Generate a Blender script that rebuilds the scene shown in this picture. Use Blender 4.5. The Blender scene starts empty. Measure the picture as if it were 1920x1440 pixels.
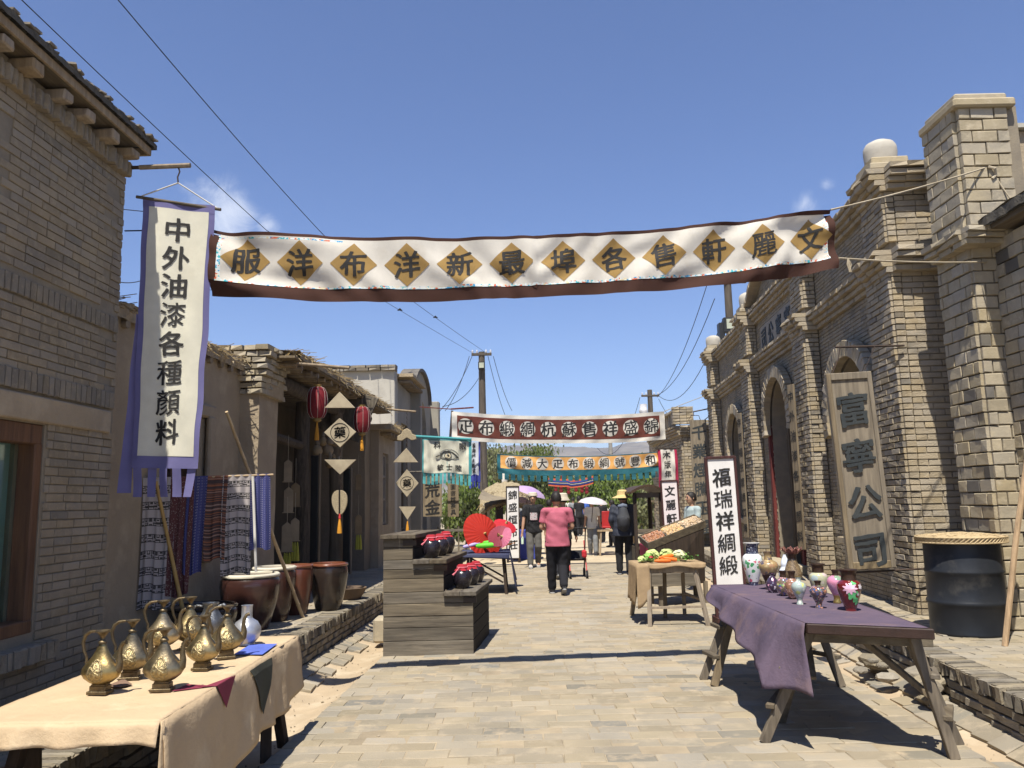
import bpy, bmesh, math, random
from mathutils import Vector, Matrix, noise as mnoise
C = bpy.context.scene.collection
SC = bpy.context.scene
R = math.radians
# ------------------------------------------------------------------ camera, sky, sun, exposure
TH, RO, EYE = R(8.34), R(1.15), 1.6
cam_data = bpy.data.cameras.new('camera'); cam = bpy.data.objects.new('camera', cam_data); C.objects.link(cam)
cam_data.sensor_width = 36; cam_data.lens = 36*1500/1920; cam_data.clip_end = 6000; cam_data.clip_start = .05
_c, _s = math.cos(RO), math.sin(RO)
_R, _U, _F = Vector((1, 0, 0)), Vector((0, -math.sin(TH), math.cos(TH))), Vector((0, math.cos(TH), math.sin(TH)))
_cr, _cu, _cb = _c*_R - _s*_U, _s*_R + _c*_U, -_F
cam.matrix_world = Matrix(((_cr.x, _cu.x, _cb.x, 0), (_cr.y, _cu.y, _cb.y, 0), (_cr.z, _cu.z, _cb.z, EYE), (0, 0, 0, 1)))
SC.camera = cam
world = bpy.data.worlds.new('World'); SC.world = world; world.use_nodes = True
SUN_DIR = Vector((-.115, -.49, 1)).normalized()
wn = world.node_tree; wn.nodes.clear()
def _wn(t, **k):
    n = wn.nodes.new(t)
    for a, b in k.items(): setattr(n, a, b)
    return n
w_out = _wn('ShaderNodeOutputWorld'); w_bg = _wn('ShaderNodeBackground'); w_sky = _wn('ShaderNodeTexSky', sky_type='NISHITA')
w_sky.sun_disc = False; w_sky.sun_elevation = math.asin(SUN_DIR.z); w_sky.sun_rotation = math.atan2(SUN_DIR.x, SUN_DIR.y)
w_sky.altitude = 1100; w_sky.air_density = 1.15; w_sky.dust_density = .1; w_sky.ozone_density = 2.5
w_tc = _wn('ShaderNodeTexCoord')
w_ns = _wn('ShaderNodeTexNoise'); w_ns.inputs['Scale'].default_value = 17; w_ns.inputs['Distortion'].default_value = .6; w_ns.inputs['Detail'].default_value = 9; w_ns.inputs['Roughness'].default_value = .62
wn.links.new(w_tc.outputs['Generated'], w_ns.inputs['Vector'])
def _dir(px, py):
    x, y = (px-960)/1500, -(py-720)/1500
    v = _cr*x + _cu*y + _F
    return v.normalized()
w_mask = None
for px, py, rad, gain in ((425, 395, .038, 1.0), (500, 425, .018, .8), (1510, 380, .022, .8), (1548, 345, .012, .6), (992, 757, .016, .55), (250, 385, .018, .4)):
    d = _wn('ShaderNodeVectorMath', operation='DISTANCE'); d.inputs[1].default_value = _dir(px, py)
    wn.links.new(w_tc.outputs['Generated'], d.inputs[0])
    r_ = _wn('ShaderNodeMapRange'); r_.inputs[1].default_value = rad*1.9; r_.inputs[2].default_value = 0; r_.inputs[3].default_value = 0; r_.inputs[4].default_value = gain
    wn.links.new(d.outputs['Value'], r_.inputs[0])
    if w_mask is None: w_mask = r_
    else:
        m_ = _wn('ShaderNodeMath', operation='MAXIMUM'); wn.links.new(w_mask.outputs[0], m_.inputs[0]); wn.links.new(r_.outputs[0], m_.inputs[1]); w_mask = m_
w_ad = _wn('ShaderNodeMath', operation='MULTIPLY_ADD'); w_ad.inputs[1].default_value = .75; w_ad.inputs[2].default_value = -.52
wn.links.new(w_mask.outputs[0], w_ad.inputs[0])
w_a2 = _wn('ShaderNodeMath', operation='ADD'); wn.links.new(w_ad.outputs[0], w_a2.inputs[0]); wn.links.new(w_ns.outputs['Fac'], w_a2.inputs[1])
w_rp = _wn('ShaderNodeMapRange', interpolation_type='SMOOTHSTEP'); w_rp.inputs[1].default_value = .26; w_rp.inputs[2].default_value = .80; w_rp.inputs[4].default_value = .62
wn.links.new(w_a2.outputs[0], w_rp.inputs[0])
w_mx = _wn('ShaderNodeMix', data_type='RGBA'); w_mx.inputs[7].default_value = (9.0, 9.4, 10.2, 1)
w_tn = _wn('ShaderNodeMix', data_type='RGBA', blend_type='MULTIPLY'); w_tn.inputs[0].default_value = 1; w_tn.inputs[7].default_value = (.93, 1.0, 1.27, 1)
wn.links.new(w_sky.outputs[0], w_tn.inputs[6]); wn.links.new(w_rp.outputs[0], w_mx.inputs[0]); wn.links.new(w_tn.outputs[2], w_mx.inputs[6])
wn.links.new(w_mx.outputs[2], w_bg.inputs[0]); wn.links.new(w_bg.outputs[0], w_out.inputs[0])
w_bg.inputs[1].default_value = .07
sun_data = bpy.data.lights.new('sun', 'SUN'); sun = bpy.data.objects.new('sun', sun_data); C.objects.link(sun)
sun_data.energy = 5.0; sun_data.angle = R(.53); sun_data.color = (1.0, .945, .84)
sun.rotation_euler = (-SUN_DIR).to_track_quat('-Z', 'Y').to_euler()
vs = SC.view_settings; vs.view_transform = 'Standard'; vs.look = 'None'; vs.exposure = 0.78; vs.gamma = 1; vs.use_curve_mapping = False

# ------------------------------------------------------------------ pixel helpers (photo pixels -> a point in the place)
def _ray(px, py): return _cr*((px-960)/1500) + _cu*(-(py-720)/1500) + _F
def at(px, py, Y):
    d = _ray(px, py); k = Y/d.y; return Vector((d.x*k, Y, EYE+d.z*k))
def ground(px, py, z=0):
    d = _ray(px, py); k = (z-EYE)/d.z; return Vector((d.x*k, d.y*k, z))
def project(p):
    v = p - Vector((0, 0, EYE)); dep = v.dot(_F)
    if dep < .2: return None
    return (960+1500*v.dot(_cr)/dep, 720-1500*v.dot(_cu)/dep, dep)

# ------------------------------------------------------------------ materials
MATS = {}
def mat(name, col, col2=None, rough=.85, scale=4, detail=6, stretch=(1, 1, 1), bump=.25, bscale=60, vary=0.0, metal=0, spec=.25,
        col3=None, s3=1.2, t3=.55, trans=0, wave=None, coat=0, soft=.12, obj=False, bdist=.004, smear=None):
    if name in MATS: return MATS[name]
    m = bpy.data.materials.new(name); m.use_nodes = True; nt = m.node_tree; N = nt.nodes; Lk = nt.links
    b = N['Principled BSDF']; b.inputs['Roughness'].default_value = rough; b.inputs['Metallic'].default_value = metal
    b.inputs['Specular IOR Level'].default_value = spec; b.inputs['Coat Weight'].default_value = coat; b.inputs['Coat Roughness'].default_value = .08
    if obj: pos = N.new('ShaderNodeTexCoord').outputs['Object']
    else: pos = N.new('ShaderNodeNewGeometry').outputs['Position']
    mp = N.new('ShaderNodeMapping'); mp.inputs['Scale'].default_value = stretch; Lk.new(pos, mp.inputs[0])
    def nz(s, d=6, r=.6):
        n = N.new('ShaderNodeTexNoise'); n.inputs['Scale'].default_value = s; n.inputs['Detail'].default_value = d; n.inputs['Roughness'].default_value = r
        Lk.new(mp.outputs[0], n.inputs['Vector']); return n.outputs['Fac']
    def mixc(f, a, c):
        x = N.new('ShaderNodeMix'); x.data_type = 'RGBA'
        for s_, v in ((0, f), (6, a), (7, c)):
            if hasattr(v, 'links'): Lk.new(v, x.inputs[s_])
            else: x.inputs[s_].default_value = v if s_ == 0 else (*v, 1)
        return x.outputs[2]
    def ramp(f, lo, hi):
        r = N.new('ShaderNodeMapRange'); r.inputs[1].default_value = lo; r.inputs[2].default_value = hi; Lk.new(f, r.inputs[0]); return r.outputs[0]
    if col2 is None: col2 = tuple(c*.7 for c in col)
    c = mixc(ramp(nz(scale, detail), .32, .68), col, col2)
    if col3: c = mixc(ramp(nz(s3, 7, .65), t3-soft/2, t3+soft), c, col3)
    if wave:
        ax, sc_, wcol, th = wave
        sp = N.new('ShaderNodeSeparateXYZ'); Lk.new(pos, sp.inputs[0])
        mu = N.new('ShaderNodeMath'); mu.operation = 'MULTIPLY'; mu.inputs[1].default_value = sc_; Lk.new(sp.outputs['XYZ'.index(ax)], mu.inputs[0])
        fr = N.new('ShaderNodeMath'); fr.operation = 'FRACT'; Lk.new(mu.outputs[0], fr.inputs[0])
        gt = N.new('ShaderNodeMath'); gt.operation = 'GREATER_THAN'; gt.inputs[1].default_value = th; Lk.new(fr.outputs[0], gt.inputs[0])
        c = mixc(gt.outputs[0], c, wcol)
    if vary:
        oi = N.new('ShaderNodeObjectInfo'); g = N.new('ShaderNodeNewGeometry')
        a = N.new('ShaderNodeMath'); Lk.new(oi.outputs['Random'], a.inputs[0]); Lk.new(g.outputs['Random Per Island'], a.inputs[1])
        fr = N.new('ShaderNodeMath'); fr.operation = 'FRACT'; Lk.new(a.outputs[0], fr.inputs[0])
        mr = N.new('ShaderNodeMapRange'); mr.inputs[3].default_value = 1-vary; mr.inputs[4].default_value = 1+vary*.55; Lk.new(fr.outputs[0], mr.inputs[0])
        h = N.new('ShaderNodeHueSaturation'); Lk.new(mr.outputs[0], h.inputs['Value']); Lk.new(c, h.inputs['Color'])
        m7 = N.new('ShaderNodeMath'); m7.operation = 'MULTIPLY'; m7.inputs[1].default_value = 7.13; Lk.new(fr.outputs[0], m7.inputs[0])
        f7 = N.new('ShaderNodeMath'); f7.operation = 'FRACT'; Lk.new(m7.outputs[0], f7.inputs[0])
        m8 = N.new('ShaderNodeMapRange'); m8.inputs[3].default_value = .78; m8.inputs[4].default_value = 1.2; Lk.new(f7.outputs[0], m8.inputs[0])
        Lk.new(m8.outputs[0], h.inputs['Saturation']); c = h.outputs[0]
    if smear:
        c = mixc(ramp(nz(smear[1], 8, .7), .50, .66), c, smear[0]); c = mixc(ramp(nz(smear[1]*.13, 5, .6), .56, .80), c, tuple(q*.55 for q in smear[0]))
    Lk.new(c, b.inputs['Base Color'])
    if bump:
        bp = N.new('ShaderNodeBump'); bp.inputs['Strength'].default_value = min(1, bump*1.6); bp.inputs['Distance'].default_value = bdist
        Lk.new(nz(bscale, 5, .65), bp.inputs['Height']); Lk.new(bp.outputs[0], b.inputs['Normal'])
    if trans:
        tr = N.new('ShaderNodeBsdfTranslucent'); Lk.new(c, tr.inputs[0]); ms = N.new('ShaderNodeMixShader'); ms.inputs[0].default_value = trans
        Lk.new(b.outputs[0], ms.inputs[1]); Lk.new(tr.outputs[0], ms.inputs[2]); Lk.new(ms.outputs[0], N['Material Output'].inputs[0])
    MATS[name] = m; return m
def spots(name, base, cols, scale=30, rough=.15, metal=0, thr=.35, coat=.6, spec=.5):
    """glazed ware with a small painted pattern: cells of several colours on a base"""
    m = bpy.data.materials.new(name); m.use_nodes = True; nt = m.node_tree; N = nt.nodes; Lk = nt.links
    b = N['Principled BSDF']; b.inputs['Roughness'].default_value = rough; b.inputs['Metallic'].default_value = metal; b.inputs['Coat Weight'].default_value = coat
    b.inputs['Specular IOR Level'].default_value = spec
    tc = N.new('ShaderNodeTexCoord'); ns = N.new('ShaderNodeTexNoise'); ns.inputs['Scale'].default_value = scale*1.4
    Lk.new(tc.outputs['Object'], ns.inputs['Vector'])
    mxv = N.new('ShaderNodeMix'); mxv.data_type = 'RGBA'; mxv.inputs[0].default_value = .035
    Lk.new(tc.outputs['Object'], mxv.inputs[6]); Lk.new(ns.outputs['Color'], mxv.inputs[7])
    vo = N.new('ShaderNodeTexVoronoi'); vo.inputs['Scale'].default_value = scale; Lk.new(mxv.outputs[2], vo.inputs['Vector'])
    sp = N.new('ShaderNodeSeparateColor'); Lk.new(vo.outputs['Color'], sp.inputs[0])
    cr = N.new('ShaderNodeValToRGB'); cr.color_ramp.interpolation = 'CONSTANT'
    els = cr.color_ramp.elements; els[0].color = (*cols[0], 1); els[1].position = 1/len(cols); els[1].color = (*cols[1 % len(cols)], 1)
    for i in range(2, len(cols)): e = els.new(i/len(cols)); e.color = (*cols[i], 1)
    Lk.new(sp.outputs[0], cr.inputs[0])
    lt = N.new('ShaderNodeMath'); lt.operation = 'LESS_THAN'; lt.inputs[1].default_value = thr; Lk.new(vo.outputs['Distance'], lt.inputs[0])
    g2 = N.new('ShaderNodeMath'); g2.operation = 'GREATER_THAN'; g2.inputs[1].default_value = .35; Lk.new(sp.outputs[1], g2.inputs[0])
    mu = N.new('ShaderNodeMath'); mu.operation = 'MULTIPLY'; Lk.new(lt.outputs[0], mu.inputs[0]); Lk.new(g2.outputs[0], mu.inputs[1])
    mx = N.new('ShaderNodeMix'); mx.data_type = 'RGBA'; mx.inputs[6].default_value = (*base, 1)
    Lk.new(mu.outputs[0], mx.inputs[0]); Lk.new(cr.outputs[0], mx.inputs[7]); Lk.new(mx.outputs[2], b.inputs['Base Color'])
    MATS[name] = m; return m
def textile(name, c1, c2, c3, kind='v', sc=40):
    """woven stripes (v/h) or banded pattern cloth"""
    m = bpy.data.materials.new(name); m.use_nodes = True; nt = m.node_tree; N = nt.nodes; Lk = nt.links
    b = N['Principled BSDF']; b.inputs['Roughness'].default_value = .95; b.inputs['Specular IOR Level'].default_value = .1
    uv = N.new('ShaderNodeUVMap'); sp = N.new('ShaderNodeSeparateXYZ'); Lk.new(uv.outputs[0], sp.inputs[0])
    def math1(op, a, v=0):
        n = N.new('ShaderNodeMath'); n.operation = op; Lk.new(a, n.inputs[0])
        if hasattr(v, 'links'): Lk.new(v, n.inputs[1])
        else: n.inputs[1].default_value = v
        return n.outputs[0]
    def mix(f, a, c):
        x = N.new('ShaderNodeMix'); x.data_type = 'RGBA'
        for s_, v in ((0, f), (6, a), (7, c)):
            if hasattr(v, 'links'): Lk.new(v, x.inputs[s_])
            else: x.inputs[s_].default_value = (*v, 1)
        return x.outputs[2]
    a, o = (sp.outputs[0], sp.outputs[1]) if kind == 'v' else (sp.outputs[1], sp.outputs[0])
    if kind in 'vh':
        n = N.new('ShaderNodeTexNoise'); n.noise_dimensions = '1D'; n.inputs['Scale'].default_value = sc; n.inputs['Detail'].default_value = 3
        Lk.new(a, n.inputs['W'])
        f1 = math1('GREATER_THAN', n.outputs['Fac'], .52); f2 = math1('GREATER_THAN', n.outputs['Fac'], .62)
        dots = math1('GREATER_THAN', math1('FRACT', math1('MULTIPLY', o, sc*1.3)), .5)
        c = mix(f1, c1, c2); c = mix(math1('MULTIPLY', f2, dots), c, c3)
    elif kind == 'b':
        f = math1('FRACT', math1('MULTIPLY', sp.outputs[1], 8.0)); band = math1('GREATER_THAN', f, .5)
        w = N.new('ShaderNodeTexVoronoi'); w.inputs['Scale'].default_value = 1; w.distance = 'CHEBYCHEV'
        mp = N.new('ShaderNodeMapping'); mp.inputs['Scale'].default_value = (8, 16, 1); Lk.new(uv.outputs[0], mp.inputs[0]); Lk.new(mp.outputs[0], w.inputs['Vector'])
        w.inputs['Randomness'].default_value = .25
        d = math1('FRACT', math1('MULTIPLY', w.outputs['Distance'], 3.4)); p = math1('GREATER_THAN', d, .5)
        c = mix(math1('MULTIPLY', band, p), c1, c2)
        edge = math1('GREATER_THAN', math1('ABSOLUTE', math1('SUBTRACT', f, .75)), .21); c = mix(math1('MULTIPLY', band, edge), c, c3)
    else:
        w = N.new('ShaderNodeTexVoronoi'); w.inputs['Scale'].default_value = sc
        mp = N.new('ShaderNodeMapping'); mp.inputs['Scale'].default_value = (1, 2.2, 1); Lk.new(uv.outputs[0], mp.inputs[0]); Lk.new(mp.outputs[0], w.inputs['Vector'])
        c = mix(math1('LESS_THAN', w.outputs['Distance'], .26), c1, c2)
    Lk.new(c, b.inputs['Base Color'])
    tr = N.new('ShaderNodeBsdfTranslucent'); Lk.new(c, tr.inputs[0]); ms = N.new('ShaderNodeMixShader'); ms.inputs[0].default_value = .2
    Lk.new(b.outputs[0], ms.inputs[1]); Lk.new(tr.outputs[0], ms.inputs[2]); Lk.new(ms.outputs[0], N['Material Output'].inputs[0])
    MATS[name] = m; return m

M_BRICK_R = mat('brick_buff', (.37, .305, .21), (.30, .25, .175), vary=.15, smear=((.36, .30, .21), 11), scale=2.5, bump=1, bdist=.008, bscale=70, col3=(.19, .17, .14), s3=1.7, t3=.64)
M_BRICK_F = mat('brick_facade', (.30, .248, .17), (.24, .20, .14), vary=.16, smear=((.31, .26, .18), 11), scale=2.5, bump=1, bdist=.008, bscale=70, col3=(.13, .12, .105), s3=1.7, t3=.6)  # darker copy of the buff brick: weathering, plus facade shade put into the colour
M_BRICK_L = mat('brick_grey', (.29, .24, .17), (.23, .19, .14), vary=.13, smear=((.30, .25, .175), 13), scale=2.2, bump=1, bdist=.008, bscale=70, col3=(.17, .15, .12), s3=.9, t3=.56, soft=.2)
M_BRICK_D = mat('brick_dark', (.17, .15, .12), (.21, .18, .14), vary=.15, smear=((.25, .21, .15), 13), scale=5, bump=.5)
M_BLOCK = mat('block_pale', (.37, .315, .22), (.30, .255, .18), vary=.15, smear=((.40, .34, .24), 9), scale=3, bump=.6, bscale=45, col3=(.20, .18, .15), s3=1.3, t3=.66)
M_BLOCK_D = mat('block_dark', (.11, .10, .088), (.15, .135, .11), vary=.3, scale=6)
M_MORTAR = mat('mortar', (.25, .21, .15), (.19, .16, .12), scale=6, bump=.6, bscale=50)
M_MUD = mat('mud_plaster', (.33, .265, .18), (.27, .215, .15), scale=2.2, bump=.9, bscale=22, bdist=.012, col3=(.38, .31, .215), s3=2.6, t3=.56)
M_MUDDRY = mat('mud_straw', (.40, .32, .21), (.30, .235, .15), scale=9, bump=1, bscale=35, bdist=.02)
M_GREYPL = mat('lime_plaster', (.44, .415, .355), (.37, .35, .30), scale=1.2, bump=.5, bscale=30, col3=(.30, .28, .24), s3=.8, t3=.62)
M_PAVER = mat('paver', (.25, .217, .160), (.22, .193, .146), vary=.16, smear=((.33, .275, .195), 4), scale=4, bump=.6, bscale=60, col3=(.34, .285, .205), s3=.7, t3=.50, soft=.25)
M_PAVER_D = mat('paver_bluish', (.175, .162, .135), (.215, .195, .155), vary=.18, smear=((.36, .29, .20), 5), scale=4, bump=.6, bscale=60)
M_SAND = mat('sandy_dirt', (.40, .31, .205), (.33, .26, .175), scale=3, bump=.6, bscale=30, col3=(.46, .38, .27), s3=2.0, t3=.58)
M_JOINT = mat('paving_joint', (.20, .165, .115), (.36, .29, .195), scale=2.2, bump=.8, bscale=40)
M_FARROAD = mat('sandy_road', (.42, .34, .225), (.36, .295, .20), scale=1.5, bump=.6, bscale=30, col3=(.52, .43, .30), s3=.6, t3=.52)
M_GROUND = mat('dry_ground', (.36, .30, .21), (.29, .245, .175), scale=.4, bump=.5, bscale=8)
M_KERB = mat('kerb_stone', (.26, .225, .165), (.18, .155, .12), vary=.35, scale=8, bump=.9, bscale=50, bdist=.01)
def wood(name, col, ax='z', col2=None, **k):
    st = {'x': (1.2, 14, 14), 'y': (14, 1.2, 14), 'z': (14, 14, 1.2)}[ax]
    return mat(name, col, col2 or tuple(c*.55 for c in col), scale=1.6, detail=8, stretch=st, bump=.5, bscale=5, **k)
W_GREY_X = wood('weathered_plank', (.165, .138, .10), 'x', (.075, .062, .046), vary=.22, col3=(.26, .215, .15), s3=.7, t3=.62)
W_GREY_Y = wood('weathered_plank_deep', (.15, .125, .09), 'y', (.07, .055, .04), vary=.2)
W_GREY_Z = wood('weathered_post', (.19, .15, .10), 'z', (.09, .07, .048), vary=.1)
W_SIGN = wood('sign_timber', (.25, .20, .132), 'z', (.13, .103, .07), vary=.06, rough=.7)
W_TAN = wood('bare_timber', (.33, .26, .175), 'z', (.20, .15, .10), vary=.12)
W_DARK = wood('dark_timber', (.055, .038, .027), 'z', (.025, .018, .013), vary=.1)
W_DARKX = wood('dark_timber_flat', (.075, .05, .033), 'x', (.035, .023, .016), vary=.1, rough=.55)
W_BROWN = wood('brown_frame', (.14, .07, .035), 'z', (.07, .035, .02), rough=.6)
W_RED = wood('red_post', (.16, .035, .028), 'z', (.09, .02, .018))
W_BARK = mat('bark', (.12, .095, .07), (.05, .04, .03), scale=3, stretch=(8, 8, 1.5), bump=1, bscale=8, bdist=.02)
M_LOG = mat('log_end', (.30, .24, .16), (.17, .13, .09), scale=12, bump=.7, bscale=40, vary=.2)
M_BAMBOO = mat('bamboo', (.47, .33, .16), (.36, .24, .11), scale=9, rough=.5, bump=.1, vary=.05)
M_STRAW = mat('straw', (.40, .30, .16), (.22, .165, .09), scale=30, bump=1, bscale=90, stretch=(1, 1, 1), vary=.25)
M_INK = mat('black_ink', (.02, .019, .018), (.03, .028, .027), rough=.8, bump=0)
M_CARVE = mat('carved_paint', (.028, .034, .038), (.05, .055, .055), rough=.6, bump=.2)
M_IRON = mat('dark_iron', (.035, .03, .028), (.08, .05, .035), rough=.6, metal=.3, bump=.2)
M_WIRE = mat('wire', (.02, .02, .022), rough=.6, bump=0)
M_ROPE = mat('rope', (.42, .36, .26), (.3, .25, .17), bump=.5, bscale=200)
M_WROPE = mat('white_cord', (.6, .58, .53), bump=.2)
M_GLASS = mat('dusty_glass', (.05, .075, .075), (.07, .10, .10), rough=.12, spec=.6, bump=0, scale=1)
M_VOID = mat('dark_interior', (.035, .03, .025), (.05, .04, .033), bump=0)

# ------------------------------------------------------------------ mesh helpers
def lerp(a, b, t): return a+(b-a)*t
class MB:
    def __init__(s, M=None): s.v = []; s.f = []; s.m = []; s.M = M; s.uv = None
    def add(s, vs_, fs, mi=0):
        k = len(s.v); s.v += [Vector(p) for p in vs_]; s.f += [tuple(i+k for i in f) for f in fs]; s.m += [mi]*len(fs)
    def box(s, c, d, rot=None, mi=0, jit=0, rnd=None):
        vs_ = []
        for sx in (-.5, .5):
            for sy in (-.5, .5):
                for sz in (-.5, .5):
                    p = Vector((sx*d[0], sy*d[1], sz*d[2]))
                    if jit: p += Vector((random.uniform(-jit, jit), random.uniform(-jit, jit), random.uniform(-jit, jit)))
                    if rot is not None: p = rot @ p
                    vs_.append(p+Vector(c))
        s.add(vs_, [(0, 1, 3, 2), (4, 6, 7, 5), (0, 4, 5, 1), (2, 3, 7, 6), (0, 2, 6, 4), (1, 5, 7, 3)], mi)
        return s
    def bar(s, a, b, w, t, mi=0, up=Vector((0, 0, 1))):
        a, b = Vector(a), Vector(b); z = (b-a); l = z.length; z.normalize()
        if abs(z.dot(up)) > .98: up = Vector((0, 1, 0))
        x = up.cross(z).normalized(); y = z.cross(x)
        rot = Matrix((x, y, z)).transposed(); s.box((a+b)/2, (w, t, l), rot, mi); return s
    def tube(s, pts, rad, seg=8, mi=0, cap=True, flat=1):
        pts = [Vector(p) for p in pts]; n = len(pts)
        if not hasattr(rad, '__len__'): rad = [rad]*n
        vs_ = []; ref = None
        for i, p in enumerate(pts):
            t = (pts[min(i+1, n-1)]-pts[max(i-1, 0)]).normalized()
            if ref is None:
                ref = Vector((1, 0, 0)) if abs(t.x) < .8 else Vector((0, 1, 0))
            x = (ref-t*ref.dot(t)).normalized(); ref = x; y = t.cross(x)
            r = rad[i]; rx, ry = r if hasattr(r, '__len__') else (r, r*flat)
            vs_ += [p+x*math.cos(2*math.pi*k/seg)*rx+y*math.sin(2*math.pi*k/seg)*ry for k in range(seg)]
        fs = []
        for i in range(n-1):
            for k in range(seg):
                a, b = i*seg+k, i*seg+(k+1) % seg; fs.append((a, b, b+seg, a+seg))
        if cap: fs += [tuple(range(seg))[::-1], tuple(range((n-1)*seg, n*seg))]
        s.add(vs_, fs, mi); return s
    def lathe(s, prof, c=(0, 0, 0), seg=24, mi=0, sy=1, fn=None, close=False):
        vs_ = []
        for i, (r, z) in enumerate(prof):
            for k in range(seg):
                a = 2*math.pi*k/seg; q = fn(a, i) if fn else 1
                vs_.append((c[0]+r*q*math.cos(a), c[1]+r*q*math.sin(a)*sy, c[2]+z))
        fs = [(i*seg+k, i*seg+(k+1) % seg, (i+1)*seg+(k+1) % seg, (i+1)*seg+k) for i in range(len(prof)-1) for k in range(seg)]
        fs.append(tuple(range(seg))[::-1])
        if close: fs.append(tuple(range((len(prof)-1)*seg, len(prof)*seg)))
        s.add(vs_, fs, mi); return s
    def grid(s, fn, nu, nv, mi=0, uv=False):
        vs_ = [fn(i/nu, j/nv) for j in range(nv+1) for i in range(nu+1)]
        s.add(vs_, [(j*(nu+1)+i, j*(nu+1)+i+1, (j+1)*(nu+1)+i+1, (j+1)*(nu+1)+i) for j in range(nv) for i in range(nu)], mi)
        if uv: s.uv = [(i/nu, j/nv) for j in range(nv+1) for i in range(nu+1)]
        return s
    def prism(s, poly, M, t, mi=0):
        """polygon in the local xz plane, thickness t along local y, placed by M"""
        n = len(poly); vs_ = [M @ Vector((x, 0, z)) for x, z in poly]+[M @ Vector((x, t, z)) for x, z in poly]
        s.add(vs_, [tuple(range(n)), tuple(range(n, 2*n))[::-1]]+[(i, i+n, (i+1) % n+n, (i+1) % n) for i in range(n)], mi); return s
    def build(s, name, mats, parent=None, smooth=False, bevel=0, solid=0, ang=40):
        me = bpy.data.meshes.new(name); M = s.M
        me.from_pydata([(M @ p if M is not None else p)[:] for p in s.v], [], s.f)
        if not isinstance(mats, (list, tuple)): mats = [mats]
        for m in mats: me.materials.append(m)
        if len(mats) > 1: me.polygons.foreach_set('material_index', s.m)
        if s.uv:
            ul = me.uv_layers.new(name='UVMap')
            for lp in me.loops: ul.data[lp.index].uv = s.uv[lp.vertex_index]
        bm = bmesh.new(); bm.from_mesh(me); bmesh.ops.recalc_face_normals(bm, faces=bm.faces); bm.to_mesh(me); bm.free()
        if smooth:
            me.polygons.foreach_set('use_smooth', [True]*len(me.polygons)); me.set_sharp_from_angle(angle=R(ang))
        o = bpy.data.objects.new(name, me); C.objects.link(o)
        if parent is not None: attach(o, parent)
        if bevel:
            b = o.modifiers.new('b', 'BEVEL'); b.width = bevel; b.segments = 1; b.limit_method = 'ANGLE'
        if solid:
            b = o.modifiers.new('s', 'SOLIDIFY'); b.thickness = solid; b.offset = 0
        return o
PW = {}
def pworld(p):
    m = p.matrix_basis.copy()
    if p.parent is not None: m = pworld(p.parent) @ p.matrix_parent_inverse @ m
    return m
def attach(o, parent):
    o.parent = parent; o.matrix_parent_inverse = pworld(parent).inverted(); return o
def tag(o, label=None, cat=None, group=None, kind=None):
    if label: o['label'] = label
    if cat: o['category'] = cat
    if group: o['group'] = group
    if kind: o['kind'] = kind
    return o
def thing(name, loc, label, cat, group=None, rz=0):
    o = bpy.data.objects.new(name, None); C.objects.link(o); o.empty_display_size = .1
    o.location = loc; o.rotation_euler = (0, 0, rz); o.matrix_basis = Matrix.LocRotScale(Vector(loc), o.rotation_euler, None)
    return tag(o, label, cat, group)
def copy_thing(o, delta, label, rz=0, group=None, scale=1):
    M = Matrix.Translation(Vector(delta))
    piv = Matrix.Translation(o.location)
    base = M @ piv @ Matrix.Rotation(rz, 4, 'Z') @ Matrix.Scale(scale, 4) @ piv.inverted()
    def rec(x, par):
        c = x.copy(); C.objects.link(c)
        if par is None: c.matrix_basis = base @ x.matrix_basis
        else: c.parent = par; c.matrix_parent_inverse = x.matrix_parent_inverse.copy()
        for ch in list(x.children): rec(ch, c)
        return c
    c = rec(o, None); c['label'] = label
    if group: c['group'] = group
    return c
def frame(X0, s):
    n = math.hypot(1, s)
    return Matrix(((1/n, s/n, 0, X0), (-s/n, 1/n, 0, 0), (0, 0, 1, 0), (0, 0, 0, 1)))
LF, RF = frame(-3.5, .031), frame(3.93, .0767)
def TR(x, y, z, rz=0, rx=0, ry=0): return Matrix.Translation((x, y, z)) @ Matrix.Rotation(rz, 4, 'Z') @ Matrix.Rotation(rx, 4, 'X') @ Matrix.Rotation(ry, 4, 'Y')
def extr(name, outline, holes, t, M, m, parent, x0=0):
    """flat wall with openings: outline in (y,z) of frame M, thickness t along local x from x0"""
    cu = bpy.data.curves.new('c', 'CURVE'); cu.dimensions = '2D'; cu.fill_mode = 'BOTH'; cu.extrude = abs(t)/2
    for pl in [outline]+holes:
        sp = cu.splines.new('POLY'); sp.points.add(len(pl)-1); sp.use_cyclic_u = True
        for i, (a, b) in enumerate(pl): sp.points[i].co = (a, b, 0, 1)
    o = bpy.data.objects.new('c', cu); C.objects.link(o)
    me = bpy.data.meshes.new_from_object(o); bpy.data.objects.remove(o)
    mb = MB(M); mb.add([(x0+t/2+v.co.z, v.co.x, v.co.y) for v in me.vertices], [tuple(p.vertices) for p in me.polygons])
    return mb.build(name, m, parent)
def arch(y0, y1, z0, zs, n=14):
    """opening outline: straight sides to zs and a half-round head"""
    r = (y1-y0)/2; c = (y0+y1)/2
    return [(y0, z0), (y1, z0)]+[(c+r*math.cos(math.pi*k/n), zs+r*math.sin(math.pi*k/n)) for k in range(n+1)]
def in_arch(y, z, a, e=0):
    y0, y1, z0, zs = a
    if not (y0-e < y < y1+e and z > z0-e): return False
    r = (y1-y0)/2
    return z < zs or math.hypot(y-(y0+y1)/2, z-zs) < r+e
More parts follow.
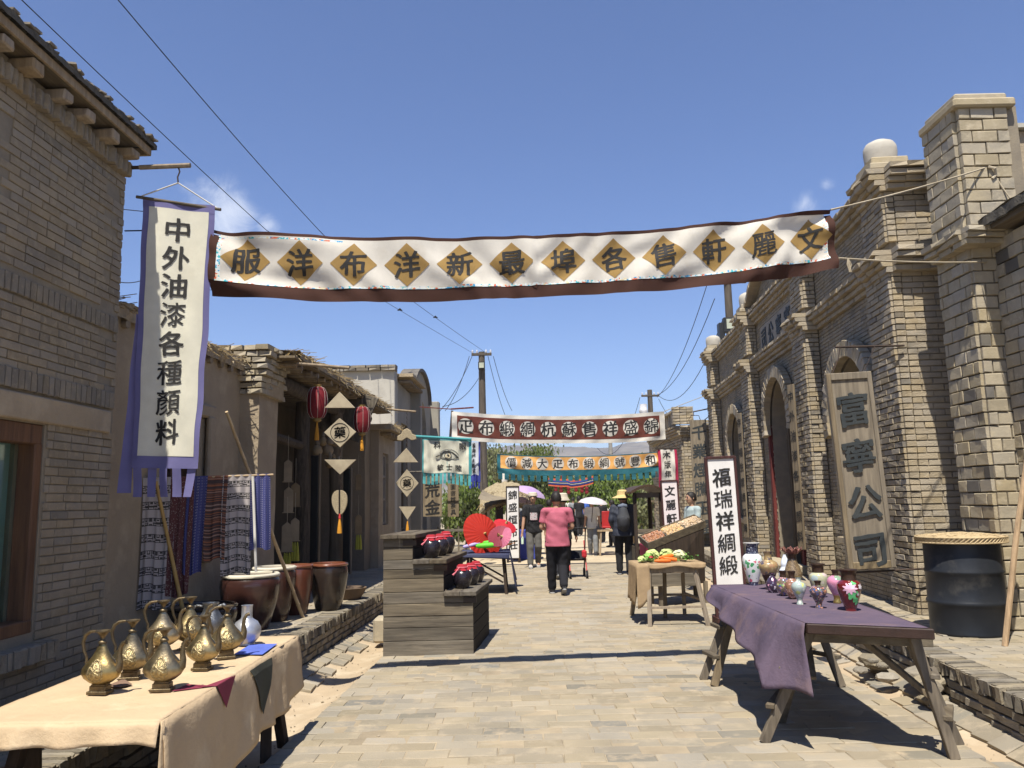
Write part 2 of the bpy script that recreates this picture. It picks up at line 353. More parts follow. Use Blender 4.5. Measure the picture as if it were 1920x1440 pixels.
# ------------------------------------------------------------------ bricks
_bt = [(0, -.5, -.5), (0, .5, -.5), (0, .5, .5), (0, -.5, .5)]
def _brick_shape(seed):
    rr = random.Random(seed); j = lambda a: rr.uniform(-a, a)
    vs_ = [(-.5, y+j(.010), z+j(.02)) for _, y, z in _bt]+[(.38+j(.04), y+j(.010), z+j(.025)) for _, y, z in _bt]
    vs_ += [(.5+j(.07), y*.965+j(.012), z*.90+j(.03)) for _, y, z in _bt]
    fs = []
    for k in range(4):
        a, b = k, (k+1) % 4; fs += [(a, b, b+4, a+4), (a+4, b+4, b+8, a+8)]
    fs += [(8, 9, 10, 11)]
    return vs_, fs
_SH = [_brick_shape(i) for i in range(9)]
_ME = {}
def brick_mesh(name, m, i):
    k = (name, m.name, i)
    if k not in _ME:
        me = bpy.data.meshes.new(name); me.from_pydata(_SH[i][0], [], _SH[i][1]); me.materials.append(m); _ME[k] = me
    return _ME[k]
class Pool:
    """bricks of one thing: the largest 290 in view become parts, the rest one joined part"""
    def __init__(s, parent, name='brick', rest='brickwork', limit=290): s.p = parent; s.n = name; s.rest = rest; s.r = []; s.lim = limit
    def put(s, M, m): s.r.append((M, m))
    def wall(s, M, c0, u, n, L_, H_, bl, bh, dep, m, z_skip=None, gap=.012, alt=None, altp=0, jit=.004, skip=None, rag=0):
        """running bond on the rectangle from c0 along u (length L_) and up (height H_), facing n; all in frame M"""
        c0, u, n = Vector(c0), Vector(u), Vector(n); rows = max(1, int(round(H_/bh))); bh = H_/rows
        rot = Matrix((n, u, Vector((0, 0, 1)))).transposed().to_4x4()
        for r in range(rows):
            x = -bl*(.5 if r % 2 else 0)-random.uniform(0, .02)
            while x < L_-.01:
                l = bl*random.choice((1, 1, 1, .97, 1.03, .5 if random.random() < .25 else 1)); a, b = max(x, 0), min(x+l, L_); x += l
                if b-a < .05: continue
                yc, zc = (a+b)/2, (r+.5)*bh
                w = b-a
                if skip:
                    v = skip(c0.y+u.y*yc if abs(u.y) > .5 else c0.x+u.x*yc, c0.z+zc, w)
                    if v is True: continue
                    if v: 
                        yc += v[0]; w = v[1]
                        if w < .05: continue
                p = c0+u*yc+Vector((0, 0, zc))+n*(random.uniform(-jit, jit))
                mm = m if not (alt and random.random() < altp) else alt
                s.put(M @ Matrix.Translation(p) @ rot @ Matrix.Rotation(random.uniform(-.012, .012), 4, 'X') @ Matrix.Diagonal((dep, w-gap, bh-gap, 1)), mm)
    def flush(s):
        sc_ = []
        for i, (M, m) in enumerate(s.r):
            c = M.translation; q = project(c); v = 0
            if q and -20 < q[0] < 1940 and -20 < q[1] < 1460: v = M.to_scale()[1]*M.to_scale()[2]/q[2]**2.0
            sc_.append((v, i))
        sc_.sort(reverse=True); top = set(i for v, i in sc_[:s.lim] if v > 0)
        rv, rf, rm, mats = [], [], [], []
        for i, (M, m) in enumerate(s.r):
            k = random.randrange(len(_SH))
            if i in top:
                o = bpy.data.objects.new(s.n, brick_mesh(s.n, m, k)); C.objects.link(o); o.matrix_basis = M; o.parent = s.p; o.matrix_parent_inverse = pworld(s.p).inverted()
            else:
                if m not in mats: mats.append(m)
                b = len(rv); rv += [(M @ Vector(v))[:] for v in _SH[k][0]]; rf += [tuple(a+b for a in f) for f in _SH[k][1]]; rm += [mats.index(m)]*len(_SH[k][1])
        if rv:
            me = bpy.data.meshes.new(s.rest); me.from_pydata(rv, [], rf)
            for m in mats: me.materials.append(m)
            me.polygons.foreach_set('material_index', rm)
            o = bpy.data.objects.new(s.rest, me); C.objects.link(o); attach(o, s.p); o['kind'] = 'stuff'
# ------------------------------------------------------------------ writing
_GL = {}
def glyph(ch, bold=.010, sub=.12, thick=0):
    k = (ch, bold, thick)
    if k not in _GL:
        cu = bpy.data.curves.new('t', 'FONT'); cu.body = ch; cu.size = 1; cu.offset = bold; cu.resolution_u = 3; cu.extrude = thick
        o = bpy.data.objects.new('t', cu); C.objects.link(o); me = bpy.data.meshes.new_from_object(o); bpy.data.objects.remove(o)
        bm = bmesh.new(); bm.from_mesh(me); bmesh.ops.triangulate(bm, faces=bm.faces)
        if sub:
            for _ in range(2):
                es = [e for e in bm.edges if e.calc_length() > sub]
                if es: bmesh.ops.subdivide_edges(bm, edges=es, cuts=1)
            bmesh.ops.triangulate(bm, faces=bm.faces)
        sd = sum(map(ord, ch)) % 97
        for v in bm.verts:   # the unevenness of a brush stroke
            n = mnoise.noise_vector(Vector((v.co.x*5+sd, v.co.y*5, sd*.3))); v.co.x += n.x*.028-.5; v.co.y += n.y*.03+.10*(v.co.x)-.38
        bm.verts.ensure_lookup_table()
        _GL[k] = ([v.co.copy() for v in bm.verts], [tuple(v.index for v in f.verts) for f in bm.faces]); bm.free()
    return _GL[k]
def write(mb, ch, size, fn, mi=0, bold=0, sub=.12, thick=0, wx=1, w=1.0):
    """one character; fn(x, z, h) -> point, x and z metres from the character's centre"""
    vs_, fs = glyph(ch, 0, sub, thick)
    dense = ch in '藥緞綢蘇盛錦豐號價減麗種顏瑞騰寫圖館書醫漆'
    k_ = (.45 if dense else 1.0)*w
    for i, (dx, dy) in enumerate(((0, 0), (-.024, .004), (.024, -.004), (-.012, .013), (.012, -.013), (-.014, -.010), (.014, .010))):
        e = i*.00025
        mb.add([fn((v.x+dx*k_)*size*wx, (v.y+dy*k_)*size, v.z*size+e) for v in vs_], fs, mi)
random.seed(7)
# ================================================================== ground, road, gutters
xl = lambda y: -1.88+.052*y      # left edge of the paving
xr = lambda y: 2.62+.043*y       # right edge
kl = lambda y: -2.68+.05*y       # left kerb face
kr = lambda y: 2.86+.088*y       # right kerb face
PZ_L, PZ_R = .28, .25
def gz(x, y):
    if x < xl(y):
        t = min(1, max(0, (xl(y)-x)/(xl(y)-kl(y)))); return -.13*math.sin(math.pi*t**.8)-.05*t
    if x > xr(y):
        t = min(1, max(0, (x-xr(y))/(kr(y)-xr(y)))); return -.11*math.sin(math.pi*t**.9)-.04*t
    t = (x-xl(y))/(xr(y)-xl(y)); return .02*math.sin(math.pi*t)+.004*math.sin(y*1.7+x)
def sheet(fn, nu, nv, name, m, kind='structure', parent=None, smooth=True):
    mb = MB(); mb.grid(fn, nu, nv); o = mb.build(name, m, parent, smooth)
    if kind: o['kind'] = kind
    return o
# wide ground with the opening of the street left out, sinking under it
def gfn(u, v):
    x = -1400+2800*u; y = -1200+2900*v; return Vector((x, y, -.4))
sheet(gfn, 28, 29, 'ground', M_GROUND, smooth=False)
sheet(lambda u, v: Vector((lerp(-40, 40, u), lerp(24.8, 160, v), -.012+.03*mnoise.noise(Vector((u*40, v*60, 0))))), 50, 90, 'ground', M_GROUND)
road = sheet(lambda u, v: (lambda y: (lambda x: Vector((x, y, gz(x, y)-.004)))(lerp(xl(y)-.02, xr(y)+.02, u)))(lerp(-3, 26, v)), 20, 110, 'road', M_JOINT)
far = sheet(lambda u, v: (lambda y: Vector((lerp(xl(min(y, 30))-.6, xr(min(y, 30))+.8, u), y, .018+.012*mnoise.noise(Vector((u*9, y*.7, 0))))))(lerp(20.3, 120, v)), 16, 90, 'road', M_FARROAD)
gut_l = sheet(lambda u, v: (lambda y: (lambda x: Vector((x, y, gz(x, y)-.012+.012*mnoise.noise(Vector((x*6, y*3, 0))))))(lerp(kl(y)-.05, xl(y)-.02, u)))(lerp(-3, 24.8, v)), 10, 140, 'gutter', M_SAND)
gut_r = sheet(lambda u, v: (lambda y: (lambda x: Vector((x, y, gz(x, y)-.012+.012*mnoise.noise(Vector((x*6, y*3, 4))))))(lerp(xr(y)+.02, kr(y)+.05, u)))(lerp(-3, 24.8, v)), 10, 140, 'gutter', M_SAND)
# pavers: rows across the street, running bond, joints left open
pool = Pool(road, 'paver', 'paving', 295)
y = 1.2; row = 0
while y < 20.6:
    rh = .158*random.uniform(.93, 1.07); x = xl(y)+(-.16 if row % 2 else 0)+random.uniform(-.03, .03); ysh = 0
    while x < xr(y)-.03:
        w = random.choice((.28, .30, .31, .32, .26)); a, b = max(x, xl(y)), min(x+w, xr(y)); x += w
        if b-a < .07: continue
        yy = y+.5*rh+.012*math.sin(x*2.1+row*.3); c = (a+b)/2
        m = M_PAVER_D if random.random() < (.10 if y < 9 else .04) else M_PAVER
        z = gz(c, yy)+random.uniform(-.0035, .004)
        if random.random() < .03: z -= .010
        M = Matrix.Translation((c, yy, z-.0195)) @ Matrix.Rotation(random.uniform(-.018, .018), 4, 'Z') @ Matrix.Rotation(-math.pi/2, 4, 'Y') @ Matrix.Rotation(math.pi/2, 4, 'X')
        M = Matrix.Translation((c, yy, z-.0195)) @ Matrix.Rotation(random.uniform(-.018, .018), 4, 'Z') @ Matrix(((0, 1, 0, 0), (0, 0, 1, 0), (1, 0, 0, 0), (0, 0, 0, 1))) @ Matrix.Rotation(random.uniform(-.01, .01), 4, 'Y')
        pool.put(M @ Matrix.Diagonal((.038, b-a-.005, rh-.004, 1)), m)
    y += rh; row += 1
pool.flush()
# brick slopes between the sandy channels and the kerbs
def slope(par, side):
    pool = Pool(par, 'paver', 'sloped_paving', 120)
    y = 2.0
    while y < 22:
        for k in range(2):
            e = (kl(y) if side < 0 else kr(y)); w = .16 if side < 0 else .15
            c = e-side*(w*(k+.5)+.01)*1.0; c = e+(w*(k+.5)+.01)*(1 if side < 0 else -1)
            if k == 1 and random.random() < .35: continue
            z0, z1 = gz(c-.05, y), gz(c+.05, y); an = math.atan2(z1-z0, .1)
            yy = y+(.12 if k % 2 else 0)+random.uniform(-.01, .01)
            M = Matrix.Translation((c, yy, gz(c, yy)-.006+random.uniform(-.004, .005))) @ Matrix.Rotation(random.uniform(-.05, .05), 4, 'Z') @ Matrix.Rotation(-an, 4, 'Y') @ Matrix(((0, 1, 0, 0), (0, 0, 1, 0), (1, 0, 0, 0), (0, 0, 0, 1)))
            pool.put(M @ Matrix.Diagonal((.04, w-.008, .235, 1)), M_PAVER_D if random.random() < .4 else M_PAVER)
        y += .245
    pool.flush()
slope(gut_l, -1); slope(gut_r, 1)
# raised walkways with brick-on-edge kerbs
def walkway(side, kf, z, xo, y0, y1):
    W_ = lambda y: kf(y)
    core = MB(); n = 60
    def cf(u, v):
        y = lerp(y0, y1, v)
        return Vector((lerp(W_(y)+side*-.02, xo(y), u), y, z-.016))
    core.grid(cf, 2, n)
    def ff(u, v):
        y = lerp(y0, y1, v); return Vector((W_(y)+(-.03 if side < 0 else .03), y, lerp(-.25, z-.016, u)))
    core.grid(ff, 2, n)
    yb = y0; core.grid(lambda u, v: Vector((lerp(W_(y1)+side*-.02, xo(y1), u), y1, lerp(-.25, z-.016, v))), 2, 2)
    o = core.build('pavement', M_MORTAR); o['kind'] = 'structure'
    pool = Pool(o, 'brick', 'kerb_bricks', 295)
    y = max(y0, 2.5)
    while y < y1:
        t = random.uniform(.055, .07)
        # brick on edge along the top
        e = random.uniform(-.012, .022); h = random.uniform(.10, .125)
        M = Matrix.Translation((W_(y)+(-.105+e if side < 0 else .105-e), y, z-h/2+random.uniform(-.004, .006))) @ Matrix.Rotation(random.uniform(-.04, .04), 4, 'Z') @ (Matrix.Rotation(math.pi, 4, 'Z') if side > 0 else Matrix())
        pool.put(M @ Matrix.Diagonal((.235, t-.012, h, 1)), M_KERB)
        y += t
    for r in range(4):
        y = max(y0, 2.5)+(0 if r % 2 else .12)
        while y < y1:
            w = random.choice((.24, .25, .26)); e = random.uniform(-.006, .008)
            M = Matrix.Translation((W_(y)+(-.05+e if side < 0 else .05-e), y, z-.155-r*.07)) @ (Matrix.Rotation(math.pi, 4, 'Z') if side > 0 else Matrix())
            pool.put(M @ Matrix.Diagonal((.1, w-.014, .057, 1)), M_KERB); y += w
    pool.flush()
    # paving of the walkway
    pool = Pool(o, 'paver', 'walkway_paving', 240)
    y = max(y0, 2.5); r = 0
    while y < y1:
        rh = .13; a0, b0 = (xo(y), W_(y)-.225) if side < 0 else (W_(y)+.225, xo(y)); x = a0-(.13 if r % 2 else 0)
        while x < b0-.03:
            w = .27; a, b = max(x, a0), min(x+w, b0); x += w
            if b-a < .05: continue
            M = Matrix.Translation(((a+b)/2, y, z-.0165+random.uniform(-.003, .003))) @ Matrix(((0, 1, 0, 0), (0, 0, 1, 0), (1, 0, 0, 0), (0, 0, 0, 1)))
            pool.put(M @ Matrix.Diagonal((.035, b-a-.008, rh-.007, 1)), M_PAVER)
        y += rh; r += 1
    pool.flush(); return o
walk_l = walkway(-1, kl, PZ_L, lambda y: -3.5+.031*y-1.6 if y > 7 else -3.5+.031*y-.02, -3, 24.6)
walk_r = walkway(1, kr, PZ_R, lambda y: 3.93+.0767*y+.6, 0, 22.6)
# broken rubble at the kerb foot behind the purple table
rb = MB(); rnd = random.Random(3)
t = thing('rubble_pile', (3.32, 7.3, -.05), 'broken grey kerb stones crumbled into the gutter behind the purple cloth table', 'rubble')
for i in range(16):
    c = Vector((kr(7.2)-.12+rnd.uniform(-.18, .1), 6.9+rnd.uniform(-.3, 1.1), rnd.uniform(-.06, .10)))
    bm = bmesh.new(); bmesh.ops.create_icosphere(bm, subdivisions=2, radius=rnd.uniform(.04, .10))
    sx_, sy_ = rnd.uniform(.9, 1.6), rnd.uniform(.9, 1.5)
    for v in bm.verts: q_ = v.co*(1+.35*mnoise.noise(v.co*14+c*5)); v.co = Vector((q_.x*sx_, q_.y*sy_, q_.z*.6))+c
    q = MB(); bm.verts.ensure_lookup_table(); q.add([v.co for v in bm.verts], [tuple(v.index for v in f.verts) for f in bm.faces]); bm.free()
    q.build('stone', M_KERB, t)

# ================================================================== left: near brick house
def sk(fn): return fn
h = thing('brick_house', (LF @ Vector((0, 6.5, 0))), 'tall grey brick house with brown framed shop window and overhanging timber eaves', 'house')
win = [(2.6, .78), (5.66, .78), (5.66, 2.2), (2.6, 2.2)]; upw = [(3.2, 3.62), (4.86, 3.62), (4.86, 4.2), (3.2, 4.2)]
extr('wall', [(1.5, PZ_L-.3), (6.55, PZ_L-.3), (6.55, 4.62), (1.5, 4.62)], [win, upw], -.24, LF, M_MORTAR, h)
mb = MB(LF); mb.box((-2.3, 6.49, 2.4), (3.9, .12, 4.4)); mb.box((-4.0, 4.0, 4.55), (7.6, 5, .1)); mb.build('rear_wall', M_MUD, h)
def lskip(y, z, w):
    if y-w/2 < 5.68 and .60 < z < 2.36: return True if y+w/2 < 5.72 else ((y+w/2+5.68)/2-y, y+w/2-5.68)
    if y-w/2 < 4.9 and 3.58 < z < 4.24: return True
    if 2.20 < z < 2.44 or 3.05 < z < 3.2: return True
    if 6.33 < y < 6.385 and z > 2.5: return True
    if z > 4.4: return True
    return False
pool = Pool(h, 'brick', 'brickwork', 290)
pool.wall(LF, (.0, 3.6, .28), (0, 1, 0), (1, 0, 0), 2.95, 4.2, .215, .0625, .026, M_BRICK_L, gap=.008, alt=M_BRICK_D, altp=.04, jit=.003, skip=lskip)
for y_ in [3.6+.068*i for i in range(43)]:      # upright courses
    for z_, hh, mm, pr in ((2.50, .135, M_BRICK_D, .003), (3.13, .125, M_BRICK_D, .003)):
        if 6.33 < y_ < 6.385: continue
        pool.put(LF @ Matrix.Translation((pr, y_+.03, z_-.02)) @ Matrix.Diagonal((.05, .056, hh, 1)), mm)
    pool.put(LF @ Matrix.Translation((.03+random.uniform(-.01, .02), y_+.03, 4.47)) @ Matrix.Rotation(.35, 4, 'Z') @ Matrix.Diagonal((.09, .055, .12, 1)), M_BRICK_L)
for y_ in [3.6+.07*i for i in range(32)]:
    pool.put(LF @ Matrix.Translation((.05, y_, .65)) @ Matrix.Diagonal((.14, .058, .12, 1)), M_BRICK_L)
for i in range(12): pool.put(LF @ Matrix.Translation((-.11, 5.685, .84+i*.115)) @ Matrix.Rotation(math.pi/2, 4, 'Z') @ Matrix.Diagonal((.03, .2, .1, 1)), M_BRICK_L)
# brick gable end facing up the street
pool.wall(LF, (-1.6, 6.555, .28), (1, 0, 0), (0, 1, 0), 1.6, 4.1, .25, .0745, .03, M_BRICK_L)
pool.flush()
mb = MB(LF); mb.box((.012, 4.6, 2.30), (.05, 3.75, .18)); mb.build('lintel', M_GREYPL if False else M_MUD, h, bevel=.01)
fr = MB(LF); fr.box((-.07, 4.15, 2.13), (.13, 3.0, .14)); fr.box((-.07, 5.62, 1.46), (.13, .08, 1.22)); fr.box((-.07, 4.15, .82), (.15, 3.0, .09)); 
fr = fr.build('window', W_BROWN, h, bevel=.008)
g = MB(LF); g.box((-.12, 4.1, 1.46), (.006, 2.85, 1.25)); 
mg = bpy.data.materials.new('shop_glass'); mg.use_nodes = True; nt = mg.node_tree; nt.nodes.clear()
o_ = nt.nodes.new('ShaderNodeOutputMaterial'); a_ = nt.nodes.new('ShaderNodeBsdfGlossy'); a_.inputs['Roughness'].default_value = .03; b_ = nt.nodes.new('ShaderNodeBsdfTransparent'); b_.inputs[0].default_value = (.72, .82, .80, 1)
x_ = nt.nodes.new('ShaderNodeMixShader'); x_.inputs[0].default_value = .10; nt.links.new(b_.outputs[0], x_.inputs[1]); nt.links.new(a_.outputs[0], x_.inputs[2]); nt.links.new(x_.outputs[0], o_.inputs[0])
g.build('pane', mg, fr)
MT = mat('teal_paint', (.50, .60, .57), (.42, .50, .48)); 
mb = MB(LF); mb.box((-1.5, 4, 1.6), (.04, 5, 2.6)); mb.box((-.75, 5.72, 1.6), (1.3, .04, 2.6)); mb.box((-.8, 4, .5), (1.4, 5, .04)); mb.box((-.8, 4, 2.6), (1.4, 5, .04)); mb.build('room_lining', MT, h)
mb = MB(LF); mb.box((-.09, 4.0, 3.91), (.05, 1.7, .56)); mb.build('shutter', W_BROWN, h)
# rafters, fascia, roof
ef = lambda y: Vector((.2, y, 4.7))
for i in range(9):
    y_ = 6.42-.33*i-random.uniform(0, .04)
    b = MB(LF); b.box((-.05, y_, 4.575+random.uniform(-.01, .01)), (.44, .11, .085), jit=.012); b.build('rafter', W_TAN, h, bevel=.012)
for i in range(10):
    y_ = 6.42-.33*i
    b = MB(LF); b.box((-.04, y_-.165, 4.645), (.44, .32, .02), jit=.003); b.build('soffit_board', W_GREY_Y, h)
b = MB(LF); b.box((.19, 4.9, 4.665), (.025, 3.35, .07)); b.box((-.15, 6.585, 4.665), (.7, .025, .07)); b.build('fascia', W_TAN, h, bevel=.004)
rf = MB(LF)
def roof_fn(u, v):
    y = lerp(1.6, 6.62, v); x = lerp(.235, -3, u); return Vector((x, y, 4.74+(.235-x)*.16+.03*mnoise.noise(Vector((x*9, y*9, 0)))+.018*mnoise.noise(Vector((x*30, y*30, 0)))))
rf.grid(roof_fn, 24, 150); rf.grid(lambda u, v: Vector((.235+.012*mnoise.noise(Vector((v*90, u, 0))), lerp(1.6, 6.62, v), lerp(4.695, 4.742+.03*mnoise.noise(Vector((.235*9, lerp(1.6, 6.62, v)*9, 0))), u))), 1, 150)
rf.grid(lambda u, v: Vector((lerp(.235, -3, v), 6.62, lerp(4.695, roof_fn(v, 1).z, u))), 1, 24)
rf.build('roof', mat('mossy_roof', (.13, .115, .09), (.06, .055, .045), scale=14, bump=1, bscale=40, bdist=.02), h)
# worn tiles along the verge
pool = Pool(h, 'tile', 'roof_tiles', 60)
for i in range(46): pool.put(LF @ Matrix.Translation((.17+random.uniform(-.03, .035), 6.55-i*.08, 4.757+random.uniform(-.006, .012))) @ Matrix.Rotation(random.uniform(-.3, .3), 4, 'Z') @ Matrix.Rotation(random.uniform(-.15, .15), 4, 'X') @ Matrix.Diagonal((.12, .07, .016, 1)), M_BRICK_D)
pool.flush()
# things inside the shop window
cab = thing('display_shelf', LF @ Vector((-.45, 4.9, .55)), 'two shelves of framed pictures behind the brown framed shop window', 'shelf')
for z_ in (.98, 1.5):
    b = MB(LF); b.box((-.5, 4.7, z_), (.45, 1.8, .03)); b.build('shelf', M_GREYPL, cab)
MP = mat('framed_print', (.5, .48, .4), (.35, .36, .33), bump=0)
for i, (y_, z_, w_, h_) in enumerate(((5.45, 1.17, .22, .3), (5.2, 1.15, .2, .28), (5.4, .72, .3, .36), (5.3, 1.67, .2, .25), (4.9, 1.2, .3, .3))):
    b = MB(LF @ TR(-.42, y_, z_, rx=.0, rz=-.5)); b.box((0, 0, 0), (.02, w_, h_), Matrix.Rotation(-.2, 3, 'Y')); b.build('picture_frame', W_BROWN, cab)
    b = MB(LF @ TR(-.42, y_, z_, rz=-.5)); b.box((.014, 0, 0), (.006, w_-.05, h_-.05), Matrix.Rotation(-.2, 3, 'Y')); b.build('print', MP, cab)

# ================================================================== left: mud-brick wing with thatch edge
def mudbox(mb, x0, x1, y0, y1, z0, z1, amp=.02, n=.25):
    """a rough earthen block, all faces gridded and roughened"""
    def r(p): 
        q = mnoise.noise_vector(p*1.7)*amp+mnoise.noise_vector(p*6)*amp*.45; return p+q
    def face(a, b, c):
        a, b, c = Vector(a), Vector(b), Vector(c); nu, nv = max(1, int((b-a).length/n)), max(1, int((c-a).length/n))
        mb.grid(lambda u, v: r(a+(b-a)*u+(c-a)*v), nu, nv)
    face((x1, y0, z0), (x1, y1, z0), (x1, y0, z1)); face((x0, y0, z0), (x1, y0, z0), (x0, y0, z1)); face((x0, y1, z0), (x1, y1, z0), (x0, y1, z1))
    face((x0, y0, z1), (x1, y0, z1), (x0, y1, z1)); face((x0, y0, z0), (x0, y1, z0), (x0, y0, z1))
def straw_edge(parent, M, x, y0, y1, z, dens=60, name='thatch', drop=.10, along='y'):
    mb = MB(M); rr = random.Random(int(y0*10))
    for i in range(int((y1-y0)*dens)):
        y = rr.uniform(y0, y1); L_ = rr.uniform(.06, .2)
        a = Vector((x-rr.uniform(.0, .2), y, z+rr.uniform(-.02, .05))) if along == 'y' else Vector((y, x+rr.uniform(0, .2), z+rr.uniform(-.02, .05)))
        d = Vector((rr.uniform(.1, 1), rr.uniform(-.5, .5), rr.uniform(-.6, .15))) if along == 'y' else Vector((rr.uniform(-.5, .5), -rr.uniform(.1, 1), rr.uniform(-.6, .15)))
        mb.bar(a, a+d.normalized()*L_, .008, .005)
    o = mb.build(name, M_STRAW, parent); o['kind'] = 'stuff'; return o
LF0 = LF; LF = LF @ Matrix.Translation((-.2, 0, 0))
m2 = thing('mud_house', LF @ Vector((0, 8.2, 0)), 'low shaded earthen house between the brick house and the porch shop, timber window', 'house')
wn2 = [(7.9, 1.1), (8.75, 1.1), (8.75, 2.55), (7.9, 2.55)]
extr('wall', [(6.56, 0), (9.95, 0), (9.95, 3.32), (6.56, 3.32)], [wn2], -.3, LF, M_MUD, m2, x0=-.02)
mb = MB(LF); mb.box((-1.95, 8.2, 3.25), (3.6, 3.3, .16)); mb.box((-1.9, 6.7, 1.7), (3.2, .2, 3)); mb.build('roof_slab', M_MUDDRY, m2)
rf = MB(LF); rf.grid(lambda u, v: (lambda x, y: Vector((x, y, 3.42+(.04-x)*.05+.05*mnoise.noise(Vector((x*3, y*3, 1)))+.025*mnoise.noise(Vector((x*11, y*11, 1))))))(lerp(.04, -3.6, u), lerp(6.56, 9.98, v)), 30, 50)
rf.grid(lambda u, v: Vector((.04+.03*mnoise.noise(Vector((v*30, u*3, 0))), lerp(6.56, 9.98, v), lerp(3.28, 3.42, u)+.05*mnoise.noise(Vector((.36, lerp(6.56, 9.98, v)*3, 1)))*u)), 2, 70)
rf.build('roof', M_MUDDRY, m2)
straw_edge(m2, LF, .07, 6.6, 9.95, 3.40, 70)
for i in range(11):
    b = MB(LF); y_ = 6.75+i*.31; b.tube([(-.3, y_, 3.255), (.03, y_+random.uniform(-.02, .02), 3.25)], .04, 8); b.build('rafter', M_LOG, m2, smooth=True)
fr = MB(LF)
for c, d in (((-.12, 8.325, 2.52), (.14, .95, .10)), ((-.12, 7.93, 1.82), (.14, .08, 1.4)), ((-.12, 8.72, 1.82), (.14, .08, 1.4)), ((-.12, 8.325, 1.12), (.14, .9, .07)), ((-.13, 8.325, 1.82), (.05, .05, 1.4)), ((-.13, 8.325, 2.1), (.05, .8, .04))): fr.box(c, d)
fr = fr.build('window', W_BROWN, m2, bevel=.006)
b = MB(LF); b.box((-.2, 8.325, 1.82), (.01, .8, 1.4)); b.build('pane', M_GLASS, fr)
b = MB(LF); b.box((.0, 8.35, 2.66), (.08, 1.5, .14), jit=.01); b.box((.03, 7.72, 1.8), (.06, .16, 1.6), jit=.01); b.box((.03, 8.95, 1.8), (.07, .18, 1.6), jit=.01); b.build('window_surround', M_MUD, m2, bevel=.02)
LF = LF0
# higher tiled ridge behind the low roof
rd = thing('tiled_ridge', LF @ Vector((-1.3, 8.5, 3.3)), 'dark tiled parapet rising behind the low mud house roof', 'roof ridge')
b = MB(LF)
b.add([(-1.30, 6.6, 3.3), (-1.30, 9.9, 3.3), (-1.30, 9.9, 3.62), (-1.30, 6.6, 4.12), (-1.6, 6.6, 3.3), (-1.6, 9.9, 3.3), (-1.6, 9.9, 3.62), (-1.6, 6.6, 4.12)], [(0, 1, 2, 3), (4, 7, 6, 5), (0, 3, 7, 4), (1, 5, 6, 2), (3, 2, 6, 7)])
b.build('parapet', M_BRICK_D, rd)
pool = Pool(rd, 'tile', 'ridge_tiles', 80)
for i in range(30):
    t_ = i/30; pool.put(LF @ Matrix.Translation((-1.38, 6.65+t_*3.2, lerp(4.15, 3.66, t_))) @ Matrix.Rotation(random.uniform(-.1, .1), 4, 'X') @ Matrix.Diagonal((.36, .10, .04, 1)), M_BRICK_D)
    for r in range(3): pool.put(LF @ Matrix.Translation((-1.29, 6.65+t_*3.2+(.05 if r % 2 else 0), lerp(4.08, 3.6, t_)-r*.06)) @ Matrix.Diagonal((.05, .1, .05, 1)), M_BRICK_L)
pool.flush()

# ================================================================== left: the porch shop (medicine shop)
ps = thing('porch_shop', LF @ Vector((0, 13.4, 0)), 'earthen medicine shop with deep dark timber porch under a brushwood eave', 'shop')
mb = MB(LF); mudbox(mb, -.75, .02, 9.95, 10.65, 0, 3.05, .018, .16); mb.build('pier', M_MUD, ps, smooth=True, ang=50)
pool = Pool(ps, 'brick', 'mud_brickwork', 290)
rr = random.Random(5)
for r in range(8):     # corbelled rough brick head of the pier
    z_ = 3.03+r*.078; ov = .01+.017*r
    x = -.78
    while x < .02+ov:
        w = rr.uniform(.11, .20); pool.put(LF @ Matrix.Translation((min(x+w/2, .0+ov), 9.95-ov*.6+.08+rr.uniform(-.015, .015), z_)) @ Matrix.Rotation(-math.pi/2+rr.uniform(-.06, .06), 4, 'Z') @ Matrix.Diagonal((.24, w-.015, .064, 1)), M_MUDBRICK if 'M_MUDBRICK' in globals() else M_BLOCK); x += w
    y = 10.0
    while y < 10.66:
        w = rr.uniform(.16, .24); pool.put(LF @ Matrix.Translation((-.07+ov, y+w/2, z_)) @ Matrix.Rotation(rr.uniform(-.06, .06), 4, 'Z') @ Matrix.Diagonal((.24, w-.015, .064, 1)), M_BLOCK); y += w
pool.flush()
mb = MB(LF); mudbox(mb, -.8, .08, 10.02, 10.7, 3.0, 3.60, .02, .16); mudbox(mb, -3.2, -.7, 9.96, 10.5, 3.2, 3.58, .05, .2); mb.build('mud_cap', M_MUDDRY, ps, smooth=True, ang=60)
b = MB(LF); b.box((-1.35, 13.4, 1.8), (.12, 6.2, 3.5)); b.box((-2.4, 13.4, 3.52), (4.2, 6.4, .1)); b.build('back_wall', mat('shade_darkened_mud', (.085, .066, .046), (.05, .04, .028), scale=2, bump=.6, bscale=25), ps)  # porch interior mud darkened; its deep shade is put into the colour
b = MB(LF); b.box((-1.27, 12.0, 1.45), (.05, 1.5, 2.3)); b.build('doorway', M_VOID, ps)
for y_ in (11.2, 12.8):
    b = MB(LF); b.box((-1.22, y_, 1.5), (.1, .14, 2.5)); b.build('door_post', W_DARK, ps, bevel=.01)
b = MB(LF); b.box((-1.22, 12.0, 2.7), (.1, 1.8, .16)); b.build('door_lintel', W_DARK, ps, bevel=.01)
mb = MB(LF); mudbox(mb, -1.6, -.05, 16.45, 17.0, 0, 3.5, .02, .3); mb.build('end_wall', mat('shaded_mud', (.26, .205, .14), (.20, .16, .11), scale=2, bump=.8, bscale=22, bdist=.01), ps, smooth=True, ang=50)
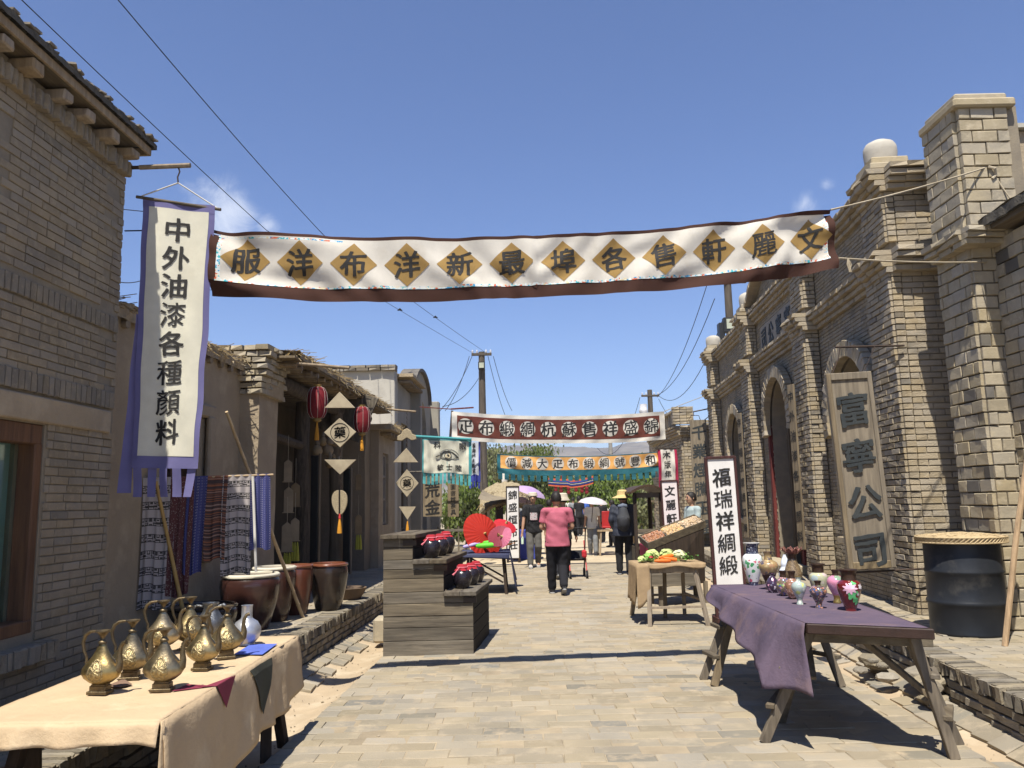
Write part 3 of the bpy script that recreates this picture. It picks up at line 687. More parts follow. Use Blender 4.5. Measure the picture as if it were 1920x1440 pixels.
# beams and posts
b = MB(LF); b.tube([(-.05, 10.4, 3.30), (-.03, 13.5, 3.26), (-.05, 16.6, 3.36)], .11, 10); b.build('porch_beam', W_BARK, ps, smooth=True)
b = MB(LF); b.tube([(-.3, 10.6, 2.62), (-.3, 12.9, 2.55)], .07, 8); b.build('tie_beam', W_BARK, ps, smooth=True)
for x_, y_, r_, m_ in ((-.30, 12.9, .13, W_BARK), (.28-.02, 12.55, 0, W_BARK), (-.05, 14.1, .125, W_GREY_Z)):
    if r_:
        b = MB(LF); b.tube([(x_, y_, PZ_L), (x_+.02, y_+.02, 1.2), (x_-.01, y_, 2.3), (x_, y_, 3.25)], [r_*1.1, r_, r_*.95, r_*.9], 12); b.build('post', m_, ps, smooth=True)
for i in range(27):
    y_ = 10.35+i*.245
    b = MB(LF); b.tube([(-1.0, y_, 3.50), (.34+random.uniform(-.05, .04), y_+random.uniform(-.03, .03), 3.42+.004*i)], .037, 7); b.build('rafter', M_LOG, ps, smooth=True)
b = MB(LF); b.box((-.35, 13.4, 3.515), (1.5, 6.5, .03), Matrix.Rotation(.02, 3, 'Y')); b.build('reed_matting', mat('reeds', (.22, .17, .105), (.12, .09, .055), scale=60, stretch=(1, .1, 1), bump=.6, bscale=80), ps)
rf = MB(LF)
rf.grid(lambda u, v: (lambda x, y: Vector((x, y, 3.60+.006*(y-10)+(.42-x)*.05+.05*mnoise.noise(Vector((x*3, y*3, 2)))+.02*mnoise.noise(Vector((x*13, y*13, 1))))))(lerp(.42, -4, u), lerp(10.3, 16.85, v)), 30, 80)
rf.grid(lambda u, v: (lambda y: Vector((.42+.03*mnoise.noise(Vector((v*50, u*3, 0))), y, lerp(3.50+.005*(y-10), 3.60+.006*(y-10)+.05*mnoise.noise(Vector((1.26, y*3, 2))), u))))(lerp(10.3, 16.85, v)), 2, 90)
rf.build('roof', M_MUDDRY, ps)
straw_edge(ps, LF, .45, 10.3, 16.8, 3.58, 70); straw_edge(ps, LF, 10.3, -.4, .4, 3.58, 80, along='x')
b = MB(LF)
for i in range(110):
    y_ = 10.3+i*.06; b.bar((.40, y_, 3.50), (.10, y_, 3.49), .022, .022)
b = b.build('brushwood', M_LOG, ps); b['kind'] = 'stuff'

# ================================================================== left: the small shop and the tall plastered house
ss = thing('small_shop', LF @ Vector((0, 17.8, 0)), 'small earthen shop front with pale lattice window under a straw edge roof', 'shop')
ssw = [(17.45, 1.15), (18.1, 1.15), (18.1, 2.7), (17.45, 2.7)]
extr('wall', [(17.0, 0), (18.9, 0), (18.9, 3.2), (17.0, 3.2)], [ssw], -.25, LF, M_MUD, ss, x0=.12)
b = MB(LF); b.box((-.6, 17.9, 3.22), (2.0, 2.0, .12)); b.build('roof', M_MUDDRY, ss)
straw_edge(ss, LF, .45, 17.0, 18.9, 3.26, 60)
for i in range(5):
    b = MB(LF); b.tube([(-.3, 17.2+i*.36, 3.12), (.36, 17.2+i*.36, 3.08)], .05, 7); b.build('rafter', M_LOG, ss, smooth=True)
fr = MB(LF)
WP = wood('pale_frame', (.36, .32, .27), 'z')
for y_ in (17.48, 17.775, 18.07): fr.box((.02, y_, 1.92), (.08, .06, 1.5))
for z_ in (1.18, 1.7, 2.2, 2.67): fr.box((.02, 17.775, z_), (.07, .62, .05))
fr = fr.build('window', WP, ss, bevel=.005)
b = MB(LF); b.box((-.04, 17.775, 1.92), (.01, .62, 1.5)); b.build('pane', M_GLASS, fr)
ph = thing('plastered_house', LF @ Vector((0, 21, 0)), 'tall pale grey plastered house with brick coping and a curved gable facade', 'house')
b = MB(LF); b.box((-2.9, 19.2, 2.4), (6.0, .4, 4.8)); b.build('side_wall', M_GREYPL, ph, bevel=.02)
hole = [(19.9, .9), (20.9, .9), (20.9, 3.6), (19.9, 3.6)]
hol2 = arch(22.4, 24.4, .5, 3.6)
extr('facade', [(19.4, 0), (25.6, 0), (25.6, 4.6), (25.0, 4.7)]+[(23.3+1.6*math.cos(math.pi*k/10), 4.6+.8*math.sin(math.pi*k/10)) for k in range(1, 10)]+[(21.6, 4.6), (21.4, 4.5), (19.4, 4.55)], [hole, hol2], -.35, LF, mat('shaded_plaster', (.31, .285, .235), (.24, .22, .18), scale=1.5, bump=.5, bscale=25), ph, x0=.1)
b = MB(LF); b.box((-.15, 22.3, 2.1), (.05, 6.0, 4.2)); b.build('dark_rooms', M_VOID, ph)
b = MB(LF)
for y_ in (19.95, 20.4, 20.85): b.box((-.05, y_, 2.25), (.08, .06, 2.7))
for z_ in (.95, 1.9, 2.8, 3.55): b.box((-.05, 20.4, z_), (.08, 1.0, .06))
b.build('window', W_GREY_Z, ph)
for i in range(11):
    b = MB(LF); b.tube([(-.3, 19.5+i*.19, 4.62), (.42, 19.5+i*.19, 4.56)], .04, 6); b.build('rafter', M_LOG, ph, smooth=True)
b = MB(LF); b.box((.02, 20.4, 4.70), (.95, 2.2, .08)); b.build('eave', M_MUDDRY, ph)
for y_, w_ in ((21.55, .25), (25.5, .3)): b = MB(LF); b.box((.22, y_, 2.4), (.3, w_, 4.8)); b.build('pilaster', mat('shaded_plaster', (0, 0, 0)), ph, bevel=.02)
cp = MB(LF)
for k in range(16):
    a0, a1 = math.pi*k/16, math.pi*(k+1)/16; cp.bar((-.05, 23.3+1.62*math.cos(a0), 4.62+.82*math.sin(a0)), (-.05, 23.3+1.62*math.cos(a1), 4.62+.82*math.sin(a1)), .5, .09)
cp.build('gable_coping', mat('dark_coping', (.16, .145, .125), (.10, .09, .08), bump=.6), ph)
pool = Pool(ph, 'coping_brick', 'coping', 60)
for r in range(2):
    x = -5.9
    while x < .12:
        w = random.uniform(.25, .4); pool.put(LF @ Matrix.Translation((x+w/2, 19.05+r*.01, 4.80+r*.075)) @ Matrix.Rotation(-math.pi/2, 4, 'Z') @ Matrix.Diagonal((.3, w-.015, .068, 1)), M_BRICK_D); x += w
pool.flush()

# ================================================================== right: the company building
co = thing('company_building', RF @ Vector((0, 15.5, 0)), 'long brick company building with three arched openings, pilasters, cornices and a gable', 'building')
A_N, A_D, A_F = (10.25, 11.95, 1.0, 2.66), (14.25, 15.95, .3, 2.98), (18.35, 19.95, 1.1, 2.78)
gab = [(12.9, 5.35), (15.0, 6.55), (17.1, 5.35)]
extr('wall', [(9.32, .1), (22.0, .1), (22.0, 5.4), (17.1, 5.4), (15.0, 6.55), (12.9, 5.4), (9.32, 5.4)], [arch(*A_N), arch(*A_D), arch(*A_F)], .5, RF, M_MORTAR, co, x0=.02)
b = MB(RF); b.box((.27, 9.28, 2.6), (.5, .04, 5.0)); b.build('end_wall', M_MORTAR, co)
b = MB(RF); b.box((2.6, 21.9, 2.6), (4.6, .2, 5.4)); b.box((2.6, 15.6, 5.0), (4.6, 12.6, .1)); b.box((4.9, 15.6, 2.6), (.2, 12.6, 5)); b.build('rear_walls', M_MORTAR, co)
def rskip(y, z, w):
    for a in (A_N, A_D, A_F):
        if in_arch(y, z, a, .22 if z > a[3] else .0): return True
        if z <= a[3] and z > a[2]:
            if a[0] < y+w/2 <= a[1]: return ((y-w/2+a[0])/2-y, a[0]-(y-w/2)) if y-w/2 < a[0] else True
            if a[0] <= y-w/2 < a[1]: return ((y+w/2+a[1])/2-y, y+w/2-a[1]) if y+w/2 > a[1] else True
    if z > 5.4: 
        if not (12.95+ (z-5.4)*1.83 < y < 17.05-(z-5.4)*1.83): return True
    if 13.9 < y < 16.3 and 4.50 < z < 5.05: return True
    return False
pool = Pool(co, 'brick', 'brickwork', 290)
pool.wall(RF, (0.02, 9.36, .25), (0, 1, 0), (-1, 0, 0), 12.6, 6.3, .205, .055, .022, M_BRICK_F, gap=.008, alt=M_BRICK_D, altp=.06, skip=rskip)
# end wall facing the camera
pool.wall(RF, (.0, 9.27, .25), (1, 0, 0), (0, -1, 0), .56, 5.05, .25, .072, .05, M_BRICK_R, jit=.006)
b = MB(RF); b.box((.005, 15.1, 4.78), (.03, 2.45, .54)); b.build('name_tablet', mat('tablet_render', (.30, .265, .21), (.25, .22, .18), bump=.3), co)
# arch rings
for a in (A_N, A_D, A_F):
    c_, r_ = (a[0]+a[1])/2, (a[1]-a[0])/2; n = 30
    for k in range(n+1):
        t_ = -.16+(math.pi+.32)*k/n; rad = r_+.11
        pool.put(RF @ Matrix.Translation((-.085, c_+rad*math.cos(t_), a[3]+rad*math.sin(t_))) @ Matrix.Rotation(t_-math.pi/2, 4, 'X') @ Matrix.Rotation(math.pi, 4, 'Z') @ Matrix.Diagonal((.13, (math.pi+.32)*rad/n-.012, .23, 1)), M_BRICK_R)
# pilasters
def pil(y0, y1, pr, z0, z1, base=True):
    for (c, u, n, L_) in (((-pr, y0, z0), (0, 1, 0), (-1, 0, 0), y1-y0), ((-pr+.0, y0, z0), (1, 0, 0), (0, -1, 0), pr), ((-pr, y1, z0), (1, 0, 0), (0, 1, 0), pr)):
        pool.wall(RF, c, u, n, L_, z1-z0, .25, .072, .05, M_BRICK_R, jit=.008, alt=M_BRICK_D, altp=.05)
PR = .21
cores = MB(RF)
for y0, y1 in ((9.25, 10.0), (12.55, 13.25), (16.75, 17.45), (21.3, 22.0)):
    pr = .12 if y0 < 10 else PR
    pil(y0, y1, pr, .25, 4.22); pil(y0+.02, y1-.02, pr*.9, 4.58, 5.28)
    cores = MB(RF); cores.box((-pr/2+.02, (y0+y1)/2, 2.3), (pr-.02, y1-y0-.05, 4.1)); cores.box((-pr/2+.03, (y0+y1)/2, 4.75), (pr-.04, y1-y0-.09, 1.2)); cores.build('pilaster_core', M_MORTAR, co)
# cornices: three oversailing courses at two heights, breaking forward round the pilasters
def course(z, h_, out, m):
    segs = [(9.2, 10.05), (12.5, 13.3), (16.7, 17.5), (21.25, 22.05)]
    y = 9.2
    while y < 22.05:
        w = .25; c_ = y+w/2; pr = 0
        for i, (a, b_) in enumerate(segs):
            if a <= c_ <= b_: pr = .12 if i == 0 else PR
        pool.put(RF @ Matrix.Translation((-(pr+out)/2+.02, c_, z)) @ Matrix.Rotation(math.pi, 4, 'Z') @ Matrix.Diagonal((pr+out+.04, w-.012, h_-.008, 1)), m); y += w
    for k in range(3): pool.put(RF @ Matrix.Translation((.0+.2*k, 9.2-out+.1, z)) @ Matrix.Rotation(-math.pi/2, 4, 'Z') @ Matrix.Diagonal((.22, .2, h_-.008, 1)), m)
for z, o_ in ((4.23, .05), (4.30, .10), (4.37, .16), (4.44, .19)): course(z, .07, o_, M_BRICK_R)
for z, o_ in ((5.24, .05), (5.31, .10), (5.38, .16), (5.46, .18)): course(z, .07, o_, M_BRICK_R)
pool.flush()
# caps, ball finials, gable copings
FIN = mat('cement_finial', (.42, .39, .33), (.33, .30, .25), bump=.5, bscale=30)
for i, (y_, zc) in enumerate(((9.62, 5.5), (12.9, 5.5), (17.1, 5.5), (21.65, 5.48))):
    pr = -.06 if i == 0 else -.14
    b = MB(RF); b.box((pr+.1, y_, zc+.05), (.54, .72, .08)); b.box((pr+.1, y_, zc+.14), (.44, .56, .11)); cap = b.build('pier_cap', M_BLOCK, co, bevel=.012)
    b = MB(RF); hgt = .30; b.lathe([(.19, 0), (.20, .12), (.195, .19), (.165, .24), (.10, .275), (.02, .285)], (pr+.1, y_, zc+.23), 18, close=True); b.build('ball_finial', FIN, cap, smooth=True)
for (a, c_) in (((12.9, 5.5), (15.0, 6.62)), ((17.1, 5.5), (15.0, 6.62))):
    n = 10
    for k in range(n):
        p0 = (lerp(a[0], c_[0], k/n), lerp(a[1], c_[1], k/n)); p1 = (lerp(a[0], c_[0], (k+1)/n), lerp(a[1], c_[1], (k+1)/n))
        b = MB(RF); b.bar((-.03, p0[0], p0[1]), (-.03, p1[0], p1[1]), .34+.02*(k % 2), .10); b.build('coping_stone', M_BRICK_R, co, bevel=.006)
# windows and door in the arches
def lattice(a, nm, m, depth=.30):
    mb = MB(RF); y0, y1, z0, zs = a
    for k in range(5): mb.box((depth, lerp(y0+.04, y1-.04, k/4), (z0+zs)/2), (.06, .06, zs-z0))
    for z_ in (z0+.03, z0+.6, z0+1.1, zs-.02): mb.box((depth+.005, (y0+y1)/2, z_), (.06, y1-y0, .06))
    for k in range(1, 6):
        t_ = math.pi*k/6; r_ = (y1-y0)/2-.02; mb.bar((depth, (y0+y1)/2, zs), (depth, (y0+y1)/2+r_*math.cos(t_), zs+r_*math.sin(t_)), .035, .035)
    w = mb.build(nm, m, co)
    g = MB(RF); g.prism([(p-a[0], q) for p, q in arch(y0, y1, z0, zs)], Matrix(((0, 1, 0, depth+.04), (1, 0, 0, a[0]), (0, 0, 1, 0), (0, 0, 0, 1))), .01); g.build('pane', M_GLASS, w)
lattice(A_N, 'window', W_DARK); lattice(A_F, 'window', W_DARK)
for a in (A_N, A_F):
    n = 8
    for k in range(n): 
        b = MB(RF); b.box((-.03, lerp(a[0], a[1], (k+.5)/n), a[2]-.05), (.2, (a[1]-a[0]+.2)/n-.01, .09)); b.build('sill_brick', M_BRICK_R, co, bevel=.006)
dw = MB(RF); a = A_D; dw.box((.34, 15.1, 2.98), (.12, 1.7, .14)); dw.box((.34, 14.31, 1.6), (.12, .12, 2.7)); dw.box((.34, 15.89, 1.6), (.12, .12, 2.7))
for k in range(1, 6):
    t_ = math.pi*k/6; dw.bar((.34, 15.1, 2.98), (.34, 15.1+.82*math.cos(t_), 2.98+.82*math.sin(t_)), .04, .04)
dw.build('door_frame', W_GREY_Z, co, bevel=.006)
WDOOR = wood('red_brown_door', (.17, .075, .04), 'z', (.09, .04, .022), vary=.2)
dr = None
for k in range(8):
    if k in (3, ): continue
    b = MB(RF); b.box((.38, 14.46+k*.185, 1.58), (.05, .175, 2.62)); b.build('door_plank', WDOOR, co, bevel=.004)
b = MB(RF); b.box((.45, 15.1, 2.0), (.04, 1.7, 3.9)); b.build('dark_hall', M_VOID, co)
for y_ in (16.05, 14.15):
    b = MB(RF); b.box((-.01, y_, 1.65), (.07, .13, 2.7)); b.build('red_door_board', W_RED, co, bevel=.006)
# carved name over the door
lt = MB(RF)
for ch, y_ in zip('富寧公司', (14.2, 14.82, 15.44, 16.02)):
    write(lt, ch, .44, lambda x, z, h_, y_=y_: Vector((-.018-h_, y_-x, 4.78+z)), bold=.03, thick=.012)
lt.build('lettering', M_CARVE, co)
# steps to the door
b = MB(RF); b.box((-.2, 15.1, .33), (.4, 2.2, .16)); b.build('door_step', M_BLOCK, co, bevel=.02)

# ================================================================== right: block-built corner house with its tower pier
bh_ = thing('block_house', (4.9, 8.0, 0), 'block walled corner house with tall capped chimney pier and sagging eave', 'house')
I4 = Matrix()
b = MB(); b.box((5.45, 8.38, 2.1), (1.1, .52, 4.3)); b.box((5.02, 8.4, 2.1), (.34, .5, 4.1)); b.box((5.3, 6.0, 2.1), (.4, 4.4, 4.2)); b.box((5.1, 8.28, 4.9), (.62, .56, 1.5)); b.box((5.75, 8.5, 4.85), (.75, .3, 1.35)); b.build('core', M_MORTAR, bh_)
pool = Pool(bh_, 'block', 'blockwork', 290)
BL, BHT = .23, .135
pool.wall(I4, (4.83, 8.12, .25), (0, 1, 0), (-1, 0, 0), .62, 3.9, BL, BHT, .05, M_BLOCK, alt=M_BLOCK_D, altp=.10, jit=.008, gap=.014)
pool.wall(I4, (4.83, 8.12, .25), (1, 0, 0), (0, -1, 0), .30, 3.9, BL, BHT, .05, M_BLOCK, alt=M_BLOCK_D, altp=.04, jit=.008, gap=.014)
pool.wall(I4, (5.09, 6.6, .25), (0, 1, 0), (-1, 0, 0), 1.5, 3.95, BL, BHT, .05, M_BLOCK, alt=M_BLOCK_D, altp=.16, jit=.008, gap=.014)
pool.wall(I4, (4.76, 8.02, 4.32), (0, 1, 0), (-1, 0, 0), .62, 1.3, .26, .135, .06, M_BLOCK, jit=.006, gap=.012)
pool.wall(I4, (4.76, 7.98, 4.32), (1, 0, 0), (0, -1, 0), .52, 1.3, .26, .135, .06, M_BLOCK, jit=.006, gap=.012)
for z_, e in ((4.15, .03), (4.21, .07), (4.27, .10)):
    for y_ in (8.1, 8.34, 8.58): pool.put(Matrix.Translation((4.86-e/2, y_, z_)) @ Matrix.Rotation(math.pi, 4, 'Z') @ Matrix.Diagonal((.25+e, .23, .055, 1)), M_BLOCK)
    for x_ in (4.78, 4.98, 5.18): pool.put(Matrix.Translation((x_, 8.05-e/2, z_)) @ Matrix.Rotation(-math.pi/2, 4, 'Z') @ Matrix.Diagonal((.2+e, .2, .055, 1)), M_BLOCK)
pool.flush()
b = MB(); b.box((5.03, 8.28, 5.66), (.66, .76, .10)); b.box((5.03, 8.28, 5.75), (.56, .64, .08)); b.build('pier_cap', M_BLOCK, bh_, bevel=.02)
b = MB(); b.box((5.78, 8.44, 5.55), (.9, .4, .05)); b.build('side_cap', M_GREYPL, bh_)
b = MB(); b.box((5.74, 8.33, 4.85), (.72, .03, 1.32)); b.build('render_panel', M_MUD, bh_)
ev = MB()
ev.grid(lambda u, v: (lambda x, y: Vector((x, y, 4.36+(x-4.8)*.25-(y-8.0)*0+.03*mnoise.noise(Vector((x*8, y*8, 3)))+.06*math.sin(v*2.2))))(lerp(4.84, 6.5, u), lerp(8.0, 3.5, v)), 16, 60)
ev.grid(lambda u, v: Vector((4.84+.02*mnoise.noise(Vector((v*30, 0, 0))), lerp(8.0, 3.5, v), lerp(4.27, 4.36, u)+.06*math.sin(v*2.2)+.02*mnoise.noise(Vector((v*60, u*3, 0))))), 2, 80)
ev.build('eave', MATS['mossy_roof'], bh_)
b = MB(); b.box((5.15, 5.8, 4.27), (.5, 4.4, .05)); b.build('soffit', W_GREY_Y, bh_)

# ================================================================== right: brick building beyond
bb = thing('balustrade_building', (5.2, 24, 0), 'farther brick building with stepped parapet balustrade at the end of the company block', 'building')
b = MB(); b.box((6.15, 25.6, 1.7), (2.5, 5.0, 3.4)); b.box((7.2, 24.4, 1.9), (2.6, 2.0, 3.8)); b.build('core', M_MUD, bb)
pool = Pool(bb, 'brick', 'brickwork', 200)
pool.wall(I4, (4.88, 23.08, .1), (0, 1, 0), (-1, 0, 0), 5.0, 3.4, .25, .09, .05, M_BRICK_R, jit=.01)
pool.wall(I4, (4.9, 23.06, .1), (1, 0, 0), (0, -1, 0), .75, 3.4, .25, .09, .05, M_BRICK_R, jit=.01)
pool.wall(I4, (5.65, 23.35, 2.9), (1, 0, 0), (0, -1, 0), 1.6, .95, .25, .09, .05, M_BRICK_R, jit=.01)
for k in range(4):
    for q in range(20): pool.put(Matrix.Translation((4.86-k*.05, 23.1+q*.25, 3.42+k*.07)) @ Matrix.Rotation(math.pi, 4, 'Z') @ Matrix.Diagonal((.2, .235, .06, 1)), M_BRICK_R)
    for q in range(4): pool.put(Matrix.Translation((4.9+q*.22, 23.05-k*.04, 3.42+k*.07)) @ Matrix.Rotation(-math.pi/2, 4, 'Z') @ Matrix.Diagonal((.2, .21, .06, 1)), M_BRICK_R)
for q in range(14):
    pool.put(Matrix.Translation((4.74, 23.2+q*.36, 3.88)) @ Matrix.Rotation(math.pi, 4, 'Z') @ Matrix.Diagonal((.12, .13, .34, 1)), M_BRICK_R)
for q in range(20): pool.put(Matrix.Translation((4.72, 23.1+q*.25, 4.09)) @ Matrix.Rotation(math.pi, 4, 'Z') @ Matrix.Diagonal((.22, .235, .07, 1)), M_BRICK_R)
for r in range(6):
    for q in range(3): pool.put(Matrix.Translation((4.70+q*.2, 23.0, 3.74+r*.085)) @ Matrix.Rotation(-math.pi/2, 4, 'Z') @ Matrix.Diagonal((.2, .19, .075, 1)), M_BRICK_R)
pool.flush()
random.seed(11)
# ================================================================== hung cloth banners
def cloth_mat(name, col, trans=.25, **k): return mat(name, col, tuple(c*.9 for c in col), rough=.95, spec=.05, scale=9, bump=.35, bscale=500, trans=trans, **k)
C_WHITE = cloth_mat('offwhite_cloth', (.68, .64, .56), col3=(.50, .45, .36), s3=2.2, t3=.66, soft=.2); C_BROWN = cloth_mat('brown_cloth', (.062, .032, .025), .05); C_GOLD = cloth_mat('tan_patch', (.37, .24, .09))
C_CREAM = cloth_mat('cream_cloth', (.72, .69, .56), col3=(.58, .53, .41), s3=1.5, t3=.66, soft=.2); C_VIOLET = cloth_mat('violet_cloth', (.175, .165, .33)); C_TEAL = cloth_mat('teal_cloth', (.10, .36, .37)); C_ORANGE = cloth_mat('orange_cloth', (.80, .42, .14))
C_DTEAL = cloth_mat('dark_teal_cloth', (.035, .14, .17)); C_MAROON = cloth_mat('maroon_cloth', (.16, .055, .042)); C_BLUE = cloth_mat('blue_cloth', (.07, .09, .38)); C_PINKR = cloth_mat('crimson_cloth', (.45, .04, .09))
TRIM = spots('floral_trim', (.55, .6, .6), [(.05, .25, .45), (.5, .12, .06), (.05, .35, .4), (.6, .5, .3)], scale=42, rough=.9, thr=.6, coat=0, spec=.05)
def banner(name, label, A, B, hgt, sag, Y, zones, chars, patch, cs, ink=M_INK, fold=.018, cat='banner', teeth=None, seed=0, diag=1.0, patchm=None, csx=1):
    """A, B upper corners; zones: (v0, v1, material, part name) from the top; chars spread from left to right"""
    A, B = Vector(A), Vector(B); W_ = (B-A).length; ux = (B-A).normalized()
    def P(u, v, off=0):
        s = 4*u*(1-u); p = A.lerp(B, u); z = p.z-sag*s-hgt*v*(1+.02*math.sin(u*9))
        e = min(u, 1-u)*W_; k = math.exp(-e*1.1)
        f = fold*(.35+k*1.5)*math.sin((u*W_*(7+2*math.sin(seed)))+v*(5 if u > .5 else -5)*diag+mnoise.noise(Vector((u*6, v*2, seed)))*3)
        f += fold*(.5 if seed == 0 else .2)*math.sin(u*W_*21+v*(10 if u > .5 else -10)+mnoise.noise(Vector((u*9, v, seed+2)))*5)*(.4+mnoise.noise(Vector((u*5, v*2, 8)))); f += fold*.9*mnoise.noise(Vector((u*W_*2.3, v*1.6+u*5*(1 if u > .5 else -1), seed+5)))+fold*.4*math.sin(v*math.pi)*math.sin(u*W_*2.1+seed)
        return Vector((p.x, p.y+f-off, z))
    t = thing(name, (A+B)/2, label, cat)
    for v0, v1, m, nm, u0, u1 in zones:
        mb = MB(); nu = max(4, int((u1-u0)*W_/.035)); nv = max(1, int((v1-v0)*hgt/.03)); off = .004 if nm in ('trim', 'field') else 0
        mb.grid(lambda a, b: P(lerp(u0, u1, a), lerp(v0, v1, b), off), nu, nv); mb.build(nm, m, t, smooth=True, ang=80)
    n = len(chars[0])
    for i, ch in enumerate(chars[0]):
        uc = lerp(chars[1], chars[2], i/(n-1)); vc = chars[3]; pt = None
        if patch:
            mb = MB(); r = patch[1]
            if patch[0] == 'diamond':
                def fd(a, b): 
                    x, z = (a-.5), (b-.5); return P(uc+(x-z)*r*1.06/W_, vc+(x+z)*r/hgt, .008)
                mb.grid(fd, 14, 14)
            else:
                mb.add([P(uc, vc, .008)]+[P(uc+rr_*r*math.cos(q*math.pi/12)/W_, vc-rr_*r*math.sin(q*math.pi/12)/hgt, .008) for rr_ in (.25, .5, .75, 1) for q in range(24)],
                       [(0, 1+q, 1+(q+1) % 24) for q in range(24)]+[(1+24*s+q, 25+24*s+q, 25+24*s+(q+1) % 24, 1+24*s+(q+1) % 24) for s in range(3) for q in range(24)])
            pt = mb.build('patch', patchm, t, smooth=True, ang=80)
        mb = MB(); write(mb, ch, cs, lambda x, z, h_: P(uc+x/W_, vc-z/hgt, .0115), bold=(.004 if ch in '藥緞綢蘇盛錦豐號價減麗' else .012), wx=csx); mb.build('letter', ink, pt or t)
    if teeth:
        z0, L_, m, n = teeth; mb = MB()
        for i in range(n):
            a, b = (i+.12)/n, (i+.78)/n; mb.grid(lambda u, v: P(lerp(a, b, u), z0+v*L_/hgt)+Vector((0, .01*math.sin(i*3+v*3), 0)), 2, 3)
        mb.build('tassel_strip', m, t)['kind'] = 'stuff'
    return t, P
# the long banner across the street
bA, bB = at(397, 430, 6.5), at(1560, 391, 6.95)
bn, bP = banner('street_banner', 'long white banner across the street with twelve black characters on tan diamonds', bA, bB, .565, .155, 6.5,
    [(0, .055, C_BROWN, 'upper_hem', 0, 1), (.055, .79, C_WHITE, 'field', .012, .988), (.79, 1, C_BROWN, 'lower_hem', 0, 1), (.075, .79, C_BROWN, 'end_hem', 0, .012), (.075, .79, C_BROWN, 'end_hem', .988, 1),
     (.765, .805, TRIM, 'trim', .01, .99), (.075, .10, TRIM, 'trim', .01, .2), (.09, .78, TRIM, 'trim', .0115, .0175), (.09, .78, TRIM, 'trim', .9825, .989)],
    ('服洋布洋新最埠各售軒麗文', .053, .96, .435), ('diamond', .185), .235, patchm=C_GOLD, fold=.032)
def rope(name, label, pts, r=.007, m=M_ROPE, cat='rope', sag=0, n=10):
    pts = [Vector(p) for p in pts]; out = []
    for i in range(len(pts)-1):
        for k in range(n): t_ = k/n; p = pts[i].lerp(pts[i+1], t_); p.z -= sag*4*t_*(1-t_); out.append(p)
    out.append(pts[-1]); mb = MB(); mb.tube(out, r, 6); o = mb.build(name, m, None, smooth=True)
    return tag(o, label, cat) if label else o
r1 = rope('rope', 'upper twisted rope tying the long banner to the tall block pier', [bP(1, 0), at(1855, 312, 8.0), (5.2, 7.9, 4.55)], .009, sag=.02)
r2 = rope('rope', 'lower rope running from the long banner to the block pier', [bP(1, .85), at(1850, 491, 8.09)], .009, sag=.02)
rope('rope', 'dark cord tying the long banner back to the brick house corner', [bP(0, 0), (-3.28, 6.56, 3.95)], .006, M_WIRE)
mb = MB()
for k in range(5):
    p = bP(1, .85)+Vector((.08, 0, 0)); mb.tube([p, p+Vector((random.uniform(-.02, .03), 0, -.06)), p+Vector((random.uniform(-.02, .03), 0, -.13))], .006, 5)
tag(mb.build('rope_end', M_ROPE), 'frayed rope end dangling under the right corner of the long banner', 'rope')
mb = MB(); p = at(1857, 318, 7.95); mb.tube([p+Vector((-.02, 0, .03)), p+Vector((.03, -.03, 0)), p+Vector((.05, 0, -.06)), p+Vector((.01, 0, -.10))], .016, 6); attach(mb.build('knot', M_ROPE), r1)
mb = MB(); mb.tube([at(1880, 395, 7.95)+Vector((0, .02, 0)), at(1885, 500, 8.0), at(1888, 560, 8.0)], .014, 6)
tag(mb.build('rope', M_ROPE), 'short thick rope hanging down the face of the block pier', 'rope')

# the tall hanging banner beside it, on an iron bracket
vb = thing('hanging_banner', at(335, 370, 6.5), 'tall cream banner with violet fringe and seven black characters hanging from the brick house corner', 'banner')
TL, TRr = at(268, 376, 6.5), at(404, 392, 6.5); BL_, BR_ = at(247, 862, 6.45), at(372, 864, 6.45)
def vP(u, v, off=0):
    a = TL.lerp(BL_, v); b = TRr.lerp(BR_, v); p = a.lerp(b, u)
    f = .012*math.sin(u*11+v*4)+.02*mnoise.noise(Vector((u*3, v*5, 9)))+.02*math.sin(v*5)*(u-.5)
    p.x += .012*mnoise.noise(Vector((v*7, 0, 3)))*(1 if abs(u-.5) > .3 else 0)
    return Vector((p.x, p.y+f-off, p.z))
for u0, u1, v0, v1, m, nm, off in ((.085, .92, .02, .985, C_CREAM, 'field', .004), (0, .09, 0, 1, C_VIOLET, 'border', 0), (.915, 1, 0, 1, C_VIOLET, 'border', 0), (0, 1, -.012, .025, C_VIOLET, 'border', .002), (0, 1, .98, 1.03, C_VIOLET, 'border', 0)):
    mb = MB(); mb.grid(lambda a, b: vP(lerp(u0, u1, a), lerp(v0, v1, b), off), max(3, int((u1-u0)*18)), max(2, int((v1-v0)*70))); mb.build(nm, m, vb, smooth=True, ang=80)
for i in range(5):
    a, b = i*.2+.03, i*.2+.155
    mb = MB(); mb.grid(lambda u, v: vP(lerp(a, b, u), 1.03+v*.105)+Vector((.02*math.sin(i)*v, .02*math.sin(i*2+v*2), 0)), 3, 6); mb.build('fringe_strip', C_VIOLET, vb, smooth=True)
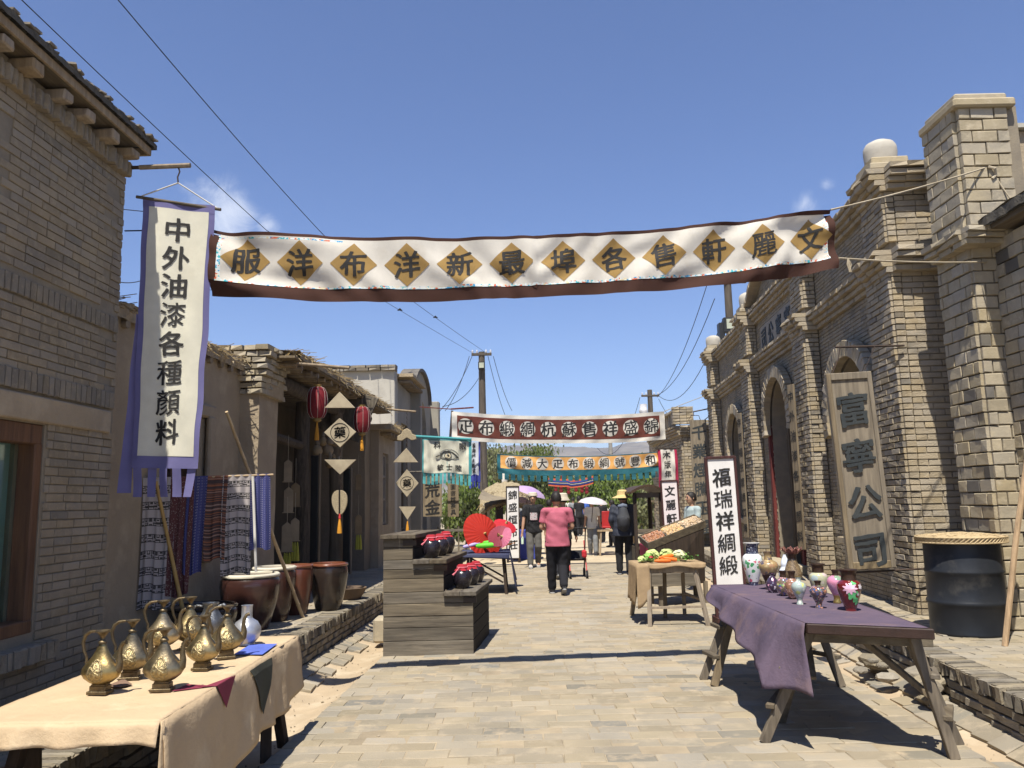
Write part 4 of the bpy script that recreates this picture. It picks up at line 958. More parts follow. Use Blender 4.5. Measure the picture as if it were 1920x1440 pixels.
# a loose outer flap of the border on the left
mb = MB(); mb.grid(lambda u, v: Vector((vP(0, .45+v*.65).x-.015-.09*(1-u)*v, vP(0, .45+v*.65).y+.05*u, vP(0, .45+v*.67).z)), 3, 20); mb.build('loose_flap', C_VIOLET, vb, smooth=True)
for i, ch in enumerate('中外油漆各種顏料'):
    vv = .105+i*(.79/7); mb = MB(); write(mb, ch, .215, lambda x, z, h_: vP(.505-.012*i*0+x/.60, vv-z/2.12, .011), bold=(.012 if ch in '顏種漆' else .022), wx=1.05); mb.build('letter', M_INK, vb)
mb = MB(); mb.tube([at(256, 369, 6.5), at(414, 393, 6.5)], .014, 8); mb.build('top_rod', W_GREY_X, vb, smooth=True)
mb = MB(); q = at(334, 343, 6.5); mb.tube([at(262, 369, 6.5), q], .006, 6); mb.tube([q, at(410, 392, 6.5)], .006, 6)
mb.build('cord', M_WROPE, vb)
mb = MB(); mb.tube([q, at(333, 332, 6.5), at(337, 322, 6.5), at(334, 312, 6.5)], .007, 6); mb.build('hook', M_IRON, vb)
mb = MB(); mb.tube([at(222, 315, 6.5), at(262, 314, 6.5)], .017, 8); br = mb.build('bracket_pole', M_IRON, None, smooth=True); tag(br, 'iron and bamboo pole sticking out of the brick house corner', 'pole')
mb = MB(); mb.tube([at(262, 314, 6.5), at(357, 310, 6.5)], .022, 8); mb.build('bamboo_end', W_TAN, br, smooth=True)

# ================================================================== general hanging boards and signs
def sign(name, label, cat, P0, w, h, t, chars, cs, face, ink=M_INK, frame=None, rz=0, ry=0, z0=None, step=None, top=.1, fm=None, thick=0, fw=.03, rx=0, bold=.012, wx=1, gap=None):
    """upright board: P0 is the bottom centre of the front face"""
    M = TR(P0[0], P0[1], P0[2], rz, rx, ry); o = thing(name, P0, label, cat)
    b = MB(M); b.box((0, t/2, h/2), (w, t, h)); b.build('board', face, o, bevel=.004)
    if frame:
        for c, d in (((-w/2-fw/2+.004, 0, h/2), (fw, t+.03, h+.04)), ((w/2+fw/2-.004, 0, h/2), (fw, t+.03, h+.04)), ((0, 0, h+fw/2-.004), (w+fw, t+.034, fw)), ((0, 0, -fw/2+.004), (w+fw, t+.034, fw))):
            b = MB(M); b.box((c[0], t/2, c[2]), d); b.build('frame', frame, o, bevel=.004)
    n = len(chars)
    for i, ch in enumerate(chars):
        zc = h-top-cs*.5-i*(step or (h-2*top-cs)/max(1, n-1))
        mb = MB(M); write(mb, ch, cs, lambda x, z, h_: Vector((x, -.006-h_, zc+z)), bold=bold, thick=thick, wx=wx); mb.build('letter', ink, o)
    return o
PW_ = mat('sign_white', (.70, .68, .66), (.62, .60, .58), rough=.6, bump=.1, scale=5)
PPK = mat('sign_pinkish', (.72, .65, .64), (.66, .60, .6), rough=.6, bump=.1)
FRD = wood('frame_dark_red', (.075, .03, .028), 'z', (.04, .018, .016), rough=.5)
# 富寧公司 board
S0, S1, T0, T1 = at(1592, 1068, 9.0), at(1680, 1065, 9.0), at(1548, 700, 9.0), at(1632, 693, 9.0)
w_ = (S1-S0).length; h_ = (T0-S0).length
lean = math.atan2(((T0+T1)/2-(S0+S1)/2).x, ((T0+T1)/2-(S0+S1)/2).z)
cs_ = thing('company_sign', (S0+S1)/2, 'large grey timber board with four carved black characters hung before the near arched window', 'sign')
Msg = TR(((S0+S1)/2).x, 9.0, ((S0+S1)/2).z, 0, 0, lean)
b = MB(Msg); b.box((0, .03, h_/2), (w_, .05, h_)); b.build('board', W_SIGN, cs_, bevel=.006)
for c, d in (((-w_/2+.025, 0, h_/2), (.05, .03, h_)), ((w_/2-.025, 0, h_/2), (.05, .03, h_)), ((0, -.001, h_-.04), (w_-.1, .028, .08)), ((0, -.001, .04), (w_-.1, .028, .08))):
    b = MB(Msg); b.box(c, d); b.build('frame', W_SIGN, cs_, bevel=.006)
for i, ch in enumerate('富寧公司'):
    mb = MB(Msg); write(mb, ch, .40, lambda x, z, hh: Vector((x, -.012-hh, h_-.42-i*.52+z)), bold=.014, thick=.014); mb.build('letter', M_CARVE, cs_)
mb = MB(); mb.tube([at(1566, 651, 9.0), at(1695, 648, 9.16)], .013, 6); ib = tag(mb.build('iron_bracket', M_IRON), 'thin rusty iron bar holding the large company board above the window', 'bracket')
mb = MB(); mb.tube([at(1575, 651, 9.0), at(1572, 672, 9.0), at(1560, 702, 9.0)], .006, 5); mb.build('hook', M_IRON, cs_)
mb = MB(); mb.tube([at(1640, 650, 9.0), at(1622, 692, 9.0)], .006, 5); mb.build('hook', M_IRON, cs_)
mb = MB(); mb.tube([at(1596, 1074, 9.02), at(1740, 1066, 9.1)], .012, 6); tag(mb.build('iron_bar', M_IRON), 'low iron bar under the large company board, reaching to the corner pier', 'bar')
# narrow boards either side of the door
def wallboard(name, label, y, z0, z1, chars, w=.17):
    M = RF @ TR(-.36, y, z0, rz=-.0) @ Matrix.Rotation(-math.pi/2+.35, 4, 'Z'); o = thing(name, (M @ Vector((0, 0, 0))), label, 'sign')
    b = MB(M); b.box((0, 0, (z1-z0)/2), (w, .03, z1-z0)); b.build('board', W_SIGN, o, bevel=.004)
    st = (z1-z0-.4)/(len(chars)-1)
    for i, ch in enumerate(chars):
        mb = MB(M); write(mb, ch, .19, lambda x, z, hh: Vector((x*.8, -.02-hh, z1-z0-.2-i*st+z)), bold=.008); mb.build('letter', M_INK, o)
wallboard('wall_board', 'long narrow timber board with black characters beside the red door, nearer one', 13.0, .75, 3.4, '中外油漆各種顏料')
wallboard('wall_board', 'narrow timber board with faint characters past the red door, on the farther pilaster', 17.2, .75, 3.38, '存百福生意通四海', .15)

# standing framed signs
o = sign('framed_sign', 'tall white framed sign with five brush characters standing behind the purple table', 'sign', ((2.50+2.84)/2+.02, 10.3, .12), .34, 1.97, .04, '福瑞祥綢緞', .245, PW_, frame=FRD, ry=-.02, top=.115, step=.275, fw=.035)
b = MB(); b.box((2.5, 10.32, .06), (.05, .3, .12)); b.box((2.85, 10.32, .06), (.05, .3, .12)); b.build('foot', FRD, o)
o = sign('framed_sign', 'pinkish white framed sign with three characters behind the nut stall', 'sign', (3.10, 16, .8), .30, 1.13, .04, '文麗軒', .21, PPK, frame=FRD, top=.085, step=.27, ry=-.02)
b = MB(); b.box((2.93, 16.03, .4), (.05, .05, .8)); b.box((3.27, 16.03, .4), (.05, .05, .8)); b.build('leg', FRD, o)
o = sign('framed_sign', 'slim white sign with five characters in a dark frame before the thatched stall', 'sign', (-.06, 21.5, .12), .31, 1.86, .05, '錦盛恒布莊', .25, PW_, frame=W_DARK, top=.09, step=.325, ry=.01)
b = MB(); b.box((-.2, 21.5, .06), (.06, .4, .12)); b.box((.1, 21.5, .06), (.06, .4, .12)); b.build('foot', W_DARK, o)
o = sign('hanging_board', 'very tall weathered board with six black characters at the far end of the company building', 'sign', (5.18, 22.3, .63), .46, 3.12, .05, '千業煙騰玉福', .42, W_SIGN, ink=M_CARVE, top=.14, step=.52, bold=.015, ry=-.0)
mb = MB(); mb.tube([at(1300, 772, 22.3), at(1345, 763, 22.3)], .02, 6); mb.tube([at(1300, 772, 22.3), at(1301, 780, 22.3)], .01, 5); mb.tube([at(1291, 787, 22.3), at(1296, 779, 22.3), at(1310, 779, 22.3), at(1313, 787, 22.3)], .01, 5)
tag(mb.build('iron_bracket', M_IRON), 'dark iron hanger above the very tall weathered board', 'bracket')
# small cloth banners and far banners
banner('street_banner', 'brown banner with white rim and ten black characters in white circles, second over the street', at(847, 771, 19), at(1246, 771, 19), .66, .12, 19,
    [(0, 1, C_WHITE, 'border', 0, 1), (.13, .86, C_MAROON, 'field', .025, .975)], ('疋布緞綢杭蘇售祥盛錦', .065, .935, .49), ('circle', .185), .36, patchm=C_WHITE, fold=.02, seed=2, diag=.4)
mb = MB(); mb.tube([at(848, 770, 19.02), at(844, 823, 19.02)], .03, 6); tag(mb.build('banner_pole', M_IRON), 'short pole at the left end of the brown banner', 'pole')
rope('rope', 'cord from the brown banner to the brick building on its right', [at(1246, 771, 19), at(1340, 735, 22)], .008)
banner('street_banner', 'orange banner with teal edge and toothed hem, ten characters, third over the street', at(932, 851, 26), at(1241, 846, 26), .62, .12, 26,
    [(0, 1, C_DTEAL, 'border', 0, 1), (.05, .72, C_ORANGE, 'field', .02, .975)], ('價減大疋布緞綢號豐和', .085, .93, .39), ('circle', .20), .33, patchm=C_WHITE, fold=.03, seed=4, diag=.5, teeth=(.98, .2, C_DTEAL, 26))
# eye doctor banner
eb, eP = banner('eye_banner', 'small white banner with a drawn eye, teal border and teal fringe over the walkway', at(792, 823, 17), at(884, 826, 17), .72, 0.0, 17,
    [(0, 1, C_TEAL, 'border', 0, 1), (.03, .98, C_CREAM, 'field', .03, .94)], ('科眼', .30, .82, .17), None, .155, fold=.03, seed=7, teeth=(1.0, .22, C_TEAL, 12), diag=.2)
for i, ch in enumerate('敏士陸'):
    mb = MB(); write(mb, ch, .14, lambda x, z, hh: eP(.36+i*.185+x/1.04, .82-z/.72, .013), bold=.008); mb.build('letter', M_INK, eb)
mb = MB(); W2 = 1.04
def ecurve(pts, r=.006): mb.tube([eP(.52+x/W2, .48-z/.72, .014) for x, z in pts], r, 5)
ecurve([(-.26, -.02), (-.16, .02), (-.08, .08), (0, .10), (.09, .08), (.17, .02), (.22, -.03)], .009); ecurve([(-.16, .01), (-.08, -.06), (.02, -.09), (.12, -.06), (.19, -.02)]); ecurve([(-.18, .07), (-.06, .13), (.06, .14), (.16, .10), (.22, .04)], .004)
ecurve([(.075*math.cos(q*.45), .075*math.sin(q*.45)) for q in range(15)], .006); mb.build('eye_outline', M_INK, eb)
mb = MB(); mb.add([eP(.52+.03*math.cos(q*math.pi/8)/W2, .48-.03*math.sin(q*math.pi/8)/.72, .016) for q in range(16)], [tuple(range(16))]); mb.build('pupil', M_INK, eb)
mb = MB(); mb.add([eP(.52+.06*math.cos(q*math.pi/8)/W2, .48-.06*math.sin(q*math.pi/8)/.72, .012) for q in range(16)], [tuple(range(16))]); mb.build('iris', cloth_mat('iris', (.60, .52, .36)), eb)
mb = MB(); mb.tube([at(775, 818, 17), at(884, 824, 17)], .03, 8); tag(mb.build('banner_rod', C_TEAL, None, smooth=True), 'teal wrapped rod carrying the small eye banner', 'rod')
wb, wP = banner('hanging_banner', 'narrow white banner with blue fringe and tiny characters just behind the eye banner', at(878, 829, 20), at(900, 829, 20), .98, 0, 20,
    [(0, .83, cloth_mat('pale_cloth', (.6, .63, .68)), 'field', 0, .86), (0, 1, C_BLUE, 'border', .86, 1), (.83, 1.0, C_BLUE, 'border', 0, 1)], ('眼', .5, .6, .09) if False else ('科藥', .4, .42, .09), None, .12, fold=.02, seed=5, teeth=(1.0, .15, C_BLUE, 4))
for i, ch in enumerate('德州名醫堂'):
    mb = MB(); write(mb, ch, .10, lambda x, z, hh: wP(.45+x/.29, .22+i*.13-z/.98, .013), bold=.008); mb.build('letter', M_INK, wb)
nb, nP = banner('hanging_banner', 'white cloth banner with crimson edges and brush characters above the pinkish sign', at(1233, 843, 17), at(1269, 843, 17), .80, 0, 17,
    [(0, 1, C_PINKR, 'border', 0, .16), (0, 1, C_PINKR, 'border', .84, 1), (0, 1, C_WHITE, 'field', .15, .86)], ('木木', .45, .452, .14), None, .17, fold=.02, seed=3)
for i, ch in enumerate('版年畫'):
    mb = MB(); write(mb, ch, .16, lambda x, z, hh: nP(.47+x/.43, .40+i*.25-z/.80, .013), bold=.008); mb.build('letter', M_INK, nb)
mb = MB(); mb.tube([at(1228, 841, 17.02), at(1275, 841, 17.02)], .014, 6); mb.tube([at(1230, 841, 17.02), at(1250, 822, 17.02), at(1272, 841, 17.02)], .006, 5); mb.build('rod', W_DARK, nb)
# gold boards by the plastered house
sign('hanging_board', 'timber board with two large black characters hanging under the eye banner', 'sign', (-1.875, 18.5, 1.29), .43, .92, .04, '荒金', .36, W_SIGN, top=.13, step=.40, bold=.02)
sign('hanging_board', 'narrower timber board with small characters beside the board of two large ones', 'sign', (-1.43, 18.9, 1.27), .26, .95, .04, '寫圖書館茶具', .13, W_SIGN, top=.05, step=.145)
mb = MB(); mb.tube([(-2.6, 18.55, 2.32), (-1.2, 18.55, 2.32)], .018, 6); tag(mb.build('board_rod', W_GREY_X), 'thin rod from which the two timber boards hang', 'rod')
mb = MB(); mb.tube([at(787, 763, 19.3), at(845, 767, 19.3)], .012, 5); mb.tube([at(845, 767, 19.3), at(888, 764, 19.3)], .02, 5); tag(mb.build('iron_rod', W_RED), 'thin iron rod with red end sticking out of the plastered house', 'rod')

# ================================================================== medicine shop signs on chains
def chain(mb, p, q, r=.006): 
    n = max(2, int((p-q).length/.045))
    for k in range(n):
        a, b = p.lerp(q, k/n), p.lerp(q, (k+1)/n); c = (a+b)/2; hl = (b-a).length*.58
        w = Vector((.012, 0, 0)) if k % 2 else Vector((0, .012, 0)); mb.tube([c+Vector((0, 0, hl)), c+w, c-Vector((0, 0, hl)), c-w, c+Vector((0, 0, hl))], r*.6, 4)
BRD = mat('pale_board', (.40, .34, .235), (.29, .24, .165), scale=6, bump=.2, bscale=30, col3=(.16, .13, .09), s3=2.6, t3=.66)
TAS = mat('tassel_orange', (.62, .28, .03), (.45, .2, .02), scale=20, stretch=(8, 8, 1), bump=.5, bscale=120)
TASY = mat('tassel_yellow', (.42, .38, .05), (.3, .28, .04), scale=20, stretch=(8, 8, 1), bump=.5, bscale=120)
TASR = mat('tassel_red', (.5, .04, .04))
def tassel(par, p, L_, m, r=.03):
    mb = MB(); mb.lathe([(.006, 0), (.013, -.02), (.014, -.045), (.018, -.06), (r, -L_*.7), (r*1.15, -L_), (.0, -L_+.01)], p, 12); mb.build('tassel', m, par, smooth=True)
def medstring(Y, pr, tri1, dia, tri2, label, fish, rodlabel):
    mb = MB(); mb.tube([at(*pr[0], Y), at(*pr[1], Y)], .022, 8); tag(mb.build('sign_rod', W_TAN, None, smooth=True), rodlabel, 'rod')
    t = thing('chain_sign', at(*pr[2], Y), label, 'sign')
    poly = lambda pts: [((at(*p, Y)).x, (at(*p, Y)).z) for p in pts]
    M0 = Matrix.Translation((0, Y-.015, 0))
    for nm, pts in (('triangle_board', tri1), ('diamond_board', dia), ('triangle_board', tri2)):
        mb = MB(); mb.prism(poly(pts), M0, .03); mb.build(nm, BRD, t, bevel=.003)
    cx, cz = sum(p[0] for p in poly(dia))/4, sum(p[1] for p in poly(dia))/4; rr_ = (poly(dia)[1][0]-poly(dia)[3][0])*.29
    mb = MB(M0); write(mb, '藥', abs(rr_)*1.32, lambda x, z, hh: Vector((cx+x, -.004, cz+z)), bold=.008); mb.build('letter', M_INK, t)
    mb = MB(M0); mb.tube([(cx+rr_*math.cos(k*.3307), -.003, cz+rr_*math.sin(k*.3307)) for k in range(20)], .004, 4); mb.build('ring', M_INK, t)
    mb = MB()
    ys = [pr[2], tri1[0]], [(tri1[0][0], tri1[1][1]), dia[0]], [dia[2], (dia[2][0], tri2[0][1])]
    for a, b in ys: chain(mb, at(*a, Y), at(*b, Y))
    if fish: chain(mb, at(*tri2[2], Y), at(*fish[0], Y))
    mb.build('chain', M_IRON, t)
    return t
t1 = medstring(10.3, ((558, 682), (655, 690), (637, 691)), [(637, 735), (666, 765), (609, 765)], [(637, 784), (668, 810), (638, 839), (608, 811)], [(608, 862), (668, 862), (638, 890)],
    'near string of triangle and diamond boards with a carved fish pair and orange tassel', [(638, 918)], 'peeled rod over the porch holding the near string of boards')
# carved double fish
def fishpair(t, Y, cx, cy, w, h):
    for s in (-1, 1):
        pts = []
        for k in range(13):
            a = math.pi*k/12; pts.append((cx+s*(1.5+w*math.sin(a)*(1-.25*math.cos(a)*-1)), cy-h*math.cos(a)*1.0))
        pts2 = [(p[0], p[1]) for p in pts]; mb = MB(); mb.prism([((at(*p, Y)).x, (at(*p, Y)).z) for p in pts2], Matrix.Translation((0, Y-.02, 0)), .035); mb.build('fish_board', mat('carved_scales', (.40, .33, .21), (.25, .2, .13), scale=60, bump=1, bscale=130, bdist=.006), t, bevel=.004)
fishpair(t1, 10.3, 637, 942, 13, 23)
tassel(t1, at(637, 970, 10.3), .20, TAS, .028); tassel(t1, at(637, 963, 10.3), .05, TASR, .012)
t2 = medstring(16, ((724, 767), (780, 772), (763, 772)), [(762, 840), (784, 867), (737, 867)], [(763, 880), (785, 906), (763, 932), (742, 906)], [(748, 950), (780, 950), (764, 975)],
    'farther string of triangle and diamond boards topped by a carved cloud scroll', None, 'peeled rod under the eave corner holding the farther string of boards')
mb = MB(); chain(mb, at(763, 805, 16), at(763, 840, 16)); mb.build('chain', M_IRON, t2)
pts = [(763, 803), (770, 807), (773, 814), (780, 816), (781, 824), (772, 826), (763, 821), (753, 827), (745, 826), (745, 818), (752, 814), (756, 807)]
mb = MB(); mb.prism([((at(*p, 16)).x, (at(*p, 16)).z) for p in pts], Matrix.Translation((0, 15.98, 0)), .04); mb.build('cloud_board', mat('carved_scales', (0, 0, 0)), t2, bevel=.01)
tassel(t2, at(764, 977, 16), .2, TAS, .03)
# lanterns
LRED = mat('lantern_red', (.26, .024, .032), (.20, .018, .025), rough=.7, scale=8, bump=.2, trans=.3); LRIB = mat('lantern_rib', (.5, .42, .38)); LGOLD = mat('lantern_gold', (.35, .24, .08), metal=.3, rough=.5)
def lantern(px, py, Y, label, r=.13, s=1):
    c = at(px, py, Y); t = thing('red_lantern', c, label, 'lantern', 'red lanterns under the porch eave')
    prof = [(.05*s, .22*s), (.09*s, .205*s), (r*.92*s, .14*s), (r*s, .05*s), (r*s, -.05*s), (r*.92*s, -.14*s), (.09*s, -.205*s), (.05*s, -.22*s)]
    mb = MB(); mb.lathe(prof, c, 24, fn=lambda a, i: 1-.035*abs(math.cos(a*4))); mb.build('shade', LRED, t, smooth=True)
    mb = MB()
    for k in range(8):
        a = 2*math.pi*(k+.5)/8-.1; mb.tube([c+Vector(((p[0]+.003)*math.cos(a), (p[0]+.003)*math.sin(a), p[1])) for p in prof], .003*s, 4)
    mb.build('rib', LRIB, t)['kind'] = 'stuff'
    mb = MB(); mb.lathe([(.055*s, .215*s), (.06*s, .25*s), (.0, .255*s)], c, 16); mb.lathe([(.055*s, -.215*s), (.06*s, -.25*s), (.03*s, -.27*s), (.0, -.275*s)], c, 16); mb.build('collar', LGOLD, t, smooth=True)
    tassel(t, c+Vector((0, 0, -.27*s)), .25*s, TAS, .03*s)
    mb = MB(); mb.tube([c+Vector((0, 0, .25*s)), c+Vector((0, 0, .42*s))], .004, 5); mb.build('cord', M_IRON, t)
lantern(595, 755, 11, 'nearer red silk lantern with orange tassel under the porch eave', .135)
lantern(679, 787, 13.4, 'farther red silk lantern with orange tassel beside the porch end wall', .135, 1.0)
# shop's hung plaque (tilted, old timber) and little house-shaped tags
pq = thing('old_plaque', at(650, 770, 14.2), 'large tilted old timber plaque under the porch eave between the lanterns', 'plaque')
pts = [(600, 715), (710, 747), (672, 830), (590, 800)]; mb = MB(); mb.prism([((at(*p, 14.2)).x, (at(*p, 14.2)).z) for p in pts], Matrix.Translation((0, 14.2, 0)), .06)
mb.build('board', mat('flaking_plaque', (.10, .085, .065), (.055, .045, .035), scale=5, bump=.8, bscale=20, col3=(.30, .255, .18), s3=1.6, t3=.57, stretch=(3, 3, 1)), pq, bevel=.008)
def taghouse(px, py, Y, s, label, tas=False):
    c = at(px, py, Y); t = thing('hanging_tag', c, label, 'tag', 'small house-shaped prescription tags in the porch'); w, h = .055*s, .13*s
    m = mat('aged_tag', (.30, .235, .15), (.2, .155, .10)) if Y < 11.5 else mat('brown_tag', (.22, .16, .09), (.15, .11, .06))
    b = MB(TR(c.x, c.y, c.z, .3)); b.prism([(-w, -h), (w, -h), (w, h), (0, h*1.35), (-w, h)], Matrix(), .02); b.build('board', m, t, bevel=.003)
    b = MB(TR(c.x, c.y, c.z, .3)); b.box((0, .01, -h-.006), (w*2.6, .03, .012)); b.build('ledge', m, t)
    mb = MB(); mb.tube([c+Vector((0, 0, h*1.3)), c+Vector((0, 0, h*1.3+.35))], .003, 4); mb.build('cord', M_ROPE, t)
    if tas:
        for k in (-.03, 0, .035): tassel(t, c+Vector((k, .01, -h-.02)), .26, TASY, .028)
for a in ((540, 885, 11.2, 1.0, 'small pale hanging tag highest in the dark doorway'), (541, 940, 11.3, 1.15, 'hanging tag below the highest pale one, left of the bark post'), (554, 930, 11.5, 1.1, 'hanging tag turned side on next to the bark post, middle height'),
          (538, 1010, 11.2, 1.3, 'lowest large hanging tag with yellow tassels behind the jars', True), (553, 995, 11.4, 1.05, 'thin hanging tag with yellow tassels nearest the bark post', True),
          (672, 905, 15, 1.0, 'reddish hanging tag on the porch end wall'), (672, 985, 14.5, 1.1, 'hanging tag with yellow tassels left of the porch end wall', True)): taghouse(*a)
for i, (px, Y, lab) in enumerate(((592, 12.4, 'dark painted couplet board on the bark post'), (652, 14.0, 'dark painted couplet board on the round grey post'))):
    c = at(px, 1075, Y); o = thing('couplet_board', c, lab, 'board'); b = MB(TR(c.x, c.y-.15, c.z, -.3)); b.box((0, 0, .9), (.13, .03, 1.75)); b.build('board', mat('slate_paint', (.03, .029, .027), (.02, .02, .019), rough=.5), o, bevel=.01)
    b = MB(TR(c.x, c.y-.15, c.z, -.3)); b.box((.08, .01, .9), (.02, .05, 1.8)); b.build('edge', W_GREY_Z, o)
gd = thing('gourd_bunch', at(615, 855, 13.2), 'bunch of dried gourds and straw hung behind the near lantern string', 'gourds')
for i in range(9):
    c = at(590+random.uniform(0, 55), 800+random.uniform(20, 90), 13.0+random.uniform(-.1, .3)); s = random.uniform(.7, 1.2)
    mb = MB(); mb.lathe([(.01, -.11*s), (.06*s, -.09*s), (.08*s, -.04*s), (.06*s, .02*s), (.03*s, .05*s), (.04*s, .09*s), (.02*s, .13*s), (.004, .15*s)], c, 12); mb.build('gourd', mat('dried_gourd', (.32, .24, .14), (.2, .15, .09), vary=.3), gd, smooth=True)
bas = at(628, 1110, 10.8); mb = MB(); mb.lathe([(.0, .0), (.14, .0), (.2, .08), (.24, .16), (.23, .165), (.19, .09), (.13, .012), (0, .012)], (-2.35, 11.6, PZ_L), 18)
tag(mb.build('shallow_basket', mat('basket', (.17, .12, .08), (.1, .07, .05), bump=1, bscale=90), None, smooth=True), 'shallow brown basket on the walkway past the last jar', 'basket')
random.seed(23)
# ================================================================== left table with brass ewers
TZ = .68
CL = mat('tan_tablecloth', (.47, .355, .225), (.42, .315, .20), rough=.95, spec=.05, scale=3, bump=.3, bscale=13, bdist=.02, col3=(.52, .41, .27), s3=4, t3=.6)
X0_, X1_, Y0_, Y1_ = -2.46, -1.60, 3.72, 5.95
tb = thing('trestle_table', (-2.0, 4.8, 0), 'dark wooden trestle table under the tan cloth with brass ewers', 'table')
b = MB()
for i in range(4): b = MB(); b.box((lerp(X0_, X1_, (i+.5)/4), (Y0_+Y1_)/2, TZ-.035), (.21, Y1_-Y0_-.06, .04)); b.build('plank', W_GREY_Y, tb, bevel=.004)
for y_ in (Y0_+.35, Y1_-.32):
    b = MB(); b.box(((X0_+X1_)/2, y_, TZ-.10), (.80, .09, .09)); b.build('trestle_beam', W_DARKX, tb, bevel=.005)
    for sx in (-1, 1):
        for sy in (-1, 1):
            x_ = (X0_+X1_)/2+sx*.34; foot = Vector((x_+sx*.06, y_+sy*.20, 0)); foot.z = gz(foot.x, foot.y) if foot.x > kl(foot.y) else PZ_L
            b = MB(); b.bar((x_, y_+sy*.02, TZ-.07), foot, .07, .05); b.build('leg', W_DARK, tb, bevel=.004)
    b = MB(); b.bar(((X0_+X1_)/2-.38, y_-.1, .38), ((X0_+X1_)/2+.38, y_-.1, .38), .05, .03); b.build('cross_bar', W_DARKX, tb)
cl = MB()
def clothtop(u, v):
    x, y = lerp(X0_-.02, X1_+.02, u), lerp(Y0_-.02, Y1_+.02, v); return Vector((x, y, TZ-.008+.004*mnoise.noise(Vector((x*5, y*5, 0)))+.002*mnoise.noise(Vector((x*17, y*17, 0)))))
cl.grid(clothtop, 30, 60)
def side_drop(v):     # how far the street side hangs
    return lerp(.60, .33, v)+.03*math.sin(v*9)
def sidec(u, v):      # u down, v along
    p = clothtop(1, v); d = u*side_drop(v); f = .02*math.sin(v*31+math.sin(v*9)*2)*u+.012*mnoise.noise(Vector((v*14, u*2, 3)))
    q = Vector((p.x+.012*min(1, u*8)+f+.03*u, p.y, p.z-d-(.006 if u > 0 else 0))); return q
cl.grid(sidec, 14, 60)
def frontc(u, v):
    p = clothtop(v, 0); d = u*(.10+.008*math.sin(v*5+1)+.006*math.sin(v*13)); f = .012*math.sin(v*26)*u
    return Vector((p.x, p.y-.01*min(1, u*6)-f-.02*u, p.z-d))
cl.grid(frontc, 6, 40)
def farc(u, v):
    p = clothtop(v, 1); return Vector((p.x+.02*u, p.y+.012+.03*u+.02*math.sin(v*18)*u, p.z-u*.33))
cl.grid(farc, 6, 30)
cl.grid(lambda u, v: Vector((X1_+.03+.05*u*v, Y0_-.03+.03*v-.05*(1-v)*u, TZ-.01-.62*u+.0*v)), 8, 3)
clo = tag(cl.build('tablecloth', CL, None, smooth=True, ang=70, solid=.003), 'tan cloth draped over the left table, hanging low on the street side', 'tablecloth')
def patch(name, label, pts, m, dz=.002, cat='cloth'):
    mb = MB(); mb.add([Vector(p)+Vector((0, 0, dz)) for p in pts], [tuple(range(len(pts)))]); return tag(mb.build(name, m, None, solid=.002), label, cat)
FB = mat('blue_felt', (.10, .15, .52), bump=.2); FM = mat('maroon_felt', (.20, .03, .055), bump=.2); FG = mat('grey_felt', (.052, .055, .042), bump=.2)
def tq(px, py): return ground(px, py, TZ+.0015)
patch('felt_square', 'blue cloth square on the tan table beside the silver vase', [tq(438, 1228), tq(470, 1209), tq(520, 1208), tq(492, 1228)], FB, .003)
patch('felt_square', 'dull brown cloth square beneath the leftmost brass ewer', [tq(200, 1287), tq(232, 1274), tq(248, 1284), tq(222, 1290)], mat('brown_felt', (.22, .14, .10)), .003)
def sp(v, d, off=.012):
    i = min(1, d/side_drop(v)); q = sidec(i, v); return q+Vector((off, 0, 0))
def vof(Y): return (Y-Y0_+.02)/(Y1_-Y0_+.04)
a, b_ = vof(4.36), vof(4.62)
mb = MB(); mb.add([tq(322, 1296), tq(352, 1283), tq(380, 1288), sp(b_, .0, .006)+Vector((0, 0, .004)), sp(a, .0, .006)+Vector((0, 0, .004))], [(0, 1, 2, 3, 4)])
mb.add([sp(b_, .0, .01)+Vector((0, 0, .004)), sp(a, .0, .01)+Vector((0, 0, .004)), sp(lerp(a, b_, .35), .12, .014)], [(0, 1, 2)])
tag(mb.build('felt_pennant', FM, None, solid=.002), 'maroon cloth triangle folded over the table edge by the front ewer', 'cloth')
a, b_ = vof(4.86), vof(5.28); mb = MB(); mb.grid(lambda u, v: sp(lerp(lerp(a, b_, v), lerp(a, b_, .55), u), .015+u*.30, .012), 8, 6)
tag(mb.build('felt_pennant', FG, None, solid=.002), 'dark grey cloth triangle hanging down the tan table side', 'cloth')
